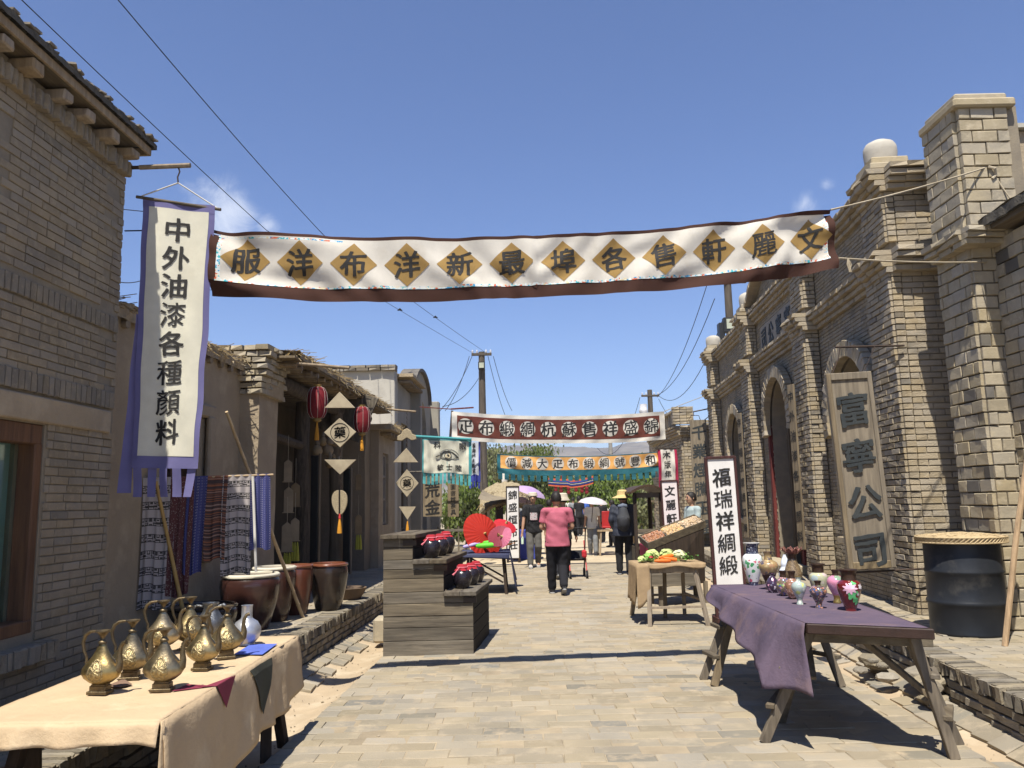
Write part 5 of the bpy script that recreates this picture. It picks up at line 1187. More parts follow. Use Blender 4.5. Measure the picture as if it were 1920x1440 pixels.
# ewers
BRASS = mat('old_brass', (.40, .31, .155), (.19, .14, .075), vary=.22, rough=.34, metal=.9, scale=14, bump=.3, bscale=110, col3=(.10, .075, .045), s3=16, t3=.58, obj=True, bdist=.002, spec=.5)
BRASS_R = mat('embossed_brass', (.46, .37, .19), (.13, .10, .06), rough=.4, metal=.88, scale=70, bump=1, bscale=120, obj=True, bdist=.004, spec=.5)
BRASS_D = mat('dark_brass', (.20, .15, .08), (.09, .07, .045), rough=.45, metal=.85, scale=20, bump=.4, bscale=100, obj=True, spec=.5)
def ewer(label):
    t = thing('brass_ewer', (0, 0, 0), label, 'ewer', 'brass ewers on the tan table')
    prof = [(.0, .045), (.035, .045), (.06, .056), (.090, .078), (.103, .10), (.098, .125), (.074, .155), (.050, .182), (.036, .205), (.024, .228), (.016, .243), (.015, .252)]
    def rad(z):
        for (r0, z0), (r1, z1) in zip(prof[1:], prof[2:]):
            if z0 <= z <= z1: return r0+(r1-r0)*(z-z0)/max(1e-6, z1-z0)
        return .02
    mb = MB(); mb.lathe(prof, (0, 0, 0), 32, sy=.62); mb.build('body', BRASS, t, smooth=True, ang=60)
    mb = MB(); mb.box((0, 0, .008), (.105, .075, .016)); mb.box((0, 0, .028), (.085, .058, .026)); mb.box((0, 0, .044), (.075, .05, .008)); mb.build('foot', BRASS_D, t, bevel=.002)
    mb = MB(); mb.lathe([(.014, .243), (.021, .247), (.021, .254), (.013, .262), (.010, .270), (.014, .282), (.026, .297), (.037, .305), (.037, .309), (.026, .303), (.0, .296)], (0, 0, 0), 20); mb.build('neck_cup', BRASS_D, t, smooth=True)
    # embossed teardrop medallion
    def tear(a, s):
        x = .045*s*math.sin(a)*(math.sin(a/2)**1.1); z = -.052*s*math.cos(a); return x, .125-z*-1 if False else .118-z*1.0*-1
    def surf(x, z, lift):
        r = rad(z); y = -.62*math.sqrt(max(1e-5, r*r-x*x)); return Vector((x, y-lift, z))
    mb = MB(); N_ = 36; rings = [(1.0, .0), (.96, .004), (.86, .004), (.82, .001), (.72, .0005), (.70, .003), (.5, .0035), (.3, .0045), (.02, .005)]
    vs_ = []
    for s, l in rings:
        for k in range(N_):
            a = 2*math.pi*k/N_; rr2 = s*(1+.0)
            x = .042*rr2*math.sin(a)*(.55+.45*(-math.cos(a)) if True else 1); z = .118-(-.058)*rr2*math.cos(a)
            x = .048*rr2*math.sin(a)*(1-.42*math.cos(a))*.85; pet = .0016*math.sin(a*9) if .25 < s < .75 else 0
            vs_.append(surf(x, z, l+pet))
    mb.add(vs_, [(i*N_+k, i*N_+(k+1) % N_, (i+1)*N_+(k+1) % N_, (i+1)*N_+k) for i in range(len(rings)-1) for k in range(N_)]); mb.build('medallion', BRASS_R, t, smooth=True, ang=80)
    mb = MB(); mb.tube([(.078, 0, .11), (.092, 0, .122), (.098, 0, .15), (.094, 0, .19), (.098, 0, .225), (.110, 0, .247), (.128, 0, .252)], [.026, .023, .017, .013, .011, .010, .012], 10); mb.build('spout', BRASS_D, t, smooth=True)
    mb = MB(); mb.tube([(-.072, 0, .135), (-.085, 0, .150), (-.083, 0, .175), (-.098, 0, .21), (-.106, 0, .25), (-.095, 0, .285), (-.07, 0, .303), (-.035, 0, .306)], [.006, .007, .006, .008, .009, .009, .008, .006], 8); mb.build('handle', BRASS_D, t, smooth=True)
    return t
labels = ['leftmost brass ewer with teardrop medallion, at the corner of the tan table', 'brass ewer standing behind and right of the leftmost one', 'front brass ewer beside the maroon cloth triangle',
          'brass ewer in the second row, just behind the front one', 'brass ewer at the back, before the silver pitcher', 'squat brass ewer in the middle of the group, lid leaning to its left', 'last brass ewer on the street side, next to the silver vase']
ew0 = None
for i, (px, py, rz, s, l) in enumerate(((180, 1303, -.1, 1.0, 0), (238, 1276, .15, 1.02, 1), (298, 1298, .05, 1.0, 2), (298, 1228, .2, 1.08, 3), (350, 1218, .25, 1.08, 4), (374, 1258, -.15, .98, 5), (420, 1236, .35, 1.02, 6))):
    p = ground(px, py, TZ)
    if i == 0: src = ewer(labels[0]); c = src
    else: c = copy_thing(src, (0, 0, 0), labels[l])
    c.matrix_basis = Matrix.Translation((p.x, p.y+.04, TZ-.002)) @ Matrix.Rotation(rz, 4, 'Z') @ Matrix.Scale(s, 4)
SILV = mat('silver_paint', (.50, .51, .54), (.40, .41, .44), rough=.32, metal=.65, scale=20, bump=.25, bscale=90, spec=.5, obj=True)
PEWT = mat('pewter', (.24, .25, .26), (.13, .135, .14), rough=.35, metal=.85, scale=25, bump=.6, bscale=120, obj=True)
p = ground(456, 1212, TZ); p.y += .06
mb = MB(); mb.lathe([(.045, 0), (.052, .004), (.05, .012), (.075, .04), (.088, .075), (.086, .105), (.066, .14), (.038, .158), (.033, .17), (.033, .235), (.036, .24), (.030, .24), (.028, .17)], (0, 0, 0), 32)
o = mb.build('silver_vase', SILV, None, smooth=True); o.location = (p.x, p.y, TZ); o.matrix_basis = Matrix.Translation((p.x, p.y, TZ)) @ Matrix.Scale(1.08, 4); tag(o, 'round silver vase with straight neck at the far edge of the tan table', 'vase')
p = ground(388, 1205, TZ); t = thing('silver_pitcher', (p.x, p.y+.05, TZ), 'dark silver pitcher with curled handle at the back of the tan table', 'pitcher'); c = (p.x, p.y+.05, TZ)
mb = MB(); mb.lathe([(.05, 0), (.055, .01), (.045, .025), (.075, .06), (.09, .11), (.082, .16), (.055, .20), (.046, .225), (.052, .25), (.056, .262), (.048, .262), (.042, .225)], c, 28); mb.build('body', PEWT, t, smooth=True)
mb = MB(); mb.tube([(c[0]+.05, c[1], TZ+.235), (c[0]+.09, c[1], TZ+.25), (c[0]+.118, c[1], TZ+.22), (c[0]+.108, c[1], TZ+.18), (c[0]+.08, c[1], TZ+.155)], [.008, .01, .011, .009, .007], 8); mb.build('handle', PEWT, t, smooth=True)
mb = MB(); mb.tube([(c[0]-.07, c[1], TZ+.14), (c[0]-.11, c[1], TZ+.18), (c[0]-.125, c[1], TZ+.22), (c[0]-.10, c[1], TZ+.245), (c[0]-.06, c[1], TZ+.24)], [.009, .009, .008, .008, .007], 8); mb.build('spout', PEWT, t, smooth=True)

# ================================================================== glazed jars on the left walkway
def glaze(name, c, c2): return mat(name, c, c2, rough=.25, coat=.3, spec=.4, scale=3, bump=.15, bscale=30, stretch=(1, 1, 3))
GJ = glaze('brown_glaze', (.055, .022, .016), (.03, .014, .012)); GK = glaze('black_glaze', (.018, .015, .014), (.035, .022, .016)); GR = glaze('red_glaze', (.11, .035, .02), (.07, .025, .015)); RIMW = mat('pale_rim', (.58, .54, .44), (.42, .38, .3), rough=.6); RIMR = glaze('rust_rim', (.20, .07, .035), (.12, .04, .02))
def jar(x, y, R_, H_, rim, body, label, bulge=1.0, seg=40):
    t = thing('glazed_jar', (x, y, PZ_L), label, 'jar')
    rb = R_*.62
    prof = [(rb, 0), (rb*1.05, H_*.02), (lerp(rb, R_, .45), H_*.25), (lerp(rb, R_, .85)*bulge, H_*.55), (R_*bulge, H_*.78), (R_*.985*bulge, H_*.88), (R_*.93, H_*.94)]
    mb = MB(); mb.lathe(prof, (x, y, PZ_L), seg); mb.lathe([(R_*.86, H_*.96), (R_*.84, H_*.8), (rb*.9, H_*.1), (.0, H_*.08)], (x, y, PZ_L), seg); mb.build('body', body, t, smooth=True, ang=60)
    mb = MB(); mb.lathe([(R_*.92, H_*.93), (R_*1.0, H_*.945), (R_*1.01, H_*.975), (R_*.96, H_), (R_*.88, H_), (R_*.85, H_*.97), (R_*.86, H_*.94)], (x, y, PZ_L), seg, fn=lambda a, i: 1+.006*math.sin(a*3+i)); mb.build('rim', rim, t, smooth=True, ang=60)
jar(-2.90, 8.95, .31, .60, RIMW, GJ, 'big brown glazed jar with white rim, nearest of the standing jars', 1.03)
jar(-2.84, 9.62, .25, .62, RIMW, GJ, 'second brown glazed jar with white rim, behind the big one', 1.02)
jar(-2.70, 10.12, .19, .60, RIMR, GR, 'narrow reddish jar between the white rimmed jar and the black tub', 1.0)
jar(-2.40, 10.5, .245, .585, RIMR, GK, 'black glazed tub with rust rim, farthest of the jars', .99)
jar(-3.02, 7.9, .33, .40, GK, GK, 'low wide black basin beneath the hanging cloths', 1.0)

# ================================================================== cloth rack
rk = thing('cloth_rack', (-3.05, 8.1, PZ_L), 'thin rail on two leaning bamboo poles carrying woven cloths', 'rack')
RA, RB = at(362, 893, 8.05), at(512, 889, 8.3)
RA = at(285, 898, 7.6); RB = at(512, 890, 8.3)
mb = MB(); mb.tube([RA, RB], .011, 8); mb.build('rail', M_BAMBOO, rk, smooth=True)
def bamboo(a, b, r, par):
    a, b = Vector(a), Vector(b); n = int((b-a).length/.2); pts, rd = [], []
    for k in range(n):
        for q, f in ((0, 1.18), (.06, 1), (.94, 1)): pts.append(a.lerp(b, (k+q)/n)); rd.append(r*f*lerp(1, .75, k/n))
    mb = MB(); mb.tube(pts, rd, 8); return mb.build('pole', M_BAMBOO, par, smooth=True, ang=60)
fb = ground(568, 1158, PZ_L); bamboo(fb, at(424, 770, 8.15), .022, rk)
fa = at(346, 1160, 7.75); bamboo(fa, at(292, 900, 7.6), .02, rk)
mb = MB(); mb.tube([at(474, 893, 8.15), at(477, 980, 8.12), at(480, 1072, 8.12)], .014, 8); tag(mb.build('white_cord', M_WROPE, None, smooth=True), 'thick white cord hanging from the cloth rail', 'cord')
T_G = textile('banded_cloth', (.42, .38, .37), (.07, .065, .06), (.05, .045, .045), 'b'); T_M = textile('dotted_maroon', (.11, .045, .045), (.30, .24, .22), (.2, .1, .1), 'd', 26)
T_B = textile('striped_blue', (.075, .085, .24), (.05, .05, .14), (.40, .38, .45), 'v', 26); T_S = textile('striped_many', (.07, .05, .05), (.28, .11, .06), (.30, .33, .32), 'h', 38)
def hung(x0, x1, yb, m, label, Y, ph, top=890, dy=0):
    a0, a1 = at(x0, top, Y), at(x1, top, Y+.04); zb = at((x0+x1)/2, yb, Y).z; W_ = (a1-a0).length; mb = MB()
    z0 = RA.lerp(RB, (a0.x-RA.x)/(RB.x-RA.x)).z; z1 = RA.lerp(RB, (a1.x-RA.x)/(RB.x-RA.x)).z; y0 = RA.lerp(RB, (a0.x-RA.x)/(RB.x-RA.x)).y; y1 = RA.lerp(RB, (a1.x-RA.x)/(RB.x-RA.x)).y
    nf = max(1.5, W_/.07)
    def f(u, v):
        x = lerp(a0.x, a1.x, u)+.01*math.sin(v*3+ph); zt = lerp(z0, z1, u)+.012; yy = lerp(y0, y1, u)
        fold = .022*math.sin(u*nf*2*math.pi+ph+.6*math.sin(v*3))*(.25+v*.9)
        return Vector((x, yy-.014+fold-.02*v, lerp(zt, zb+.015*math.sin(u*7+ph), v)))
    mb.grid(f, int(nf*8)+4, 30, uv=True)
    return tag(mb.build('woven_cloth', m, None, smooth=True, ang=80), label, 'cloth')
hung(283, 331, 1140, T_G, 'black and white banded woven cloth hanging leftmost behind the violet fringe', 7.7, 0)
hung(329, 369, 1115, T_M, 'maroon cloth with small pale dots hanging on the rail', 7.85, 1)
hung(367, 399, 1073, T_B, 'blue striped cloth hanging between the maroon and the many-coloured ones', 8.0, 2)
hung(399, 433, 1048, T_S, 'many-coloured cloth with fine cross stripes on the rail', 8.05, 3)
hung(431, 476, 1075, T_G, 'black and white banded woven cloth beside the white cord', 8.15, 4)
hung(480, 512, 1028, T_B, 'blue striped cloth at the far end of the rail, before the bamboo', 8.3, 5)

# ================================================================== stepped plank stall with black jars
def stepstall():
    t = thing('stepped_stall', (-.93, 9.4, 0), 'grey plank stall built as three steps, carrying black wine jars', 'stall')
    fl, fr_ = ground(718, 1232), ground(888, 1228); u = (fr_-fl).normalized(); w = (fr_-fl).length; d = Vector((-.095*u.y+.1, 1, 0)).normalized(); D = 1.3
    def P(x, y, z): return fl+u*x+d*y+Vector((0, 0, z))
    steps = [(0, .315, 1.27), (.315, .645, 1.0), (.645, w, .66)]
    Mx = Matrix((u, d, Vector((0, 0, 1)))).transposed()
    # front: horizontal boards, each cut to the outline of the steps
    hs = [0, .155, .29, .41, .54, .66, .80, .90, 1.0, 1.13, 1.24]
    for z0, z1 in zip(hs, hs[1:]):
        xr_ = w if z1 <= .66 else .645 if z1 <= 1.0 else .315
        b = MB(); b.box(P(xr_/2, .012+random.uniform(-.003, .003), (z0+z1)/2), (xr_, .024, z1-z0-.006), Mx); b.build('plank', W_GREY_X, t, bevel=.003)
        b = MB(); b.box(P(xr_/2, D-.012, (z0+z1)/2), (xr_, .024, z1-z0-.006), Mx); b.build('plank', W_GREY_X, t, bevel=.003)
    for (x0, x1, h) in steps:
        below = 0 if x1 == w else (.66 if x1 > .5 else 1.0)
        for k in range(max(1, round((h-below)/.17))):
            n_ = max(1, round((h-below)/.17)); z0 = below+(h-below-.04)*k/n_; z1 = below+(h-below-.04)*(k+1)/n_
            b = MB(); b.box(P(x1-.012, D/2, (z0+z1)/2), (.024, D-.05, z1-z0-.006), Mx); b.build('side_plank', W_GREY_Y if False else wood('shade_dark_plank', (.022, .018, .014), 'y'), t, bevel=.003)  # side faces near-black: their shade is put into the plank colour
        ov = .02 if x0 == 0 else 0; n = 2
        for k in range(n):
            xa, xb = lerp(x0-ov+.0, x1+.045, k/n), lerp(x0-ov, x1+.045, (k+1)/n)
            b = MB(); b.box(P((xa+xb)/2, D/2-.01, h-.022), (xb-xa-.004, D+.10, .044), Mx, jit=.002); b.build('top_board', W_GREY_Y, t, bevel=.004)
        b = MB(); b.box(P(x1-.03, -.006, h-.09), (.14, .02, .06), Mx); b.build('batten', W_DARKX, t)
    b = MB(); b.box(P(.012, D/2, .6), (.024, D-.05, 1.2), Mx); b.build('left_side', W_GREY_Y, t)
    return P
P_ = stepstall()
BJ = glaze('wine_jar_glaze', (.012, .010, .014), (.02, .015, .02)); RC = mat('red_cover', (.36, .022, .03), (.24, .015, .025), rough=.9, scale=10, bump=.4, bscale=100)
def winejar(x, y, z, s, label):
    c = P_(x, y, z); t = thing('wine_jar', c, label, 'jar', 'black wine jars with red cloth covers')
    mb = MB(); mb.lathe([(.06*s, 0), (.075*s, .01*s), (.105*s, .07*s), (.118*s, .13*s), (.105*s, .185*s), (.07*s, .215*s), (.05*s, .225*s), (.05*s, .25*s), (0, .25*s)], c, 28); mb.build('body', BJ, t, smooth=True)
    rr = random.Random(int(x*100)); k = rr.random()*6
    mb = MB(); mb.lathe([(0, .275*s), (.04*s, .275*s), (.06*s, .262*s), (.058*s, .235*s), (.072*s, .222*s), (.088*s, .207*s)], c, 32, fn=lambda a, i: 1+(.0 if i < 4 else .16*math.sin(a*5+k)+.06*math.sin(a*11))); mb.build('cloth_cover', RC, t, smooth=True, ang=80)
    mb = MB(); mb.lathe([(.060*s, .236*s), (.066*s, .242*s), (.060*s, .248*s)], c, 20); mb.build('tie', mat('pink_ribbon', (.62, .16, .2)), t, smooth=True)
    mb = MB(); q = c+Vector((-.07*s, -.09*s, .19*s)); mb.tube([c+Vector((-.03*s, -.055*s, .24*s)), q, q+Vector((-.03, -.01, -.03*s))], [.006, .008, .013], 6); mb.build('ribbon_end', mat('pink_ribbon', (0, 0, 0)), t, smooth=True)
winejar(.47, .22, 1.0, .92, 'front black wine jar with red cover on the middle step'); winejar(.50, .58, 1.0, .9, 'black wine jar with red cover, middle of the middle step'); winejar(.50, .95, 1.0, .95, 'black jar at the back of the middle step, red cover slipped')
winejar(.80, .28, .66, .95, 'front black wine jar on the lowest step, pink ribbon end'); winejar(.84, .62, .66, .9, 'black wine jar with red cover behind, on the lowest step'); winejar(.86, .92, .66, .9, 'rear black wine jar on the lowest step')
b = MB(); b.box((-1.62, 10.35, .05), (.32, .3, .3)); o = b.build('stone_block', M_BLOCK, None, bevel=.03); tag(o, 'pale stone block between the walkway kerb and the stepped stall', 'stone')

# ================================================================== parasol table
ut = thing('parasol_table', (-.5, 14.6, 0), 'low trestle table under dark blue cloth holding paper parasols', 'table')
uy0, uy1, ux0, ux1, uz = 14.2, 15.5, -.98, -.12, .70
b = MB(); b.box(((ux0+ux1)/2, (uy0+uy1)/2, uz-.02), (ux1-ux0, uy1-uy0, .04)); b.build('top', W_GREY_Y, ut, bevel=.005)
for x_ in (ux0+.15, ux1-.1):
    for y_, s in ((uy0+.15, -1), (uy1-.15, 1)):
        b = MB(); b.bar((x_, y_, uz-.03), (x_+(.05 if x_ > -.4 else -.02), y_+s*.08, 0), .05, .04); b.build('leg', W_DARK, ut)
for y_ in (uy0+.12, uy1-.12):
    b = MB(); b.bar((ux0+.15, y_, .55), (ux1-.1, y_, .2), .04, .03); b.build('brace', W_DARK, ut)
DB = mat('dark_blue_cloth', (.035, .04, .085), (.05, .055, .10), bump=.3, bscale=300)
mb = MB(); mb.grid(lambda u, v: Vector((lerp(ux0-.02, ux1+.02, u), lerp(uy0-.02, uy1+.02, v), uz+.006+.003*math.sin(u*20+v*7))), 10, 10)
mb.grid(lambda u, v: Vector((ux1+.02+.10*v+.02*math.sin(u*15)*v, lerp(uy0-.02, uy1+.02, u), uz+.006-v*(.62-.06*u))), 16, 8); mb.grid(lambda u, v: Vector((lerp(ux0-.02, ux1+.02, u), uy0-.02-.01*v, uz+.006-v*(.05+.05*u))), 10, 3)
tag(mb.build('tablecloth', DB, None, smooth=True, solid=.003), 'dark blue cloth over the parasol table, long on its street side', 'tablecloth')
def parasol(name, c, r, nrm, m, label, depth=.22, ribs=28, cat='parasol', hub=True, mrib=None, rot=0):
    """open paper parasol: pleated cone about axis nrm"""
    n = Vector(nrm).normalized(); M = Matrix.Translation(Vector(c)) @ n.to_track_quat('Z', 'Y').to_matrix().to_4x4() @ Matrix.Rotation(rot, 4, 'Z')
    t = thing(name, Vector(c), label, cat); mb = MB(M); N_ = ribs*2; rings = [.02, .3, .65, 1.0]; vs_ = []
    for q in rings:
        for k in range(N_):
            a = 2*math.pi*k/N_; z = depth*r*(1-q**1.25)-(.018*r*q if k % 2 else 0); rr2 = r*q*(1 if k % 2 == 0 else .985); vs_.append((rr2*math.cos(a), rr2*math.sin(a), z))
    mb.add(vs_, [(i*N_+k, i*N_+(k+1) % N_, (i+1)*N_+(k+1) % N_, (i+1)*N_+k) for i in range(3) for k in range(N_)]); mb.build('canopy', m, t)
    mb = MB(M)
    for k in range(ribs):
        a = 2*math.pi*k/ribs; mb.bar((.03*r*math.cos(a), .03*r*math.sin(a), depth*r*.93), (r*.99*math.cos(a), r*.99*math.sin(a), -.012*r), .004, .004)
    o = mb.build('ribs', mrib or M_BAMBOO, t); o['kind'] = 'stuff'
    mb = MB(M); mb.tube([(0, 0, depth*r+.03), (0, 0, -r*.95)], .008, 8); mb.lathe([(.0, depth*r-.03), (.03, depth*r-.03), (.022, depth*r+.015), (.008, depth*r+.05)], (0, 0, 0), 10); mb.build('stick', M_BAMBOO, t, smooth=True)
PR_ = mat('red_paper', (.50, .035, .02), (.42, .025, .015), rough=.6, trans=.3, bump=0); PR2 = mat('scarlet_paper', (.66, .035, .05), rough=.6, trans=.35, bump=0); PP = mat('pink_paper', (.70, .22, .34), rough=.6, trans=.35, bump=0); PPU = mat('dusty_rose_paper', (.34, .06, .09), rough=.6, trans=.3, bump=0)
parasol('paper_parasol', at(905, 1003, 14.6), .42, (.55, -.62, .35), PR_, 'largest scarlet paper parasol lying open at the left of the parasol table', .16)
parasol('paper_parasol', at(936, 1005, 14.3), .21, (-.25, -.75, .5), PPU, 'dusty rose paper parasol in front of the largest scarlet one', .2, 24)
parasol('paper_parasol', at(947, 986, 15.0), .22, (.35, -.45, .8), PR2, 'smaller bright red parasol tilted up at the back of the table', .3, 12)
parasol('paper_parasol', at(945, 1008, 14.25), .19, (-.6, -.5, .35), PP, 'pink paper parasol leaning on the dusty rose one', .25, 22)
def closedp(a, b, r, m, label):
    a, b = Vector(a), Vector(b); mb = MB(); pts = [a.lerp(b, q) for q in (0, .06, .3, .7, .85, 1)]; mb.tube(pts, [r*.3, r*.8, r, r*.85, r*.3, r*.2], 10)
    tag(mb.build('folded_parasol', m, None, smooth=True), label, 'parasol')
GP = mat('green_paper', (.12, .55, .04), (.09, .42, .03), rough=.5, bump=.4, bscale=60); LV = mat('lavender_paper', (.42, .36, .62), rough=.6)
closedp(at(892, 1024, 14.25), at(952, 1020, 14.3), .05, GP, 'folded bright green parasol along the front edge of the parasol table')
closedp(at(905, 1018, 14.4), at(950, 1015, 14.4), .04, GP, 'second folded green parasol just behind the bright green one')
closedp(at(868, 1026, 14.3), at(900, 1018, 14.4), .035, LV, 'folded lavender parasol at the left end of the table')
closedp(at(925, 1014, 14.7), at(948, 1000, 14.8), .04, PP, 'folded pink parasol under the tilted red one')
closedp(at(935, 1024, 14.25), at(965, 1018, 14.3), .02, mat('orange_paper', (.7, .25, .04)), 'thin folded orange parasol at the street end of the table')

# ================================================================== right: purple cloth table with vases
PZT = .80; pu = thing('trestle_table', (2.2, 6.3, 0), 'weathered trestle table with dark red edge under the purple cloth', 'table')
px0, px1, py0, py1 = 1.88, 2.60, 5.16, 7.62
c00, c10 = ground(1512, 1166, PZT), ground(1752, 1176, PZT); c01, c11 = ground(1340, 1096, PZT), Vector((2.66, 7.6, PZT))
def tp(u, v, dz=0): p = c00.lerp(c10, u).lerp(c01.lerp(c11, u), v); return Vector((p.x, p.y, PZT+dz))
b = MB(); b.add([tp(0, 0, -.012), tp(1, 0, -.012), tp(1, 1, -.012), tp(0, 1, -.012), tp(0, 0, -.075), tp(1, 0, -.075), tp(1, 1, -.075), tp(0, 1, -.075)], [(0, 1, 2, 3), (7, 6, 5, 4), (0, 4, 5, 1), (1, 5, 6, 2), (2, 6, 7, 3), (3, 7, 4, 0)])
EDG = mat('worn_red_edge', (.045, .025, .019), (.028, .017, .013), scale=8, rough=.55, col3=(.33, .28, .22), s3=14, t3=.68, soft=.04, bump=.4)
b.build('top', EDG, pu, bevel=.006)
def trestle(v, foot_px, ext=.09):
    a, b2 = tp(-.04, v, -.115), tp(1.12 if v < .5 else 1.04, v, -.115)
    b = MB(); b.bar(a, b2, .085, .075); b.build('trestle_beam', W_GREY_X, pu, bevel=.004)
    k = 0
    for u_ in (.15, .84):
        for s in (-1, 1):
            top = a.lerp(b2, u_)+Vector((0, s*.045, .06)); f = Vector(foot_px[k]); k += 1
            d_ = (f-top).normalized(); b = MB(); b.bar(top, f, .062, .042, up=Vector((0, 1, 0))); b.build('leg', W_GREY_Z, pu, bevel=.004)
    for u_, z_ in ((.09, .5), (.86, .5), (.09, .25), (.86, .25)):
        i0 = 0 if u_ < .5 else 2; f0, f1 = Vector(foot_px[i0]), Vector(foot_px[i0+1]); t0 = a.lerp(b2, u_)+Vector((0, -.045, .06)); t1_ = a.lerp(b2, u_)+Vector((0, .045, .06))
        q0, q1 = f0.lerp(t0, z_/.78), f1.lerp(t1_, z_/.78); dd = (q1-q0).normalized()*.04; b = MB(); b.bar(q0-dd+Vector((.04 if u_ > .5 else -.04, 0, 0)), q1+dd+Vector((.04 if u_ > .5 else -.04, 0, 0)), .055, .03); b.build('cross_bar', W_GREY_Y, pu, bevel=.004)
G0 = lambda x, y: (x, y, gz(x, y)-.004)
trestle(.10, [G0(1.60, 5.52), G0(1.86, 5.98), G0(2.64, 5.14), G0(2.82, 5.42)])
trestle(.86, [G0(1.66, 7.08), G0(1.62, 7.32), G0(2.72, 7.02), G0(2.52, 7.3)])
b = MB(); b.bar(tp(.3, .3, -.08), tp(.15, .12, -.42)+Vector((0, 0, .02)), .045, .03); b.bar(tp(.55, .2, -.08), (2.66, 5.3, .28), .05, .035); b.build('brace', W_GREY_Z, pu, bevel=.004)
PUR = mat('purple_cloth', (.115, .085, .115), (.085, .068, .10), rough=.95, spec=.05, scale=3, bump=.3, bscale=13, bdist=.02, col3=(.15, .105, .115), s3=4, t3=.58)
mb = MB(); mb.grid(lambda u, v: tp(lerp(-.01, .96, u), lerp(.004, 1.0, v), -.007+.004*mnoise.noise(Vector((u*4, v*12, 1)))), 24, 60)
def pside(u, v):
    e = tp(-.01, lerp(.004, 1.0, v), -.005); dr_ = lerp(.40, .17, min(1, max(0, (v-.12)/.8))); dr_ = .40 if v < .08 else .30+(.0) if v < .16 else lerp(.30, .16, (v-.16)/.84); dr_ = lerp(.40, .10, v**.9) if v > .12 else .43-.02*math.sin(v*40)
    f = .022*math.sin(v*24+1)*u+.02*mnoise.noise(Vector((v*7, u*2, 4)))*u
    return Vector((e.x-.022*min(1, u*6)-.21*min(1, max(0, v/.10))*u*(1-.7*v)+f*min(1, v*10+.25), e.y-(.02+.10*max(0, 1-v*9))*u, e.z-.004-dr_*u))
mb.grid(pside, 14, 70)
mb.grid(lambda u, v: (lambda p: Vector((p.x-.03*math.sin(u*2.5)*v, p.y+.02+.03*v, p.z-v*lerp(.14, .06, u))))(tp(lerp(-.04, .5, u), 1.0, -.004)), 14, 6)
tag(mb.build('tablecloth', PUR, None, smooth=True, ang=75, solid=.003), 'faded purple cloth over the vase table, hanging in a long corner toward the street', 'tablecloth')
VD = {}
def vase(name, px, py, H_, W_, prof, mats_, label, seg=32, rimf=None, extra=None):
    """prof: (radius fraction, height fraction, material index)"""
    p = ground(px, py, PZT-.002); t = thing(name, (0, 0, 0), label, 'vase')
    groups = []
    for i in range(len(prof)-1):
        mi = prof[i][2]
        if groups and groups[-1][0] == mi: groups[-1][1].append(prof[i+1])
        else: groups.append((mi, [prof[i], prof[i+1]]))
    sub = ['body', 'neck', 'foot', 'rim']
    for mi, pr in groups:
        # smooth the profile
        P2 = []
        for a, b in zip(pr, pr[1:]):
            for q in range(4): P2.append((a[0]+(b[0]-a[0])*q/4, a[1]+(b[1]-a[1])*q/4))
        P2.append(pr[-1][:2])
        for _ in range(2): P2 = [P2[0]]+[((P2[i-1][0]+2*P2[i][0]+P2[i+1][0])/4, (P2[i-1][1]+2*P2[i][1]+P2[i+1][1])/4) for i in range(1, len(P2)-1)]+[P2[-1]]
        mb = MB(); mb.lathe([(r*W_/2, z*H_) for r, z in P2], (0, 0, 0), seg, fn=rimf if (rimf and pr[-1][1] > .95) else None); mb.build(sub[mi], mats_[mi], t, smooth=True, ang=70)
    if extra: extra(t, H_, W_)
    t.matrix_basis = Matrix.Translation((p.x, p.y+W_*.3, PZT-.006)) @ Matrix.Rotation(random.uniform(-.4, .4), 4, 'Z')
    return t
CH = lambda n, base, cols, **k: spots(n, base, cols, **k)
WHT = CH('white_porcelain', (.72, .74, .72), [(.06, .30, .12), (.06, .30, .12), (.62, .12, .18), (.12, .36, .2)], scale=26, thr=.42)
NVY = CH('navy_porcelain', (.03, .035, .07), [(.35, .38, .45), (.3, .33, .4)], scale=60)
GLD = CH('gold_cloisonne', (.30, .21, .10), [(.10, .07, .05), (.42, .32, .16), (.07, .06, .08), (.35, .2, .1)], scale=38, rough=.3, thr=.6)
DRK = mat('dark_copper', (.085, .05, .035), (.05, .03, .022), rough=.35, metal=.5, obj=True, bump=.2)
DKP = CH('dark_plum_enamel', (.045, .025, .05), [(.62, .55, .6), (.6, .3, .4), (.5, .5, .62)], scale=34, thr=.4)
MUL = CH('many_flower_enamel', (.16, .12, .08), [(.5, .5, .2), (.06, .08, .3), (.5, .25, .3), (.2, .4, .15)], scale=55, thr=.5)
PNK = CH('brown_pink_enamel', (.25, .13, .08), [(.6, .45, .4), (.5, .3, .25), (.10, .06, .05)], scale=60, thr=.45)
GRW = CH('grey_green_enamel', (.34, .40, .37), [(.7, .72, .62), (.5, .55, .18), (.65, .66, .6)], scale=26, thr=.5)
CRM = CH('cream_green_enamel', (.42, .42, .27), [(.55, .48, .42), (.35, .42, .42), (.5, .4, .38)], scale=16, thr=.4)
COL = CH('blue_orange_enamel', (.10, .07, .07), [(.5, .2, .08), (.07, .10, .25), (.2, .3, .15), (.55, .3, .25)], scale=70, thr=.5)
ORP = CH('orange_pink_enamel', (.55, .22, .32), [(.72, .32, .05), (.62, .32, .45), (.2, .3, .2), (.6, .2, .3)], scale=20, thr=.5)
RED = CH('deep_red_enamel', (.13, .012, .014), [(.2, .02, .02), (.11, .012, .012)], scale=20)
BWH = CH('blue_white_porcelain', (.62, .66, .74), [(.2, .25, .5), (.5, .55, .7)], scale=30, thr=.35)
WBT = mat('white_footring', (.6, .58, .55), rough=.4)
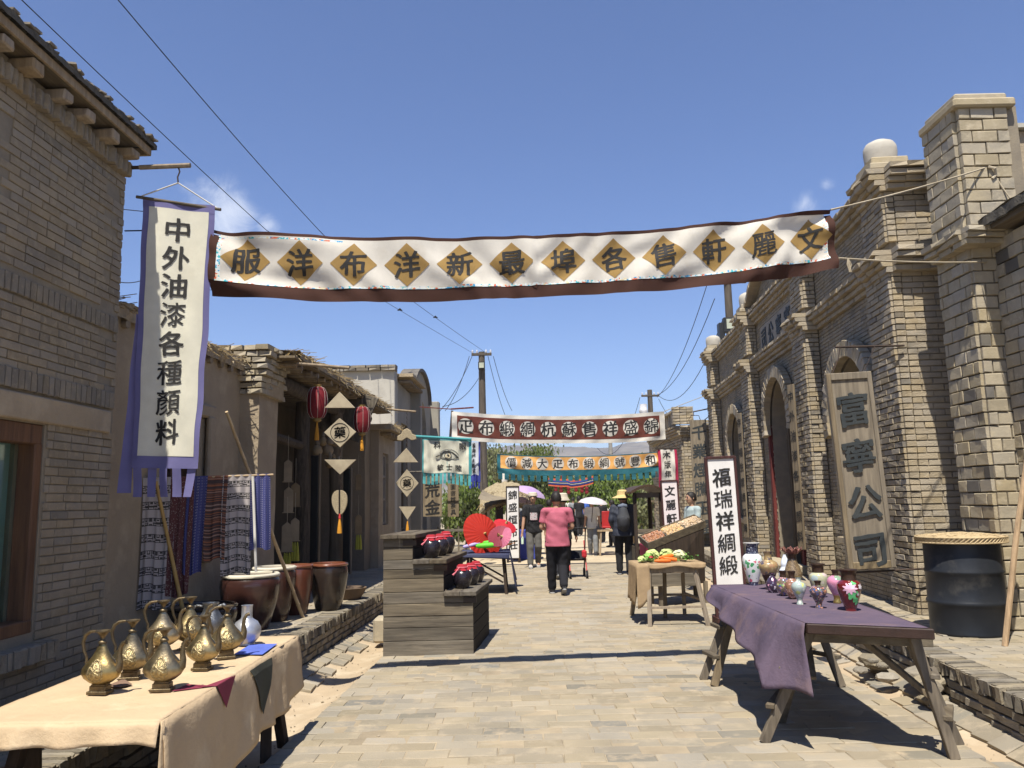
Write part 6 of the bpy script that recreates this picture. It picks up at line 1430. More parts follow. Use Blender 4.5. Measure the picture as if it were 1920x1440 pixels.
bal = [(.45, 0, 2), (.45, .05, 2), (.5, .09, 0), (.8, .32, 0), (1.0, .55, 0), (.93, .68, 0), (.62, .74, 1), (.60, .80, 1), (.62, .93, 1), (.80, .985, 3), (.82, 1.0, 3), (.7, .99, 3)]
pear = [(.5, 0, 2), (.55, .03, 0), (.85, .18, 0), (1.0, .36, 0), (.85, .55, 0), (.5, .74, 0), (.3, .82, 1), (.28, .9, 1), (.42, .98, 3), (.44, 1.0, 3), (.36, .99, 3)]
urn = [(.42, 0, 2), (.44, .03, 2), (.30, .14, 2), (.42, .24, 0), (.85, .48, 0), (1.0, .64, 0), (.80, .77, 0), (.34, .83, 1), (.30, .90, 1), (.42, .985, 3), (.44, 1.0, 3), (.36, .99, 3)]
squat = [(.4, 0, 2), (.45, .03, 0), (.85, .2, 0), (1.0, .42, 0), (.8, .64, 0), (.42, .74, 1), (.38, .86, 1), (.52, .98, 3), (.54, 1.0, 3), (.44, .99, 3)]
vase('porcelain_vase', 1417, 1098, .385, .185, bal, [WHT, NVY, NVY, WBT], 'tall white porcelain vase with green and red flowers and a navy neck')
vase('cloisonne_vase', 1447, 1106, .325, .175, [(.35, 0, 2), (.4, .04, 2), (.3, .12, 2), (.7, .4, 0), (1.0, .62, 0), (.85, .72, 0), (.42, .78, 1), (.36, .9, 1), (.5, .99, 3), (.5, 1, 3), (.4, .99, 3)], [GLD, GLD, DRK, DRK], 'golden brown patterned vase beside the tall white one')
vase('enamel_vase', 1452, 1111, .165, .115, pear, [DKP, DKP, DKP, DRK], 'small dark pear-shaped vase with white and pink flowers')
vase('enamel_vase', 1473, 1117, .20, .12, squat, [MUL, DRK, DRK, DRK], 'small round vase covered in many tiny flowers, left of the brown petal-rimmed one')
vase('porcelain_vase', 1477, 1096, .27, .13, [(.45, 0, 2), (.5, .05, 0), (1, .3, 0), (.9, .45, 0), (.55, .58, 0), (.62, .68, 0), (.5, .8, 0), (.22, .95, 0), (.2, 1, 3)], [BWH, BWH, BWH, BWH], 'blue and white double gourd vase half hidden at the back')
BSK = CH('basket_bronze', (.14, .095, .05), [(.24, .17, .09), (.09, .06, .035)], scale=110, rough=.4, thr=.6, coat=.2)
def petals(t, H_, W_):
    mb = MB()
    for k in range(9):
        a = 2*math.pi*k/9; u = Vector((math.cos(a), math.sin(a), 0)); w = Vector((-math.sin(a), math.cos(a), 0)); r = W_*.30
        mb.add([u*r+w*-.02+Vector((0, 0, H_*.84)), u*r+w*.02+Vector((0, 0, H_*.84)), u*(r+.035)+w*.024+Vector((0, 0, H_*.94)), u*(r+.045)+Vector((0, 0, H_*1.02)), u*(r+.035)+w*-.024+Vector((0, 0, H_*.94))], [(0, 1, 2, 3, 4)])
    mb.build('petal_rim', mat('copper_pink', (.33, .15, .12), rough=.3, metal=.5), t, solid=.003, smooth=True)
vase('bronze_vase', 1492, 1102, .35, .16, [(.45, 0, 2), (.5, .03, 0), (.95, .25, 0), (1, .35, 0), (.6, .6, 0), (.45, .72, 1), (.5, .84, 1), (.62, .86, 3), (.5, .86, 3)], [BSK, DRK, BSK, DRK], 'tall brown basket-textured vase with an open petal rim', extra=petals)
vase('enamel_vase', 1490, 1123, .215, .12, squat, [PNK, DRK, DRK, DRK], 'small brown and pink speckled vase behind the grey green one')
vase('enamel_vase', 1503, 1134, .205, .112, urn, [GRW, GRW, GRW, mat('gilt_rim', (.5, .36, .12), rough=.3, metal=.8)], 'small grey green vase with white flowers and a narrow stem')
vase('enamel_vase', 1541, 1121, .265, .145, bal, [CRM, DRK, CRM, DRK], 'cream green shouldered vase with a dark neck')
vase('enamel_vase', 1540, 1141, .195, .125, urn, [COL, DRK, COL, DRK], 'small stemmed vase patterned blue and orange, in front of the cream one')
vase('enamel_vase', 1574, 1131, .245, .135, urn, [ORP, DRK, mat('gilt_rim', (0, 0, 0)), DRK], 'orange and pink vase half behind the deep red one')
def flower(t, H_, W_):
    R_ = W_/2
    def on(ang, z, lift=.0015):
        zz = z*H_; f = z
        pr = [(0, .45), (.09, .5), (.32, .8), (.55, 1.0), (.68, .93), (.76, .62)]
        r = .6
        for (z0, r0), (z1, r1) in zip(pr, pr[1:]):
            if z0 <= f <= z1: r = r0+(r1-r0)*(f-z0)/(z1-z0)
        return Vector(((r*R_+lift)*math.cos(ang), (r*R_+lift)*math.sin(ang), zz))
    PKP = mat('petal_pink', (.72, .36, .5), (.8, .55, .62), rough=.3, coat=.4, scale=40, obj=True); GRN = mat('leaf_green', (.08, .36, .10), (.14, .5, .2), rough=.3, coat=.4, scale=30, obj=True); WTP = mat('petal_white', (.75, .7, .7), rough=.3, coat=.4)
    def blot(nm, a0, z0, ra, rz_, m, pet, n=40, lift=.002):
        mb = MB(); mb.add([on(a0, z0, lift)]+[on(a0+ra*s*(1+.28*math.cos(pet*q*2*math.pi/n))*math.cos(q*2*math.pi/n), z0+rz_*s*(1+.28*math.cos(pet*q*2*math.pi/n))*math.sin(q*2*math.pi/n), lift) for s in (.34, .67, 1) for q in range(n)],
            [(0, 1+q, 1+(q+1) % n) for q in range(n)]+[(1+s*n+q, 1+(s+1)*n+q, 1+(s+1)*n+(q+1) % n, 1+s*n+(q+1) % n) for s in (0, 1) for q in range(n)])
        mb.build(nm, m, t, smooth=True)
    A = -math.pi/2
    blot('painted_flower', A-.42, .56, .52, .12, PKP, 9, lift=.004)
    for da, z, s in ((-.35, .38, .32), (.0, .46, .26), (.05, .3, .28), (.3, .22, .24), (-.1, .68, .2)): blot('painted_leaf', A+da, z, s, s*.24, GRN, 3, lift=.0025)
    blot('painted_flower', A+.55, .60, .22, .06, WTP, 5, lift=.003); blot('painted_flower', A+.3, .42, .12, .03, WTP, 5, lift=.004)
v12 = vase('enamel_vase', 1601, 1146, .285, .165, bal, [RED, DRK, RED, DRK], 'deep red vase with a large pink flower and green leaves, nearest on the purple cloth', extra=flower)
v12.matrix_basis = Matrix.Translation(v12.matrix_basis.translation) @ Matrix.Rotation(.1, 4, 'Z')

# ================================================================== vegetable table
vt = thing('vegetable_table', (1.95, 10.7, 0), 'small splay-legged table with sacking, holding vegetables', 'table')
vz = .78; b = MB(); b.box((1.97, 10.75, vz-.03), (.82, .62, .04)); b.build('top', W_TAN, vt, bevel=.005)
FT = [(1.66, 10.31), (2.40, 10.35), (1.58, 11.35), (2.30, 11.3)]; TP = [(1.70, 10.48), (2.28, 10.48), (1.66, 11.0), (2.24, 11.0)]
for (fx, fy), (tx, ty) in zip(FT, TP): b = MB(); b.bar((tx, ty, vz-.04), (fx, fy, 0), .052, .045); b.build('leg', W_TAN, vt, bevel=.004)
for q, z_ in (((0, 1), .24), ((2, 3), .30), ((0, 2), .32), ((1, 3), .32)):
    a, c_ = [Vector((FT[i][0], FT[i][1], 0)).lerp(Vector((TP[i][0], TP[i][1], vz)), z_/vz) for i in q]; b = MB(); b.bar(a, c_, .04, .03); b.build('stretcher', W_TAN, vt)
for x_ in (1.78, 1.98): b = MB(); b.bar((x_, 10.9, vz-.04), (x_, 11.0, .0), .045, .04); b.build('leg', W_GREY_Z, vt)
b = MB(); b.box((1.97, 10.46, vz-.085), (.70, .03, .07)); b.box((1.97, 11.02, vz-.085), (.66, .03, .07)); b.build('apron', W_TAN, vt)
SACK = mat('sacking', (.36, .26, .155), (.28, .20, .12), rough=1, spec=.02, scale=10, bump=.9, bscale=240)
mb = MB(); mb.grid(lambda u, v: Vector((lerp(1.53, 2.42, u), lerp(10.42, 11.08, v), vz-.004+.004*mnoise.noise(Vector((u*8, v*6, 2))))), 20, 14)
mb.grid(lambda u, v: Vector((1.53-.03*v+.012*math.sin(u*20)*v, lerp(10.42, 11.08, u), vz-.004-v*(.52-.05*u))), 16, 10); mb.grid(lambda u, v: Vector((lerp(1.53, 1.70, u), 10.42-.01-.02*v, vz-.004-v*(.55-.2*u*u))), 6, 10)
mb.grid(lambda u, v: Vector((lerp(1.66, 2.42, u), 10.42-.012*v, vz-.004-v*(.05+.02*math.sin(u*9)))), 14, 3)
tag(mb.build('sacking_cloth', SACK, None, smooth=True, solid=.003), 'rough brown sacking over the vegetable table', 'cloth')
LG = [mat('leaf_pale', (.42, .52, .16), (.52, .56, .26), rough=.6, scale=20), mat('leaf_mid', (.16, .33, .06), (.25, .42, .10), rough=.6, scale=20), mat('leaf_dark', (.06, .18, .035), rough=.6)]
def leafball(c, r, m, label, nm, n=22, cat='vegetable'):
    t = thing(nm, c, label, cat); bm = bmesh.new(); bmesh.ops.create_icosphere(bm, subdivisions=3, radius=r*.85); s = random.random()*9
    for v in bm.verts: v.co = v.co*(1+.16*mnoise.noise(v.co*11/r*.1+Vector((s, 0, 0)))+.05*math.sin(v.co.x*60)); v.co.z *= .8; v.co += Vector(c)
    q = MB(); q.add([v.co.copy() for v in bm.verts], [tuple(v.index for v in f.verts) for f in bm.faces]); bm.free(); q.build('head', m, t, smooth=True)
    q = MB()
    for k in range(n):
        a = random.uniform(0, 6.28); e = random.uniform(-.2, 1.1); d = Vector((math.cos(a)*math.cos(e), math.sin(a)*math.cos(e), math.sin(e)*.8)); w = d.cross(Vector((0, 0, 1))).normalized(); u_ = w.cross(d)*-1
        p0 = Vector(c)+d*r*.8-u_*r*.2; q.add([p0-w*r*.25, p0+w*r*.25, p0+u_*r*.5+w*r*.32+d*r*.14, p0+u_*r*.75+d*r*.2, p0+u_*r*.5-w*r*.32+d*r*.1], [(0, 1, 2, 3, 4)])
    q.build('leaf', m, t, smooth=True)['kind'] = 'stuff'
leafball((1.64, 10.62, vz+.045), .06, LG[0], 'pale cabbage at the left end of the vegetable table', 'cabbage')
leafball((1.82, 10.85, vz+.085), .10, LG[0], 'light green cabbage at the back of the vegetable table', 'cabbage'); leafball((1.74, 10.72, vz+.06), .075, LG[1], 'mid green leafy head behind the carrots', 'lettuce')
leafball((2.02, 10.9, vz+.085), .10, LG[0], 'pale round cabbage in the middle of the vegetables', 'cabbage'); leafball((2.17, 10.84, vz+.075), .095, mat('leaf_yellow', (.55, .56, .30), (.62, .6, .4)), 'yellowish white cabbage beside the greens', 'cabbage')
for j, (cx, cy, lab) in enumerate(((2.24, 10.66, 'loose bunch of dark leafy greens at the right of the carrots'), (1.73, 10.54, 'small bunch of greens hanging at the front left of the vegetables'))):
    q = MB()
    for k in range(130 if j == 0 else 50):
        c = Vector((cx+random.gauss(0, .055), cy+random.gauss(0, .05), vz+.02+abs(random.gauss(0, .03)))); a = random.uniform(0, 6.28); u_ = Vector((math.cos(a), math.sin(a), random.uniform(-.3, .8))).normalized()*.035; w = u_.cross(Vector((.1, .3, 1))).normalized()*.014
        q.add([c, c+u_*.5+w, c+u_, c+u_*.5-w], [(0, 1, 2, 3)], k % 2)
    tag(q.build('leafy_greens', [LG[1], LG[2]], None), lab, 'vegetable')
CAR = mat('carrot_orange', (.72, .17, .025), (.62, .13, .02), rough=.45, bump=.3, bscale=80)
for i, (a, b2, l) in enumerate((((1.78, 10.50, vz+.025), (2.0, 10.52, vz+.025), 'front carrot lying along the table edge'), ((1.80, 10.55, vz+.028), (2.05, 10.62, vz+.04), 'carrot slanting behind the front one'), ((1.85, 10.56, vz+.06), (2.06, 10.66, vz+.08), 'uppermost carrot of the pile'), ((1.90, 10.52, vz+.06), (2.08, 10.52, vz+.03), 'short carrot across the pile'))):
    a, b2 = Vector(a), Vector(b2); t = thing('carrot', a, l, 'carrot'); mb = MB(); mb.tube([a.lerp(b2, q) for q in (0, .04, .3, .7, .95, 1)], [.006, .014, .022, .026, .024, .01], 12); mb.build('root', CAR, t, smooth=True)
    mb = MB(); mb.tube([b2, b2+(b2-a).normalized()*.03], [.01, .005], 6); mb.build('stalk', LG[1], t)
mb = MB(); mb.lathe([(0, -.02), (.02, -.018), (.03, 0), (.022, .02), (0, .025)], (1.76, 10.62, vz+.06), 14); tag(mb.build('radish', mat('radish_red', (.5, .03, .06), rough=.4), None, smooth=True), 'red radish between the green head and the carrots', 'vegetable')

# ================================================================== tilted nut stall
ns = thing('nut_stall', (2.35, 13.0, 0), 'dark timber stall with a long slanting tray of nuts behind the vegetables', 'stall')
A0, A1, A2, A3 = at(1199, 1008, 12.6), at(1216, 1022, 12.1), at(1322, 980, 12.6), at(1283, 968, 13.5)
A0.z, A1.z = A0.z, A1.z
A3 = A0+(A2-A1)
n_ = (A2-A1).cross(A0-A1).normalized(); n_ = n_ if n_.z > 0 else -n_
b = MB(); b.add([A1-n_*.02, A2-n_*.02, A3-n_*.02, A0-n_*.02, A1-n_*.04, A2-n_*.04, A3-n_*.04, A0-n_*.04], [(0, 1, 2, 3), (7, 6, 5, 4), (0, 4, 5, 1), (1, 5, 6, 2), (2, 6, 7, 3), (3, 7, 4, 0)]); b.build('tray_base', W_GREY_X, ns)
for a, c_ in ((A1, A2), (A2, A3), (A3, A0), (A0, A1)):
    b = MB(); b.bar(a+n_*.0-n_*.02, c_-n_*.02, .02, .11, up=n_); b.build('tray_side', W_GREY_X, ns, bevel=.003)
for k in (1/3, 2/3): b = MB(); b.bar(A1.lerp(A2, k), A0.lerp(A3, k), .015, .05, up=n_); b.build('divider', W_GREY_X, ns)
NUTS = [mat('red_dates', (.30, .10, .06), (.45, .28, .16), vary=.5, scale=60), mat('pale_nuts', (.60, .42, .22), (.5, .33, .17), vary=.4, scale=60), mat('buff_nuts', (.58, .44, .30), (.45, .33, .2), vary=.4, scale=60)]
for k in range(3):
    q = MB(); bm = bmesh.new(); bmesh.ops.create_icosphere(bm, subdivisions=1, radius=.013); base = [v.co.copy() for v in bm.verts]; bf = [tuple(v.index for v in f.verts) for f in bm.faces]; bm.free()
    for _ in range(520):
        u, v = lerp(k/3+.02, (k+1)/3-.02, random.random()), random.uniform(.04, .96); p = A1.lerp(A2, u).lerp(A0.lerp(A3, u), v)+n_*(.005+.03*random.random()*math.sin(v*3.1)); s = random.uniform(.7, 1.4); q.add([p+b_*s for b_ in base], bf)
    q.build(('dates', 'nuts', 'shelled_nuts')[k], NUTS[k], ns)['kind'] = 'stuff'
b = MB(); cx = (A1+A2)/2
body = [Vector((A1.x+.15, A1.y+.02, 0)), Vector((A2.x-.04, A2.y+.02, 0)), Vector((A3.x-.04, A3.y, 0)), Vector((A0.x+.15, A0.y, 0))]
tops = [A1.lerp(A2, .12)-n_*.05, A1.lerp(A2, .96)-n_*.05, A0.lerp(A3, .96)-n_*.05, A0.lerp(A3, .12)-n_*.05]
b.add([p+Vector((0, 0, .3)) for p in body]+tops, [(0, 1, 5, 4), (1, 2, 6, 5), (2, 3, 7, 6), (3, 0, 4, 7), (0, 3, 2, 1)]); b.build('body', W_DARK, ns)
for p in body: b = MB(); b.box((p.x, p.y, .16), (.06, .06, .34)); b.build('leg', W_GREY_Z, ns)
b = MB(); b.box((2.2, 12.0, .42), (.95, .03, .18)); b.build('shelf_board', W_GREY_X, ns, bevel=.004)
random.seed(31)
# ================================================================== drum with woven lid, leaning pole
dc = Vector((4.40, 8.06, PZ_R)); db = thing('water_drum', dc, 'big black drum under a woven lid beside the pale brick pier', 'drum')
mb = MB(); R_, H_ = .345, .86
mb.lathe([(R_*.98, 0), (R_, .015), (R_*1.0, .02), (R_*.985, .035), (R_*.99, .27), (R_*1.02, .285), (R_*1.03, .30), (R_*1.02, .315), (R_*.99, .33), (R_*.99, .57), (R_*1.02, .585), (R_*1.02, .60), (R_*.99, .615), (R_*.99, H_), (R_*.93, H_+.005), (R_*.93, .1), (0, .1)], dc, 48)
mb.build('body', mat('drum_black', (.012, .014, .018), (.022, .024, .028), rough=.4, scale=2.5, bump=.15, bscale=8, col3=(.07, .066, .06), s3=3.5, t3=.64, soft=.15), db, smooth=True, ang=50)
LID = mat('woven_lid', (.47, .36, .21), (.33, .25, .14), rough=.9, scale=25, bump=1, bscale=110, bdist=.006)
lid = thing('wicker_cover', dc+Vector((0, 0, H_)), 'round wicker lid with criss-cross twigs on top of the black drum', 'lid')
mb = MB(); mb.lathe([(0, H_+.0), (.375, H_+.005), (.40, H_+.02), (.40, H_+.05), (.375, H_+.065), (.2, H_+.085), (0, H_+.09)], dc, 48); mb.build('disc', LID, lid, smooth=True, ang=60)
mb = MB()
for k in range(120):
    a, d = random.uniform(0, 6.28), random.uniform(0, .33); t_ = random.uniform(0, 6.28); p = dc+Vector((d*math.cos(a), d*math.sin(a), H_+.09-.03*d/.4)); q = Vector((math.cos(t_), math.sin(t_), 0))*.08
    mb.tube([p-q, p+Vector((0, 0, .012)), p+q], .005, 4)
for k in range(60):
    a = 6.283*k/60; b2 = 6.283*(k+1.3)/60; mb.tube([dc+Vector((.405*math.cos(a), .405*math.sin(a), H_+.015)), dc+Vector((.405*math.cos(b2), .405*math.sin(b2), H_+.06))], .007, 4)
for z_ in (.01, .06): mb.tube([dc+Vector((.403*math.cos(k*.1309), .403*math.sin(k*.1309), H_+z_)) for k in range(49)], .009, 5, cap=False)
mb.build('wicker', LID, lid)['kind'] = 'stuff'
f = ground(1884, 1212, PZ_R); mb = MB(); mb.tube([f, at(1905, 1010, 7.4), at(1926, 860, 7.5)], .026, 8); tag(mb.build('leaning_pole', wood('peeled_pole', (.42, .29, .17), 'z'), None, smooth=True), 'peeled wooden pole leaning beside the black drum', 'pole')
# ================================================================== utility poles and wires
POLEM = wood('tarred_pole', (.11, .09, .07), 'z', (.06, .05, .04)); CONC = mat('concrete_pole', (.30, .28, .25), bump=.3); LAMPG = mat('lamp_glass', (.45, .47, .36), rough=.2); LMPB = mat('lamp_black', (.03, .03, .03), rough=.4); INS = mat('insulator', (.6, .6, .62), rough=.3)
def upole(name, px, ptop, Y, label, r=.13, m=POLEM, arms=(.35,), aw=1.0, base=0, lean=0):
    T = at(px, ptop, Y); t = thing(name, (T.x, Y, 0), label, 'pole'); mb = MB(); mb.tube([(T.x+lean, Y, base-.3), (T.x+lean*.5, Y, T.z*.5), (T.x, Y, T.z)], [r*1.25, r*1.1, r*.85], 12); mb.build('pole', m, t, smooth=True)
    for a in arms:
        b = MB(); b.box((T.x, Y-.1, T.z-a), (aw*2, .09, .11)); b.build('cross_arm', m, t, bevel=.01)
        for s in (-.9, -.45, .45, .9): b = MB(); b.lathe([(.03, 0), (.045, .03), (.03, .06), (.045, .09), (.02, .13), (0, .13)], (T.x+s*aw, Y-.1, T.z-a+.06), 8); b.build('insulator', INS, t, smooth=True)
    return t, T
t, T1p = upole('utility_pole', 903, 660, 33, 'dark wooden utility pole with one cross arm and a small floodlight behind the eye banner', .15, arms=(.12,), aw=.42)
b = MB(); b.box((T1p.x, 32.75, T1p.z-.62), (.28, .18, .30)); l_ = b.build('floodlight', LMPB, t); b = MB(); b.box((T1p.x, 32.65, T1p.z-.62), (.2, .01, .22)); b.build('lens', LAMPG, l_)
t, T2p = upole('utility_pole', 1218, 731, 45, 'distant wooden pole with cross arm and white camera above the brown banner', .16, arms=(.35,), aw=.5)
b = MB(); b.lathe([(0, -.35), (.18, -.3), (.24, -.12), (.24, 0), (.2, .05), (.2, .3), (0, .32)], (T2p.x-.45, 44.7, T2p.z-1.15), 16); cm_ = b.build('camera_dome', INS, t, smooth=True)
t, T3p = upole('utility_pole', 1362, 500, 26, 'tall wooden utility pole with floodlight rising behind the company building', .14, arms=(.55,), aw=.6)
b = MB(); q = at(1370, 610, 25.5); b.box((q.x, q.y, q.z), (.50, .22, .50)); l_ = b.build('floodlight', LMPB, t, bevel=.02); b = MB(); b.box((q.x+.02, q.y-.12, q.z+.03), (.36, .015, .32)); b.build('lens', LAMPG, l_)
b = MB(); q = at(1352, 622, 25.6); b.box((q.x, q.y, q.z), (.18, .3, .55)); b.build('switch_box', LMPB, t, bevel=.01)
t, T4p = upole('concrete_pole', 984, 822, 52, 'thin dark pole among the willow trees left of the street', .12, CONC, arms=())
t, T5p = upole('concrete_pole', 1144, 820, 52, 'thin pole standing before the mountains right of the street', .14, CONC, arms=())
def wire(label, pts, r=.012, sag=.3, n=14, name='overhead_wire'):
    out = []
    for i in range(len(pts)-1):
        a, b2 = Vector(pts[i]), Vector(pts[i+1])
        for k in range(n+(i == len(pts)-2)): q = k/n; p = a.lerp(b2, q); p.z -= sag*4*q*(1-q); out.append(p)
    mb = MB(); mb.tube(out, r, 5); tag(mb.build(name, M_WIRE), label, 'wire')
wire('left long wire sloping from above the brick house down to the wooden pole', [at(20, -20, 7), at(500, 432, 13), at(890, 664, 32.8)], .006, .02)
wire('second long wire sloping across the sky to the wooden pole', [at(205, -20, 8), at(606, 440, 15), at(915, 664, 32.8)], .007, .05)
wire('third wire running low past the hanging banner behind the mud house', [at(215, 527, 12), at(262, 527, 14), at(420, 545, 18)], .008, .03)
wire('wire stub left of the tall hanging banner', [at(215, 391, 12), at(275, 397, 12.5), at(300, 400, 13)], .007, .0)
for i, (a, b2, l) in enumerate((((885, 668), (820, 775), 'wire dropping left from the wooden pole to the plastered house'), ((880, 668), (835, 770), 'inner wire dropping left from the wooden pole'), ((915, 668), (952, 790), 'wire dropping right from the wooden pole'), ((925, 668), (960, 770), 'outer wire dropping right from the wooden pole'), ((897, 710), (830, 762), 'slack wire from the pole floodlight to the curved gable'))):
    wire(l, [at(*a, 32.9), at(*b2, 27 if b2[0] < 900 else 40)], .012, .25)
for i, (a, b2, ya, yb, s, l) in enumerate((((1215, 742), (1340, 560), 44.9, 27, 1.0, 'wire rising from the camera pole to the tall pole'), ((1235, 742), (1355, 600), 44.9, 27, 1.2, 'lower slack wire between the camera pole and the tall pole'), ((1232, 745), (1330, 520), 44.9, 27, .6, 'upper wire between the camera pole and the tall pole'),
        ((1235, 748), (1345, 765), 44.9, 24, 1.0, 'slack wire crossing behind the brown banner toward the brick building'), ((1200, 745), (1120, 840), 44.9, 52, 1.5, 'wire from the camera pole down to the thin pole'), ((1320, 740), (1400, 735), 30, 24, .5, 'wire passing behind the company building corner'))):
    wire(l, [at(*a, ya), at(*b2, yb)], .014, s)
mb = MB()
for wa, wb, q_, sg in ((at(500, 432, 13), at(890, 664, 32.8), .42, .02), (at(606, 440, 15), at(915, 664, 32.8), .5, .05)):
    c = wa.lerp(wb, q_)-Vector((0, 0, sg*4*q_*(1-q_))); mb.tube([c+Vector((-.07, 0, 0)), c+Vector((0, 0, .03)), c+Vector((.07, 0, -.01))], [.01, .04, .008], 6)
mb.build('bird', M_WIRE)['label'] = 'two tiny dark clips on the long wires above the porch'
o_ = bpy.data.objects['bird']; o_.name = 'wire_clips'; o_['category'] = 'clip'; o_['kind'] = 'stuff'

# ================================================================== trees
BK = mat('tree_bark', (.10, .08, .06), (.06, .05, .04), scale=6, bump=.8)
def leafmat(name, c): 
    return mat(name, c, tuple(q*.62 for q in c), rough=.6, scale=.9, vary=.35, bump=0, trans=.35, spec=.2)
LM = [leafmat('willow_leaf', (.17, .21, .06)), leafmat('dusty_leaf', (.24, .25, .12)), leafmat('bright_leaf', (.20, .27, .065))]
def tree(px, ptop, Y, rad, label, m, n=5200, droop=.6, pbase=1000, seed=1, low=1.2, cat='tree', nm='willow_tree'):
    rr = random.Random(seed); T = at(px, ptop, Y); H = T.z; x0 = T.x; t = thing(nm, (x0, Y, 0), label, cat)
    mb = MB(); mb.tube([(x0, Y, -.2), (x0+.1, Y, H*.25), (x0-.1, Y+.1, H*.5), (x0, Y, H*.8)], [.28*H/8, .22*H/8, .15*H/8, .04], 9)
    for k in range(9):
        a = rr.uniform(0, 6.28); z = H*rr.uniform(.25, .6); e = Vector((x0+rad*.75*math.cos(a), Y+rad*.6*math.sin(a), z+H*rr.uniform(.1, .3))); mb.tube([(x0, Y, z), (Vector((x0, Y, z))+e)/2+Vector((0, 0, .3)), e], [.09*H/8, .06*H/8, .02], 6)
    mb.build('trunk', BK, t, smooth=True)
    vs_, fs, mi = [], [], []
    cl_ = []
    for k in range(42):
        a = rr.uniform(0, 6.28); q = rr.random()**.5; z = rr.uniform(.22, .97); env = math.sin(min(1, max(.0, (z-.08)/.92))*math.pi*.92)**.6
        cl_.append(Vector((x0+rad*q*env*math.cos(a), Y+rad*q*env*math.sin(a), H*z)))
    for i in range(n):
        c = rr.choice(cl_); g = Vector((rr.gauss(0, rad*.17), rr.gauss(0, rad*.17), rr.gauss(0, rad*.15))); dr_ = abs(rr.gauss(0, droop))*rad*.4; p = c+g-Vector((0, 0, dr_))
        if p.z < low: continue
        s = rr.uniform(.07, .15)*Y/50+.03; u = Vector((rr.gauss(0, .5), rr.gauss(0, .5), -1.2 if droop > .3 else rr.gauss(0, 1))).normalized()*s*1.7; w = Vector((rr.gauss(0, 1), rr.gauss(0, 1), rr.gauss(0, .3))).cross(u).normalized()*s*.45
        b = len(vs_); vs_ += [(p)[:], (p+u*.5+w)[:], (p+u)[:], (p+u*.5-w)[:]]; fs.append((b, b+1, b+2, b+3))
    me = bpy.data.meshes.new('crown'); me.from_pydata(vs_, [], fs); me.materials.append(m); o = bpy.data.objects.new('crown', me); C.objects.link(o); attach(o, t)
tree(985, 828, 48, 2.6, 'full green willow rising highest left of the street', LM[0], 12000, .8, seed=1)
tree(925, 836, 44, 1.7, 'dusty green tree just right of the wooden utility pole', LM[1], 8000, .5, seed=2)
tree(886, 905, 36, 1.3, 'green bush-like tree between the plastered house and the wooden pole', LM[2], 6000, .4, seed=3, low=.4)
tree(872, 925, 30, .8, 'small leafy tree low beside the plastered house wall', LM[0], 4000, .4, seed=12, low=.3)
tree(1030, 868, 55, 2.0, 'green tree behind the hanging red lanterns left of the street', LM[0], 7000, .7, seed=4)
tree(1075, 905, 75, 3.5, 'dark green tree at the far end of the street', LM[0], 6000, .5, seed=5)
tree(1128, 878, 50, 1.9, 'round green tree right of the street before the purple banner', LM[2], 9000, .6, seed=6)
tree(1158, 892, 60, 2.4, 'tree behind the round green one near the tall grey pillar', LM[0], 6000, .5, seed=7)
tree(1215, 860, 38, 1.5, 'light green tree seen through the kiosk on the right side', LM[2], 8000, .6, seed=8, low=.3)
tree(1243, 890, 33, 1.0, 'pale leafy tree between the kiosk and the brick building', LM[1], 5000, .5, seed=9, low=.3)
# ================================================================== mountains
mm = mat('mountain_rock', (.13, .115, .10), (.08, .075, .07), scale=.01, bump=0, col3=(.18, .16, .135), s3=.03, t3=.5)
def mfn(u, v):
    a = lerp(-1.15, 1.15, u); d = lerp(700, 1150, v); x, y = d*math.sin(a), d*math.cos(a)
    p = Vector((x*.004, y*.004, 0)); rdg = 1-abs(mnoise.noise(p*1.3)); h = (66+16*mnoise.noise(Vector((a*3, 0, 5)))+9*mnoise.noise(Vector((a*9, 0, 1))))
    e = math.sin(min(1, v*1.35)*math.pi/2) if v < .74 else 1-(v-.74)*1.5
    n = mnoise.fractal(Vector((x*.012, y*.012, 0)), .9, 2.1, 7)
    return Vector((x, y, -2+h*e*(.82+.28*rdg)+n*9*e))
sheet(mfn, 260, 50, 'mountains', mm)
# ================================================================== things farther along the street
def hut(cx, cy, w, d, hz, label, nm='thatched_stall', roofm=None):
    t = thing(nm, (cx, cy, 0), label, 'stall'); m = roofm or mat('grey_thatch', (.36, .31, .22), (.24, .20, .14), scale=20, bump=1, bscale=30, bdist=.03, vary=.1)
    for sx in (-1, 1):
        for sy in (-1, 1): b = MB(); b.tube([(cx+sx*w*.45, cy+sy*d*.45, 0), (cx+sx*w*.45, cy+sy*d*.45, hz)], .05, 7); b.build('post', W_GREY_Z, t, smooth=True)
    b = MB(); b.grid(lambda u, v: Vector((cx+(u-.5)*w*1.15, cy+(v-.5)*d*1.2, hz+.68-abs(v-.5)*1.3-1.3*abs(u-.5)**2+.05*mnoise.noise(Vector((u*14, v*14, cx))))), 24, 16); b.build('roof', m, t, solid=.07)
    b = MB(); b.box((cx, cy-d*.3, .75), (w*.85, .4, .05)); b.build('counter', W_GREY_X, t)
    return t
h1 = hut(-.25, 25.2, 1.35, 2.0, 1.50, 'open stall with grey thatched roof behind the slim white sign')
straw_edge(h1, Matrix(), 23.95, -1.05, .55, 1.50, 170, along='x'); straw_edge(h1, Matrix(), 24.6, -.95, .45, 1.86, 120, along='x')
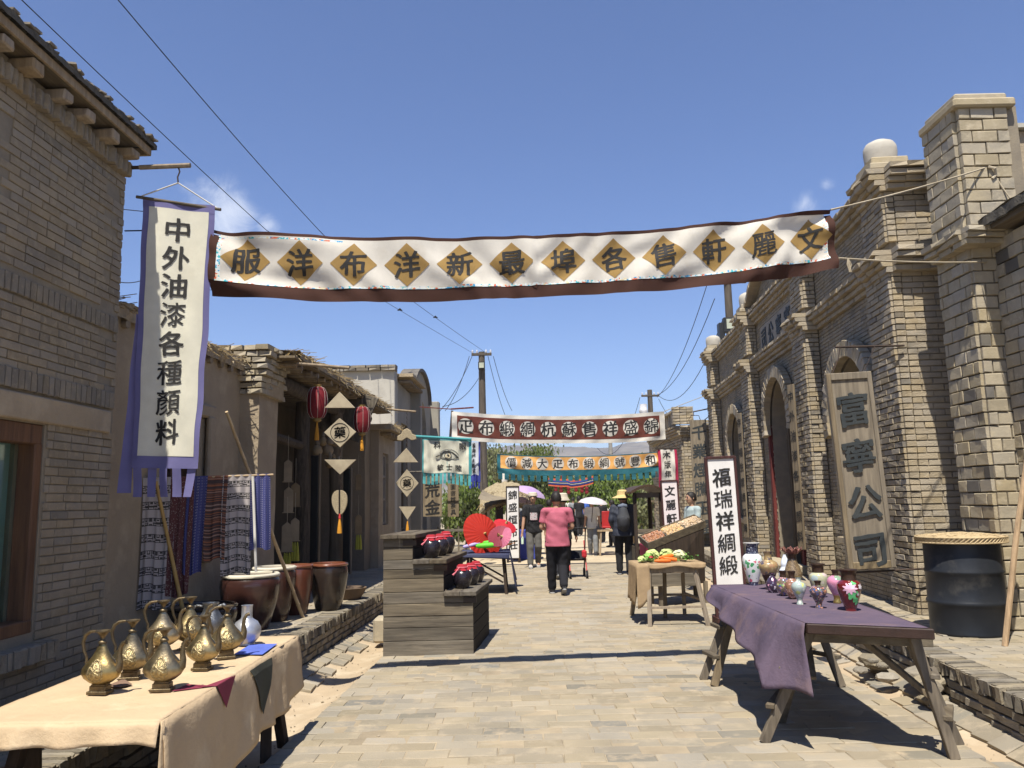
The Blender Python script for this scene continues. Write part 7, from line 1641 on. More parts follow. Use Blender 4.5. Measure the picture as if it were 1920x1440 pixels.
aw = MB(); aw.grid(lambda u, v: at(lerp(896, 1000, u), lerp(935, 960, u*.3)+0*v, 22.3).lerp(at(lerp(905, 995, u), lerp(918, 955, u), 24.2), 1-v)+Vector((0, 0, -.04*math.sin(u*9))), 16, 4)
o = aw.build('awning', mat('torn_awning', (.24, .20, .14), (.17, .14, .1)), h1, smooth=True)
for i, x_ in enumerate((-.5, -.1, .3, .8)):
    b = MB(); b.box((x_-.35, 24.3, 1.15), (.22, .05, .75)); tag(b.build('hanging_garment', [C_WHITE, mat('dark_garment', (.06, .05, .05)), mat('brown_garment', (.2, .12, .08)), C_BLUE][i], None, bevel=.03), ('white', 'dark', 'brown', 'blue')[i]+' garment hung at the back of the thatched stall', 'garment')
b = MB(); b.box((.25, 22.6, .42), (.9, .7, .8)); tag(b.build('covered_counter', C_BLUE, None, bevel=.02), 'counter draped in dark blue cloth right of the slim white sign', 'counter')
for i in range(6):
    b = MB(); b.box((-2.1+i*.28, 22.2, .55), (.04, .04, .8)); o = b.build('fence_post', W_GREY_Z)
    tag(o, ('first', 'second', 'third', 'fourth', 'fifth', 'sixth')[i]+' short stake of the low rail fence, counted from the plastered house', 'post', 'low rail fence stakes')
b = MB(); b.box((-1.4, 22.2, .85), (1.6, .05, .07)); tag(b.build('fence_rail', W_GREY_X), 'pale horizontal rail of the low fence behind the parasols', 'rail')
# far covered gate and wide eaves
t = hut(5.5, 62, 4.6, 3, 2.55, 'far thatched roof spanning the end of the street', 'far_stall')
t = hut(2.4, 66, 3.2, 3, 2.5, 'second far thatched roof, left end of the street', 'far_stall')
for i, (px, py, w, h, Y, c, l) in enumerate(((852+790/4.8*.0+1205-0, 868, 1, 1, 40, 0, ''),)): pass
# tall grey pillar with purple banner
pp = thing('grey_pillar_house', at(1208, 960, 38), 'tall narrow grey wall end carrying a purple banner beyond the kiosk', 'wall'); q = at(1196, 886, 38); q2 = at(1228, 886, 38)
b = MB(); b.box(((q.x+q2.x)/2, 38.6, q.z/2), (q2.x-q.x, 1.2, q.z)); b.build('wall', mat('grey_render', (.26, .26, .26), bump=.3), pp); b = MB(); b.box(((q.x+q2.x)/2, 38.5, q.z+.05), (q2.x-q.x+.2, 1.5, .12)); b.build('coping', W_DARKX, pp)
a, c_ = at(1205, 893, 37.8), at(1221, 893, 37.8); zb = at(1213, 965, 37.8).z; mb = MB(); mb.grid(lambda u, v: Vector((lerp(a.x, c_.x, u), 37.8+.03*math.sin(u*6+v*5), lerp(a.z, zb, v))), 6, 10); ob = mb.build('purple_banner', mat('deep_violet_cloth', (.10, .075, .24), (.16, .13, .3), scale=3), None, smooth=True, solid=.004); tag(ob, 'purple banner with pale swirls on the tall grey wall end', 'banner')
# small things hung over the far street
for px, py, Y, w, h, m, l in ((946, 897, 40, 11, 20, C_WHITE, 'small white flag with a dark figure left of the street'), (1183, 895, 40, 9, 24, C_WHITE, 'small white banner with red blot near the tall grey wall'), (987, 882, 42, 4, 22, C_PINKR, 'thin red streamer by the willow'), (1054, 893, 45, 5, 30, mat('dark_red_cloth', (.25, .02, .03)), 'dark red streamer in the middle of the street'), (1160, 888, 44, 4, 20, mat('dark_red_cloth', (0, 0, 0)), 'red streamer left of the purple banner'),
                          (1083, 884, 46, 4, 22, C_WHITE, 'white streamer over the middle of the street'), (1009, 894, 44, 7, 18, mat('pale_grey_cloth', (.45, .45, .4)), 'pale grey streamer before the willow'), (1040, 890, 46, 8, 8, C_WHITE, 'round white lantern over the street'), (1098, 886, 46, 5, 18, M_INK, 'black streamer over the street')):
    a = at(px-w/2, py-h/2, Y); b2 = at(px+w/2, py+h/2, Y); b = MB(); b.grid(lambda u, v: Vector((lerp(a.x, b2.x, u), Y+.04*math.sin(v*5+u*3), lerp(a.z, b2.z, v))), 3, 6); tag(b.build('streamer', m, None, smooth=True, solid=.01), l, 'streamer')
a, b2 = at(1028, 896, 43), at(1112, 892, 43)
for k, (m, z_) in enumerate(((mat('red_orange_cloth', (.55, .12, .06)), 0), (C_BLUE, -.10), (C_WHITE, -.17), (C_BLUE, -.24), (mat('red_orange_cloth', (0, 0, 0)), -.31))):
    mb = MB(); mb.grid(lambda u, v: a.lerp(b2, u)+Vector((0, 0, z_-.11*v-.35*4*u*(1-u)*.5*(1 if u > .45 else .6))), 14, 2); o = mb.build('stripe', m, None if k == 0 else sw, smooth=True)
    if k == 0: sw = o; sw.name = 'striped_swag'; tag(sw, 'red white and blue striped cloth swag over the far street', 'swag')
for i, px in enumerate((1042, 1052, 1066, 1080, 1091, 1100)):
    c = at(px, 912+(i % 3)*2, 45); b = MB()
    for k in range(2): b.lathe([(.03, .11), (.10, .06), (.11, 0), (.10, -.06), (.03, -.11)], (c.x, c.y, c.z-.2*k), 10)
    tag(b.build('red_lantern', LRED, None, smooth=True), ('first', 'second', 'third', 'fourth', 'fifth', 'sixth')[i]+' tiny red double lantern under the striped swag, counted from the willow side', 'lantern', 'tiny red lanterns over the far street')
# kiosk with dark frame and stacked cloth
ki = thing('timber_kiosk', (2.8, 17, 0), 'dark timber kiosk frame with low curved roof behind the straw-hatted person', 'kiosk')
kx0, kx1, ky0, ky1 = 2.47, 3.0, 16.6, 18.0; kz = 1.72
for x_ in (kx0, kx1):
    for y_ in (ky0, ky1): b = MB(); b.box((x_, y_, kz/2), (.07, .07, kz)); b.build('post', W_DARK, ki)
mb = MB(); mb.grid(lambda u, v: Vector((lerp(kx0-.1, kx1+.1, u), lerp(ky0-.15, ky1+.15, v), kz+.14*math.sin(math.pi*u))), 12, 3); mb.build('roof', W_DARKX, ki, solid=.05)
b = MB(); b.box(((kx0+kx1)/2, ky0, kz-.05), (kx1-kx0, .06, .1)); b.build('rail', W_GREY_X, ki); b = MB(); b.box(((kx0+kx1)/2, ky0, .95), (kx1-kx0, .06, .07)); b.build('rail', W_GREY_X, ki); b = MB(); b.box(((kx0+kx1)/2, (ky0+ky1)/2, .6), (kx1-kx0, ky1-ky0, .05)); b.build('shelf', W_GREY_X, ki)
b = MB(); b.box(((kx0+kx1)/2, (ky0+ky1)/2, .3), (kx1-kx0, ky1-ky0-.1, .55)); b.build('panel', W_GREY_X, ki)
b = MB(); b.box((2.75, 15.6, .62), (.62, .9, .26)); tag(b.build('cloth_counter', mat('wine_cloth', (.22, .02, .05), bump=.3), None, bevel=.03), 'counter covered in wine red cloth behind the nut tray', 'counter')
b = MB(); b.box((2.75, 15.6, .25), (.6, .86, .48)); tag(b.build('counter_base', W_GREY_X), 'plain timber base beneath the wine red cloth counter', 'counter')
for i, (x_, z_, c, l) in enumerate(((2.62, .80, (.45, .5, .42), 'pale green cloth roll on the wine red counter'), (2.86, .80, (.5, .52, .46), 'whitish cloth roll beside the pale green one'), (2.62, .90, (.55, .3, .2), 'salmon cloth roll on top at the left'), (2.86, .90, (.25, .3, .42), 'blue grey cloth roll on top of the pile'), (2.5, .80, (.12, .1, .12), 'dark cloth roll at the street end of the pile'))):
    b = MB(); b.tube([(x_-.11, 15.3, z_), (x_+.11, 15.3, z_)], .055, 12); tag(b.build('cloth_roll', mat('roll_%s' % 'abcde'[i], c, bump=.6, bscale=100), None, smooth=True), l, 'cloth roll')
# table with red chair-backs farther down on the right
ft = thing('side_table', (2.6, 26, 0), 'small timber table at the roadside beyond the straw-hatted person', 'table'); c = ground(1150, 985); c = Vector((2.95, 23.5, 0))
b = MB(); b.box((c.x, c.y, .72), (1.2, .7, .05)); b.build('top', W_TAN, ft)
for sx in (-.5, .5):
    for sy in (-.3, .3): b = MB(); b.bar((c.x+sx, c.y+sy, .7), (c.x+sx*1.1, c.y+sy*1.1, 0), .05, .05); b.build('leg', W_TAN, ft)
RB_ = mat('red_lacquer', (.40, .03, .03), rough=.5)
for i, x_ in enumerate((2.75, 3.05)):
    b = MB(); b.box((x_, 24.4, 1.0), (.26, .05, .5), jit=.01); b.box((x_, 24.2, .78), (.30, .4, .05)); tag(b.build('red_chair', RB_, None, bevel=.01), ('left', 'right')[i]+' one of two red lacquered chair backs behind the roadside table', 'chair')
# benches/boards at left far, trestles for depth
for i, (px, w, hh, Y, m, l) in enumerate(((1240, .6, 1.5, 30, W_GREY_Z, 'dark timber stand right of the tall grey wall'), (1205, .9, 1.1, 34, W_DARK, 'low dark stall under the purple banner'), (1178, .5, 1.9, 42, W_GREY_Z, 'grey timber booth left of the tall grey wall'), (840+65, .7, .9, 27, W_GREY_Z, 'low timber booth left of the thatched stall'))):
    c = at(px, 960, Y); t = thing('market_booth', (c.x, Y, 0), l, 'booth')
    for sx in (-1, 1):
        for sy in (-.4, .4): b = MB(); b.box((c.x+sx*w/2, Y+sy, hh/2), (.07, .07, hh)); b.build('post', m, t)
    b = MB(); b.box((c.x, Y, hh), (w+.3, 1.1, .07)); b.build('roof', m, t); b = MB(); b.box((c.x, Y, hh*.45), (w, .8, .05)); b.build('counter', m, t)

# ================================================================== people
def remesh(mb, name, m, parent, vox=.012, sm=4, extra=None):
    o = mb.build('tmp', m); md = o.modifiers.new('r', 'REMESH'); md.mode = 'VOXEL'; md.voxel_size = vox; md.use_smooth_shade = True
    s = o.modifiers.new('s', 'SMOOTH'); s.factor = .6; s.iterations = sm
    dg = bpy.context.evaluated_depsgraph_get(); me = bpy.data.meshes.new_from_object(o.evaluated_get(dg)); bpy.data.objects.remove(o)
    me.name = name
    if not me.materials: me.materials.append(m)
    n = bpy.data.objects.new(name, me); C.objects.link(n)
    if parent is not None: attach(n, parent)
    return n
def cap_tube(mb, pts, rad, seg=12):
    """limb with rounded ends"""
    pts = [Vector(p) for p in pts]; r0 = rad[0] if not hasattr(rad[0], '__len__') else rad[0][0]; r1 = rad[-1] if not hasattr(rad[-1], '__len__') else rad[-1][0]
    d0 = (pts[0]-pts[1]).normalized(); d1 = (pts[-1]-pts[-2]).normalized()
    sc = lambda r, k: tuple(q*k for q in r) if hasattr(r, '__len__') else r*k
    P2 = [pts[0]+d0*r0*.85, pts[0]+d0*r0*.5]+pts+[pts[-1]+d1*r1*.5, pts[-1]+d1*r1*.85]; R2 = [sc(rad[0], .35), sc(rad[0], .82)]+list(rad)+[sc(rad[-1], .82), sc(rad[-1], .35)]
    mb.tube(P2, R2, seg)
SKIN = mat('skin', (.42, .25, .165), (.38, .22, .145), rough=.55, bump=0, scale=20); HAIR = mat('black_hair', (.014, .012, .011), (.022, .018, .016), rough=.55, bump=.4, bscale=200)
def person(loc, head_deg, label, h=1.70, shirt=None, pants=None, shoes=None, hips=.0, feet=((-.1, .0), (.1, .0)), lift=(0, 0), hands=((-.25, .05, .80), (.25, .05, .80)), sleeve='short', hair=True, look=0, extras=None, slim=1.0, jacket=False, vox=.013, stoop=0, hairlong=False, fingers=True):
    t = thing('person', Vector(loc), label, 'person', rz=0)
    s = h/1.72; M = Matrix.Translation(Vector(loc)) @ Matrix.Rotation(R(head_deg), 4, 'Z') @ Matrix.Scale(s, 4)
    V = Vector; hipz = .90
    fl = [V((f[0], f[1], .07+lift[i])) for i, f in enumerate(feet)]
    hipj = [V((-.095*slim, hips, hipz)), V((.095*slim, hips, hipz))]
    def knee(a, b): m_ = (a+b)/2; d = (b-a).length; k = math.sqrt(max(0, .425**2-(d/2)**2)); f = V((0, 1, 0)); ax = (b-a).normalized(); f = (f-ax*f.dot(ax)).normalized(); return m_+f*k
    kn = [knee(hipj[i], fl[i]) for i in (0, 1)]
    sh = [V((-.188*slim, hips-.01+stoop, 1.395)), V((.188*slim, hips-.01+stoop, 1.395))]
    hd = [V((p[0], hips+p[1], p[2])) for p in hands]
    def elbow(a, b, side):
        m_ = (a+b)/2; d = (b-a).length; k = math.sqrt(max(0, .275**2-(d/2)**2)); f = V((side*.45, -.9, -.25)); ax = (b-a).normalized(); f = (f-ax*f.dot(ax)).normalized(); return m_+f*k
    el = [elbow(sh[0], hd[0], -1), elbow(sh[1], hd[1], 1)]
    neck = V((0, hips+stoop, 1.45)); hc = V((0, hips+.02+stoop*1.3, 1.605))
    # body: one continuous surface
    mb = MB(M)
    for i in (0, 1):
        cap_tube(mb, [hipj[i], kn[i], kn[i].lerp(fl[i], .35), fl[i]], [.082*slim, .056, .055, .038]); cap_tube(mb, [fl[i]+V((0, -.02, -.02)), fl[i]+V((0, .14, -.03))], [.038, .032])
        cap_tube(mb, [sh[i], el[i]], [.048*slim, .038]); cap_tube(mb, [el[i], el[i].lerp(hd[i], .3), hd[i]], [.038, .039, .027])
        dr_ = (hd[i]-el[i]).normalized(); sd = -1 if i == 0 else 1; cap_tube(mb, [hd[i]+dr_*.02, hd[i]+dr_*.075], [(.032, .02), (.034, .018)])
    mb.tube([(0, hips, .84), (0, hips, .95), (0, hips+stoop*.3, 1.10), (0, hips+stoop*.7, 1.26), (0, hips+stoop, 1.38), (0, hips+stoop, 1.45)], [(.13*slim, .09), (.15*slim, .11), (.135*slim, .10), (.155*slim, .11), (.15*slim, .09), (.06, .055)], 16)
    cap_tube(mb, [sh[0], sh[1]], [.05, .05]); mb.tube([neck-V((0, 0, .03)), neck+V((0, .01, .10))], [.055, .052], 12)
    # head shape
    Rz = Matrix.Rotation(R(look), 3, 'Z'); hv, hf = [], []; nu, nv = 20, 14
    for j in range(nv+1):
        ph = math.pi*j/nv
        for i in range(nu):
            a = 2*math.pi*i/nu; x, y, z = math.sin(ph)*math.cos(a), math.sin(ph)*math.sin(a), math.cos(ph)
            w = .083*(1-.22*max(0, -z)**1.4); d = .102*(1-.12*max(0, -z)); q = V((x*w, y*d, z*.124))
            if y > 0 and z < -.55: q.y += .012
            hv.append(hc+Rz @ q)
    hf = [(j*nu+i, j*nu+(i+1) % nu, (j+1)*nu+(i+1) % nu, (j+1)*nu+i) for j in range(nv) for i in range(nu)]
    mb.add(hv, hf); hp = lambda x, y, z: hc+Rz @ V((x, y, z))
    mb.tube([hp(0, .09, .02), hp(0, .113, -.015), hp(0, .098, -.03)], [.008, .014, .012], 8)
    for sx in (-1, 1): mb.tube([hp(sx*.08, -.01, .025), hp(sx*.09, -.012, 0), hp(sx*.08, -.002, -.03)], [.010, .014, .008], 8)
    body = remesh(mb, 'body', SKIN, t, vox*s*.85, 3)
    if fingers:
        mb = MB(M)
        for i in (0, 1):
            dr_ = (hd[i]-el[i]).normalized(); side = dr_.cross(V((1, 0, 0))).normalized(); base = hd[i]+dr_*.085; inn = V((1 if i == 0 else -1, 0, 0))
            for k, L_ in enumerate((.062, .072, .068, .052)):
                o = base+side*(.022-.0145*k); mb.tube([o-dr_*.02, o+dr_*L_*.5+inn*.004, o+dr_*L_*.85+inn*.02, o+dr_*L_*.9+inn*.03], [.0085, .008, .007, .005], 6)
            o = hd[i]+dr_*.03+side*.03; mb.tube([o, o+side*.022+dr_*.03, o+side*.02+dr_*.055+inn*.01], [.010, .009, .006], 6)
        mb.build('fingers', SKIN, body, smooth=True)
    mb = MB(M)
    for sx in (-1, 1): mb.lathe([(.0, -.006), (.011, -.003), (.012, 0), (.011, .003), (0, .006)], hp(sx*.034, .091, .018), 8)
    for sx in (-1, 1): mb.tube([hp(sx*.016, .099, .038), hp(sx*.036, .096, .044), hp(sx*.054, .086, .036)], .004, 5)
    mb.tube([hp(-.024, .096, -.055), hp(0, .102, -.053), hp(.024, .096, -.055)], .004, 5); mb.build('eyes_and_mouth', mat('eye_dark', (.05, .025, .02)), body, smooth=True)
    if hair:
        mb = MB(M); hv, nu, nv = [], 24, 10
        for j in range(nv+1):
            for i in range(nu):
                a = 2*math.pi*i/nu; front = max(0, math.sin(a)); lim = 1.95-1.05*front**.8 if not hairlong else 2.3-1.3*front; ph = lim*j/nv
                x, y, z = math.sin(ph)*math.cos(a), math.sin(ph)*math.sin(a), math.cos(ph); g = 1+.04*mnoise.noise(V((x*6, y*6, z*6+h)))
                hv.append(hc+Rz @ V((x*.093*g, y*.112*g-.004, z*.134*g+.004)))
        hv += [hc+Rz @ V(((v-hc) @ Rz)*.93) for v in hv]; n1 = nu*(nv+1)
        hf = [(j*nu+i, j*nu+(i+1) % nu, (j+1)*nu+(i+1) % nu, (j+1)*nu+i) for j in range(nv) for i in range(nu)]; hf += [tuple(q+n1 for q in f)[::-1] for f in hf]; hf += [(nv*nu+i, nv*nu+(i+1) % nu, n1+nv*nu+(i+1) % nu, n1+nv*nu+i) for i in range(nu)]
        mb.add(hv, hf); mb.build('hair', HAIR, t, smooth=True, ang=60)
    # shirt / jacket
    g = 1.10 if not jacket else 1.32
    mb = MB(M); hem = .80 if not jacket else .80
    mb.tube([(0, hips, hem), (0, hips, hem+.01), (0, hips, .95), (0, hips+stoop*.3, 1.10), (0, hips+stoop*.7, 1.27), (0, hips+stoop, 1.38), (0, hips+stoop, 1.44), (0, hips+stoop, 1.455)], [(.178*slim*g, .128*g), (.182*slim*g, .13*g), (.165*slim*g, .122*g), (.150*slim*g, .115*g), (.162*slim*g, .115*g), (.15*slim*g, .098*g), (.082, .072), (.066, .06)], 20)
    cap_tube(mb, [sh[0], sh[1]], [.062*g, .062*g])
    for i in (0, 1):
        if sleeve == 'short': e = sh[i].lerp(el[i], .72); mb.tube([sh[i], sh[i].lerp(e, .5), e], [.062*g, .056*g, .056*g], 14)
        elif sleeve == 'long': mb.tube([sh[i], el[i]], [.060*g, .050*g], 14); cap_tube(mb, [el[i], el[i].lerp(hd[i], .5), hd[i]-(hd[i]-el[i]).normalized()*.02], [.048*g, .045*g, .036*g])
    # creases
    sh_o = remesh(mb, 'shirt' if not jacket else 'jacket', shirt, t, vox*s, 2)
    for v in sh_o.data.vertices:
        p = (M.inverted() @ v.co) if False else v.co; w = mnoise.noise(p*9/s+V((0, 0, h)))+.6*math.sin((p.z*26+p.x*17+mnoise.noise(p*5)*4)); v.co += V((0, -1, 0))*w*.009
    mb = MB(M)
    mb.tube([(0, hips, 1.0), (0, hips, .93), (0, hips, .86), (0, hips, .82)], [(.13*slim, .10), (.143*slim, .108), (.155*slim, .12), (.12*slim, .1)], 16)
    for i in (0, 1): cap_tube(mb, [hipj[i]+V((0, 0, -.01)), kn[i], kn[i].lerp(fl[i], .5), fl[i]+V((0, 0, .03))], [.094*slim, .088, .078, .070], 14)
    po = remesh(mb, 'trousers', pants, t, vox*s, 2)
    for v in po.data.vertices: w = mnoise.noise(v.co*11+V((0, 0, h*3))); v.co += V((.6, -.8, 0))*w*.013
    for i in (0, 1):
        mb = MB(M); f = fl[i]; up = .0; tilt = -1.1*min(1, lift[i]*6); Rx = Matrix.Rotation(tilt, 3, 'X')
        pts = [V((0, -.055, -.02)), V((0, -.03, -.015)), V((0, .05, -.022)), V((0, .13, -.035)), V((0, .185, -.042))]; mb.tube([f+Rx @ p for p in pts], [(.03, .034), (.042, .048), (.044, .042), (.046, .032), (.03, .02)], 12)
        so = mb.build('shoe', shoes, t, smooth=True); mb = MB(M)
        mb.tube([f+Rx @ V((0, y, -.062)) for y in (-.065, -.04, .05, .13, .19)], [(.028, .010), (.042, .012), (.04, .011), (.046, .011), (.03, .009)], 12); mb.build('sole', mat('shoe_sole', (.35, .35, .35)), so, smooth=True)
    if extras: extras(t, M, hc, sh, hd, hp)
    return t
SH_PINK = mat('pink_shirt', (.43, .125, .17), (.37, .10, .14), rough=.95, spec=.05, scale=6, bump=.3, bscale=400); BLK = mat('black_fabric', (.018, .018, .020), (.028, .027, .028), rough=.9, spec=.1, bump=.3, bscale=300); DNM = mat('charcoal_trousers', (.022, .022, .026), rough=.9, spec=.1, bump=.3, bscale=300)
GRYP = mat('grey_cargo', (.105, .10, .09), (.08, .075, .068), rough=.9, bump=.3, bscale=200); SHB = mat('dark_shoe', (.03, .03, .035), rough=.6); SHW = mat('white_shoe', (.55, .53, .5), rough=.6); NAVY = mat('navy_jacket', (.022, .026, .038), (.03, .034, .05), rough=.65, spec=.3, bump=.3, bscale=200)
SHBLU = mat('pale_blue_tee', (.36, .43, .43), rough=.95); WTEE = mat('white_tee', (.62, .62, .60), rough=.95); BLUT = mat('bright_blue_tee', (.05, .12, .42)); GREYT = mat('grey_tee', (.22, .23, .24)); BEI = mat('beige_skirt', (.45, .38, .28)); STRAWH = mat('straw_hat', (.58, .44, .20), (.47, .34, .15), rough=.9, scale=30, bump=.6, bscale=150); HATW = mat('cream_hat', (.60, .53, .42), rough=.95)
def hat(t, M, hc, r, m, crown=.10, brim_d=.03, z=.05, nm='hat'):
    mb = MB(M); mb.lathe([(r, -brim_d), (r*.99, -brim_d+.006), (.115, .006), (.108, .03), (.100, crown*.85), (.07, crown), (0, crown+.005)], hc+Vector((0, -.005, z)), 28, fn=lambda a, i: 1+(.05*math.sin(a*2+.5) if i < 2 else 0)); mb.build(nm, m, t, smooth=True, ang=50, solid=.006)
# pink shirt man, walking away
pk = ground(1048, 1117)
person((pk.x, pk.y+.05, .02), 3, 'man in a pink T-shirt and black trousers walking away up the street', 1.72, SH_PINK, DNM, SHB, feet=((-.09, .20), (.07, -.22)), lift=(0, .07), hands=((-.17, .26, 1.08), (.17, .26, 1.08)), slim=1.12, vox=.011, look=0)
def bottle(t, M, p, m=None):
    mb = MB(M); mb.lathe([(.0, 0), (.03, .002), (.032, .02), (.032, .13), (.02, .17), (.012, .185), (.013, .21), (0, .21)], p-Vector((0, 0, .17)), 14); o = mb.build('water_bottle', mat('bottle_plastic', (.35, .55, .35), (.6, .7, .6), rough=.15, scale=10), None, smooth=True, ang=60); return o
def ex_black(t, M, hc, sh, hd, hp):
    mb = MB(M); mb.grid(lambda u, v: Vector((lerp(-.085, .085, u), .148+.004-.35*(lerp(-.085, .085, u))**2*6, lerp(1.10, 1.27, v))), 6, 4); mb.build('print', spots('shirt_print', (.45, .42, .42), [(.1, .08, .09), (.4, .2, .22), (.5, .45, .46)], scale=60, rough=.9, thr=.6, coat=0, spec=.05), t)
    mb = MB(M)
    for sx in (-.10, .10): mb.tube([(sx, .02, 1.45), (sx, .125, 1.40), (sx*1.05, .150, 1.25), (sx*1.3, .10, 1.08)], (.014), 6)
    mb.build('bag_strap', BLK, t, smooth=True); hat(t, M, hc, .105, HATW, .085, .012, .055, 'cap')
    o = bottle(t, M, hd[1]+Vector((.0, .01, -.08))); tag(o, 'green labelled water bottle in the hand of the man in the black T-shirt', 'bottle')
bk = ground(1002, 1066)
person((bk.x, bk.y, .02), 183, 'man in black printed T-shirt and grey trousers walking toward the camera with a bottle', 1.76, BLK, GRYP, SHW, feet=((-.1, -.10), (.1, .16)), lift=(.03, 0), hands=((-.27, .0, .82), (.27, .06, .80)), extras=ex_black, look=-8, vox=.013)
def ex_hatman(t, M, hc, sh, hd, hp):
    hat(t, M, hc, .215, STRAWH, .125, .045, .045, 'straw_hat'); mb = MB(M); cap_tube(mb, [(0, -.20, 1.02), (0, -.225, 1.18), (0, -.19, 1.33)], [(.13, .085), (.145, .10), (.10, .07)], 16)
    o = remesh(mb, 'backpack', mat('dark_backpack', (.03, .033, .04), (.05, .05, .055), rough=.7, bump=.3, bscale=200), None, .014, 2); tag(o, 'dark backpack worn by the person in the wide straw hat', 'backpack')
    mb = MB(M); cap_tube(mb, [(0, -.285, 1.05), (0, -.30, 1.14)], [(.09, .04), (.09, .04)], 12); mb.build('front_pocket', mat('dark_backpack', (0, 0, 0)), o, smooth=True)
    mb = MB(M)
    for sx in (-.11, .11): mb.tube([(sx*.6, -.17, 1.37), (sx, -.05, 1.475), (sx*1.1, .10, 1.42), (sx*1.2, .15, 1.25), (sx*1.3, .02, 1.08), (sx*1.0, -.15, 1.05)], .014, 6)
    mb.build('strap', BLK, o, smooth=True)
    mb = MB(M); cap_tube(mb, [(-.07, -.09, 1.43), (0, -.13, 1.44), (.07, -.09, 1.43)], [.045, .055, .045]); mb.build('hood', mat('grey_blue_lining', (.16, .19, .25)), t, smooth=True)
hm = ground(1172, 1080)
person((hm.x+.02, hm.y+.1, .02), -6, 'person in wide straw hat and dark jacket, seen from behind, right side of the street', 1.72, NAVY, BLK, SHB, feet=((-.11, .12), (.1, -.04)), hands=((-.20, .16, .95), (.25, .04, .80)), sleeve='long', jacket=True, extras=ex_hatman, slim=1.05, vox=.013, look=-25)
mb = MB(); cap_tube(mb, [(hm.x+.22, hm.y+.6, 1.35), (hm.x+.38, hm.y+.55, 1.30), (hm.x+.34, hm.y+.4, 1.12)], [.05, .045, .035]);
# woman behind the pink man, in a pale bucket hat, and the stroller she pushes
def ex_bucket(t, M, hc, sh, hd, hp): hat(t, M, hc, .15, HATW, .10, .05, .04, 'bucket_hat')
w2 = ground(1047, 1090)
person((w2.x+.15, w2.y+.3, .02), 5, 'person in a pale bucket hat mostly hidden behind the man in pink', 1.70, BLK, DNM, SHB, feet=((-.16, -.15), (.06, .2)), lift=(.06, 0), hands=((-.15, .36, .98), (.28, .15, .86)), sleeve='long', extras=ex_bucket, slim=.9)
st = thing('stroller', (1.55, 17.2, 0), 'folding stroller with red straps and small black wheels beside the man in pink', 'stroller'); sx, sy = 1.28, 17.0
for dx in (-.17, .17):
    mb = MB(); mb.tube([(sx+dx, sy-.35, 1.02), (sx+dx, sy-.2, .9), (sx+dx, sy+.35, .12)], .014, 6); mb.build('push_tube', M_IRON, st, smooth=True)
    mb = MB(); mb.tube([(sx+dx, sy-.32, .12), (sx+dx, sy+.2, .75)], .013, 6); mb.build('frame_tube', mat('red_frame', (.42, .03, .03), rough=.4), st, smooth=True)
    for yy in (-.32, .36):
        mb = MB(); mb.tube([(sx+dx-.02, sy+yy, .09), (sx+dx+.02, sy+yy, .09)], .088, 18); w_o = mb.build('wheel', mat('tyre', (.025, .025, .025)), st, smooth=True); mb = MB(); mb.tube([(sx+dx-.024, sy+yy, .09), (sx+dx+.024, sy+yy, .09)], .045, 12); mb.build('rim', mat('hub_grey', (.3, .3, .3)), w_o)
mb = MB(); mb.grid(lambda u, v: Vector((sx+lerp(-.16, .16, u), sy+lerp(-.12, .22, v), .36+.10*abs(v-.35)+.3*max(0, v-.6))), 6, 8); mb.build('seat', BLK, st, smooth=True, solid=.02); mb = MB(); mb.tube([(sx-.18, sy-.37, 1.03), (sx+.18, sy-.37, 1.03)], .017, 8); mb.build('handle', BLK, st, smooth=True)
mb = MB(); mb.box((sx+.14, sy-.15, .50), (.10, .16, .16)); mb.build('bag', mat('red_bag', (.5, .03, .04)), st, bevel=.03)
# boy behind the nut stall
by = at(1296, 975, 14.3)
person((by.x+.03, 14.3, .14), 118, 'boy with short black hair in a pale blue T-shirt behind the nut tray', 1.55, SHBLU, DNM, SHB, slim=.8, look=-15, hands=((-.22, .1, .86), (.22, .08, .86)), vox=.012, fingers=True)
# small figures farther up the street
small = [(1110, 975, 23.5, 170, 'person with grey-white top and white umbrella bag walking at the roadside', WTEE, GREYT, 1.62), (1128, 1000, 30, 10, 'person in dark top sitting side stall near the white umbrella', BLK, DNM, 1.6), (1075, 1000, 40, 0, 'person in blue and dark clothes far up the street', GREYT, BLK, 1.7), (1086, 1000, 36, 5, 'man in black walking away far up the street', BLK, BLK, 1.74),
         (1097, 1000, 44, -5, 'person in a bright blue T-shirt far up the street', BLUT, BLK, 1.7), (1067, 1000, 52, 0, 'distant person in pale top left of the far crowd', WTEE, DNM, 1.66), (1105, 1000, 58, 0, 'distant person in grey beyond the blue T-shirt', GREYT, DNM, 1.68), (1148, 1000, 27, 60, 'person in a white top seated behind the roadside table', WTEE, DNM, 1.55), (982, 1000, 27, 180, 'dark haired person in the shade of the thatched stall', GREYT, DNM, 1.6), (1030, 1000, 24, -10, 'person with black bob hair just left of the man in pink', BLK, BEI, 1.60)]
SKB = {}
for i, (px, py, Y, hd_, l, s_, p_, hh) in enumerate(small):
    x = at(px, 960, Y).x
    person((x, Y, .02), hd_, l, hh, s_, p_, SHB, feet=((-.09, .14*(-1)**i), (.09, -.14*(-1)**i)), slim=.9, vox=.022, fingers=False, hairlong=i % 2 == 1)
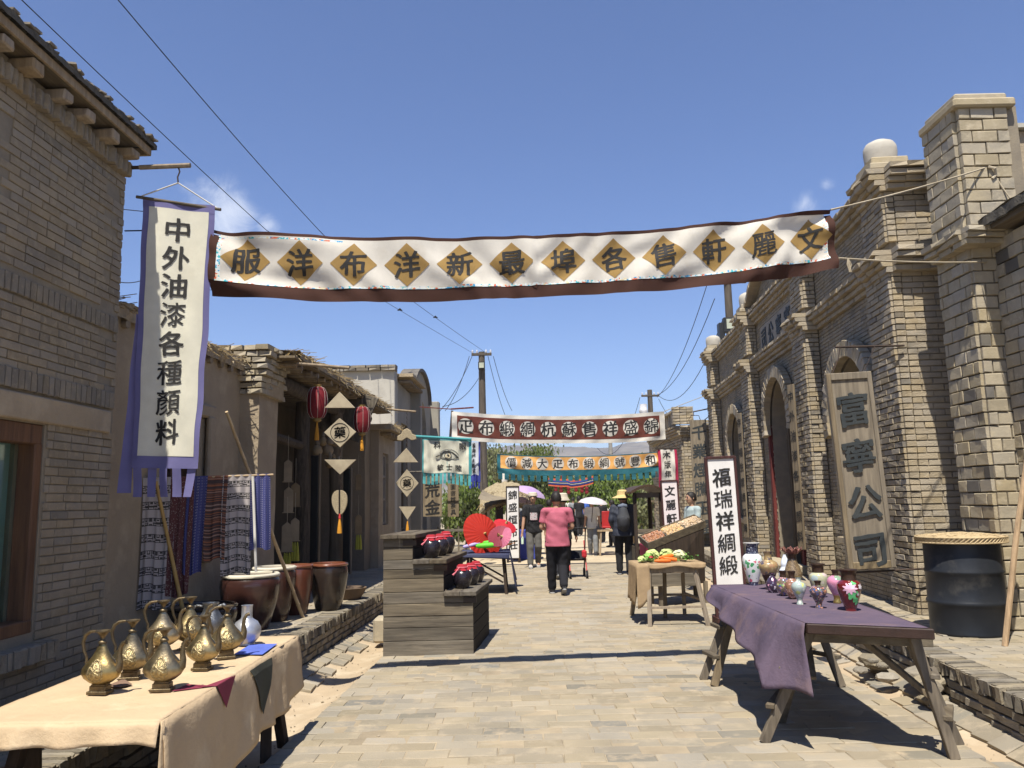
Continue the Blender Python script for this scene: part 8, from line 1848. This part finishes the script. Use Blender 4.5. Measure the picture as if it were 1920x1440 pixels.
def umbrella(c, r, m, label, tilt=(.1, -.1, 1), n=8):
    nn = Vector(tilt).normalized(); M = Matrix.Translation(Vector(c)) @ nn.to_track_quat('Z', 'Y').to_matrix().to_4x4(); t = thing('umbrella', c, label, 'umbrella'); mb = MB(M)
    mb.lathe([(r, 0), (r*.85, r*.16), (r*.55, r*.30), (r*.2, r*.38), (.01, r*.40)][::1], (0, 0, 0), n*6, fn=lambda a, i: 1-.04*abs(math.sin(a*n/2))*(1 if i == 0 else .4)); me_ = mb; me_.f = [f for f in me_.f if len(f) == 4]; me_.m = [0]*len(me_.f); me_.build('canopy', m, t, smooth=True)
    mb = MB(M); mb.tube([(0, 0, r*.45), (0, 0, -r*1.3)], .01, 6); mb.build('shaft', M_IRON, t)
umbrella(at(1112, 943, 23.3), .42, mat('white_umbrella', (.72, .68, .72), rough=.5, trans=.3, bump=0), 'white umbrella held over the roadside walker')
umbrella(at(993, 925, 24), .50, mat('lilac_umbrella', (.42, .26, .58), (.6, .5, .6), rough=.5, trans=.3, bump=0, scale=1), 'lilac and cream umbrella behind the man in the black T-shirt', (.35, -.1, 1))
# loose grit along the gutters and kerb feet
gv, gf = [], []
bm = bmesh.new(); bmesh.ops.create_icosphere(bm, subdivisions=1, radius=1); bv_ = [v.co.copy() for v in bm.verts]; bf_ = [tuple(v.index for v in f.verts) for f in bm.faces]; bm.free()
for i in range(900):
    y = 3+12*random.random()**1.4; side = random.random() < .5
    x = (lerp(kl(y), xl(y), random.random()**.8) if side else lerp(xr(y), kr(y), random.random()**1.2)) if random.random() < .75 else lerp(xl(y), xr(y), random.random())
    s = random.uniform(.002, .007)*(1 if random.random() < .95 else 2); b = len(gv); c = Vector((x, y, gz(x, y)-.002))
    gv += [(c+Vector((v.x*s*1.3, v.y*s, v.z*s*.7)))[:] for v in bv_]; gf += [tuple(q+b for q in f) for f in bf_]
me = bpy.data.meshes.new('gravel'); me.from_pydata(gv, [], gf); me.materials.append(mat('grit', (.30, .25, .18), (.2, .165, .12), vary=.4, scale=40)); o = bpy.data.objects.new('gravel', me); C.objects.link(o); tag(o, 'loose grit and small stones strewn along the gutters', 'gravel', kind='stuff')
# ================================================================== air
hz = bpy.data.materials.new('haze'); hz.use_nodes = True; nt = hz.node_tree; nt.nodes.clear(); ho = nt.nodes.new('ShaderNodeOutputMaterial'); hv_ = nt.nodes.new('ShaderNodeVolumePrincipled')
hv_.inputs['Color'].default_value = (.80, .87, 1.0, 1); hv_.inputs['Density'].default_value = .00036; hv_.inputs['Anisotropy'].default_value = .2; nt.links.new(hv_.outputs[0], ho.inputs['Volume'])
mb = MB(); mb.box((0, 250, 60.3), (2960, 3060, 123.4)); o = mb.build('haze', hz); o['kind'] = 'stuff'
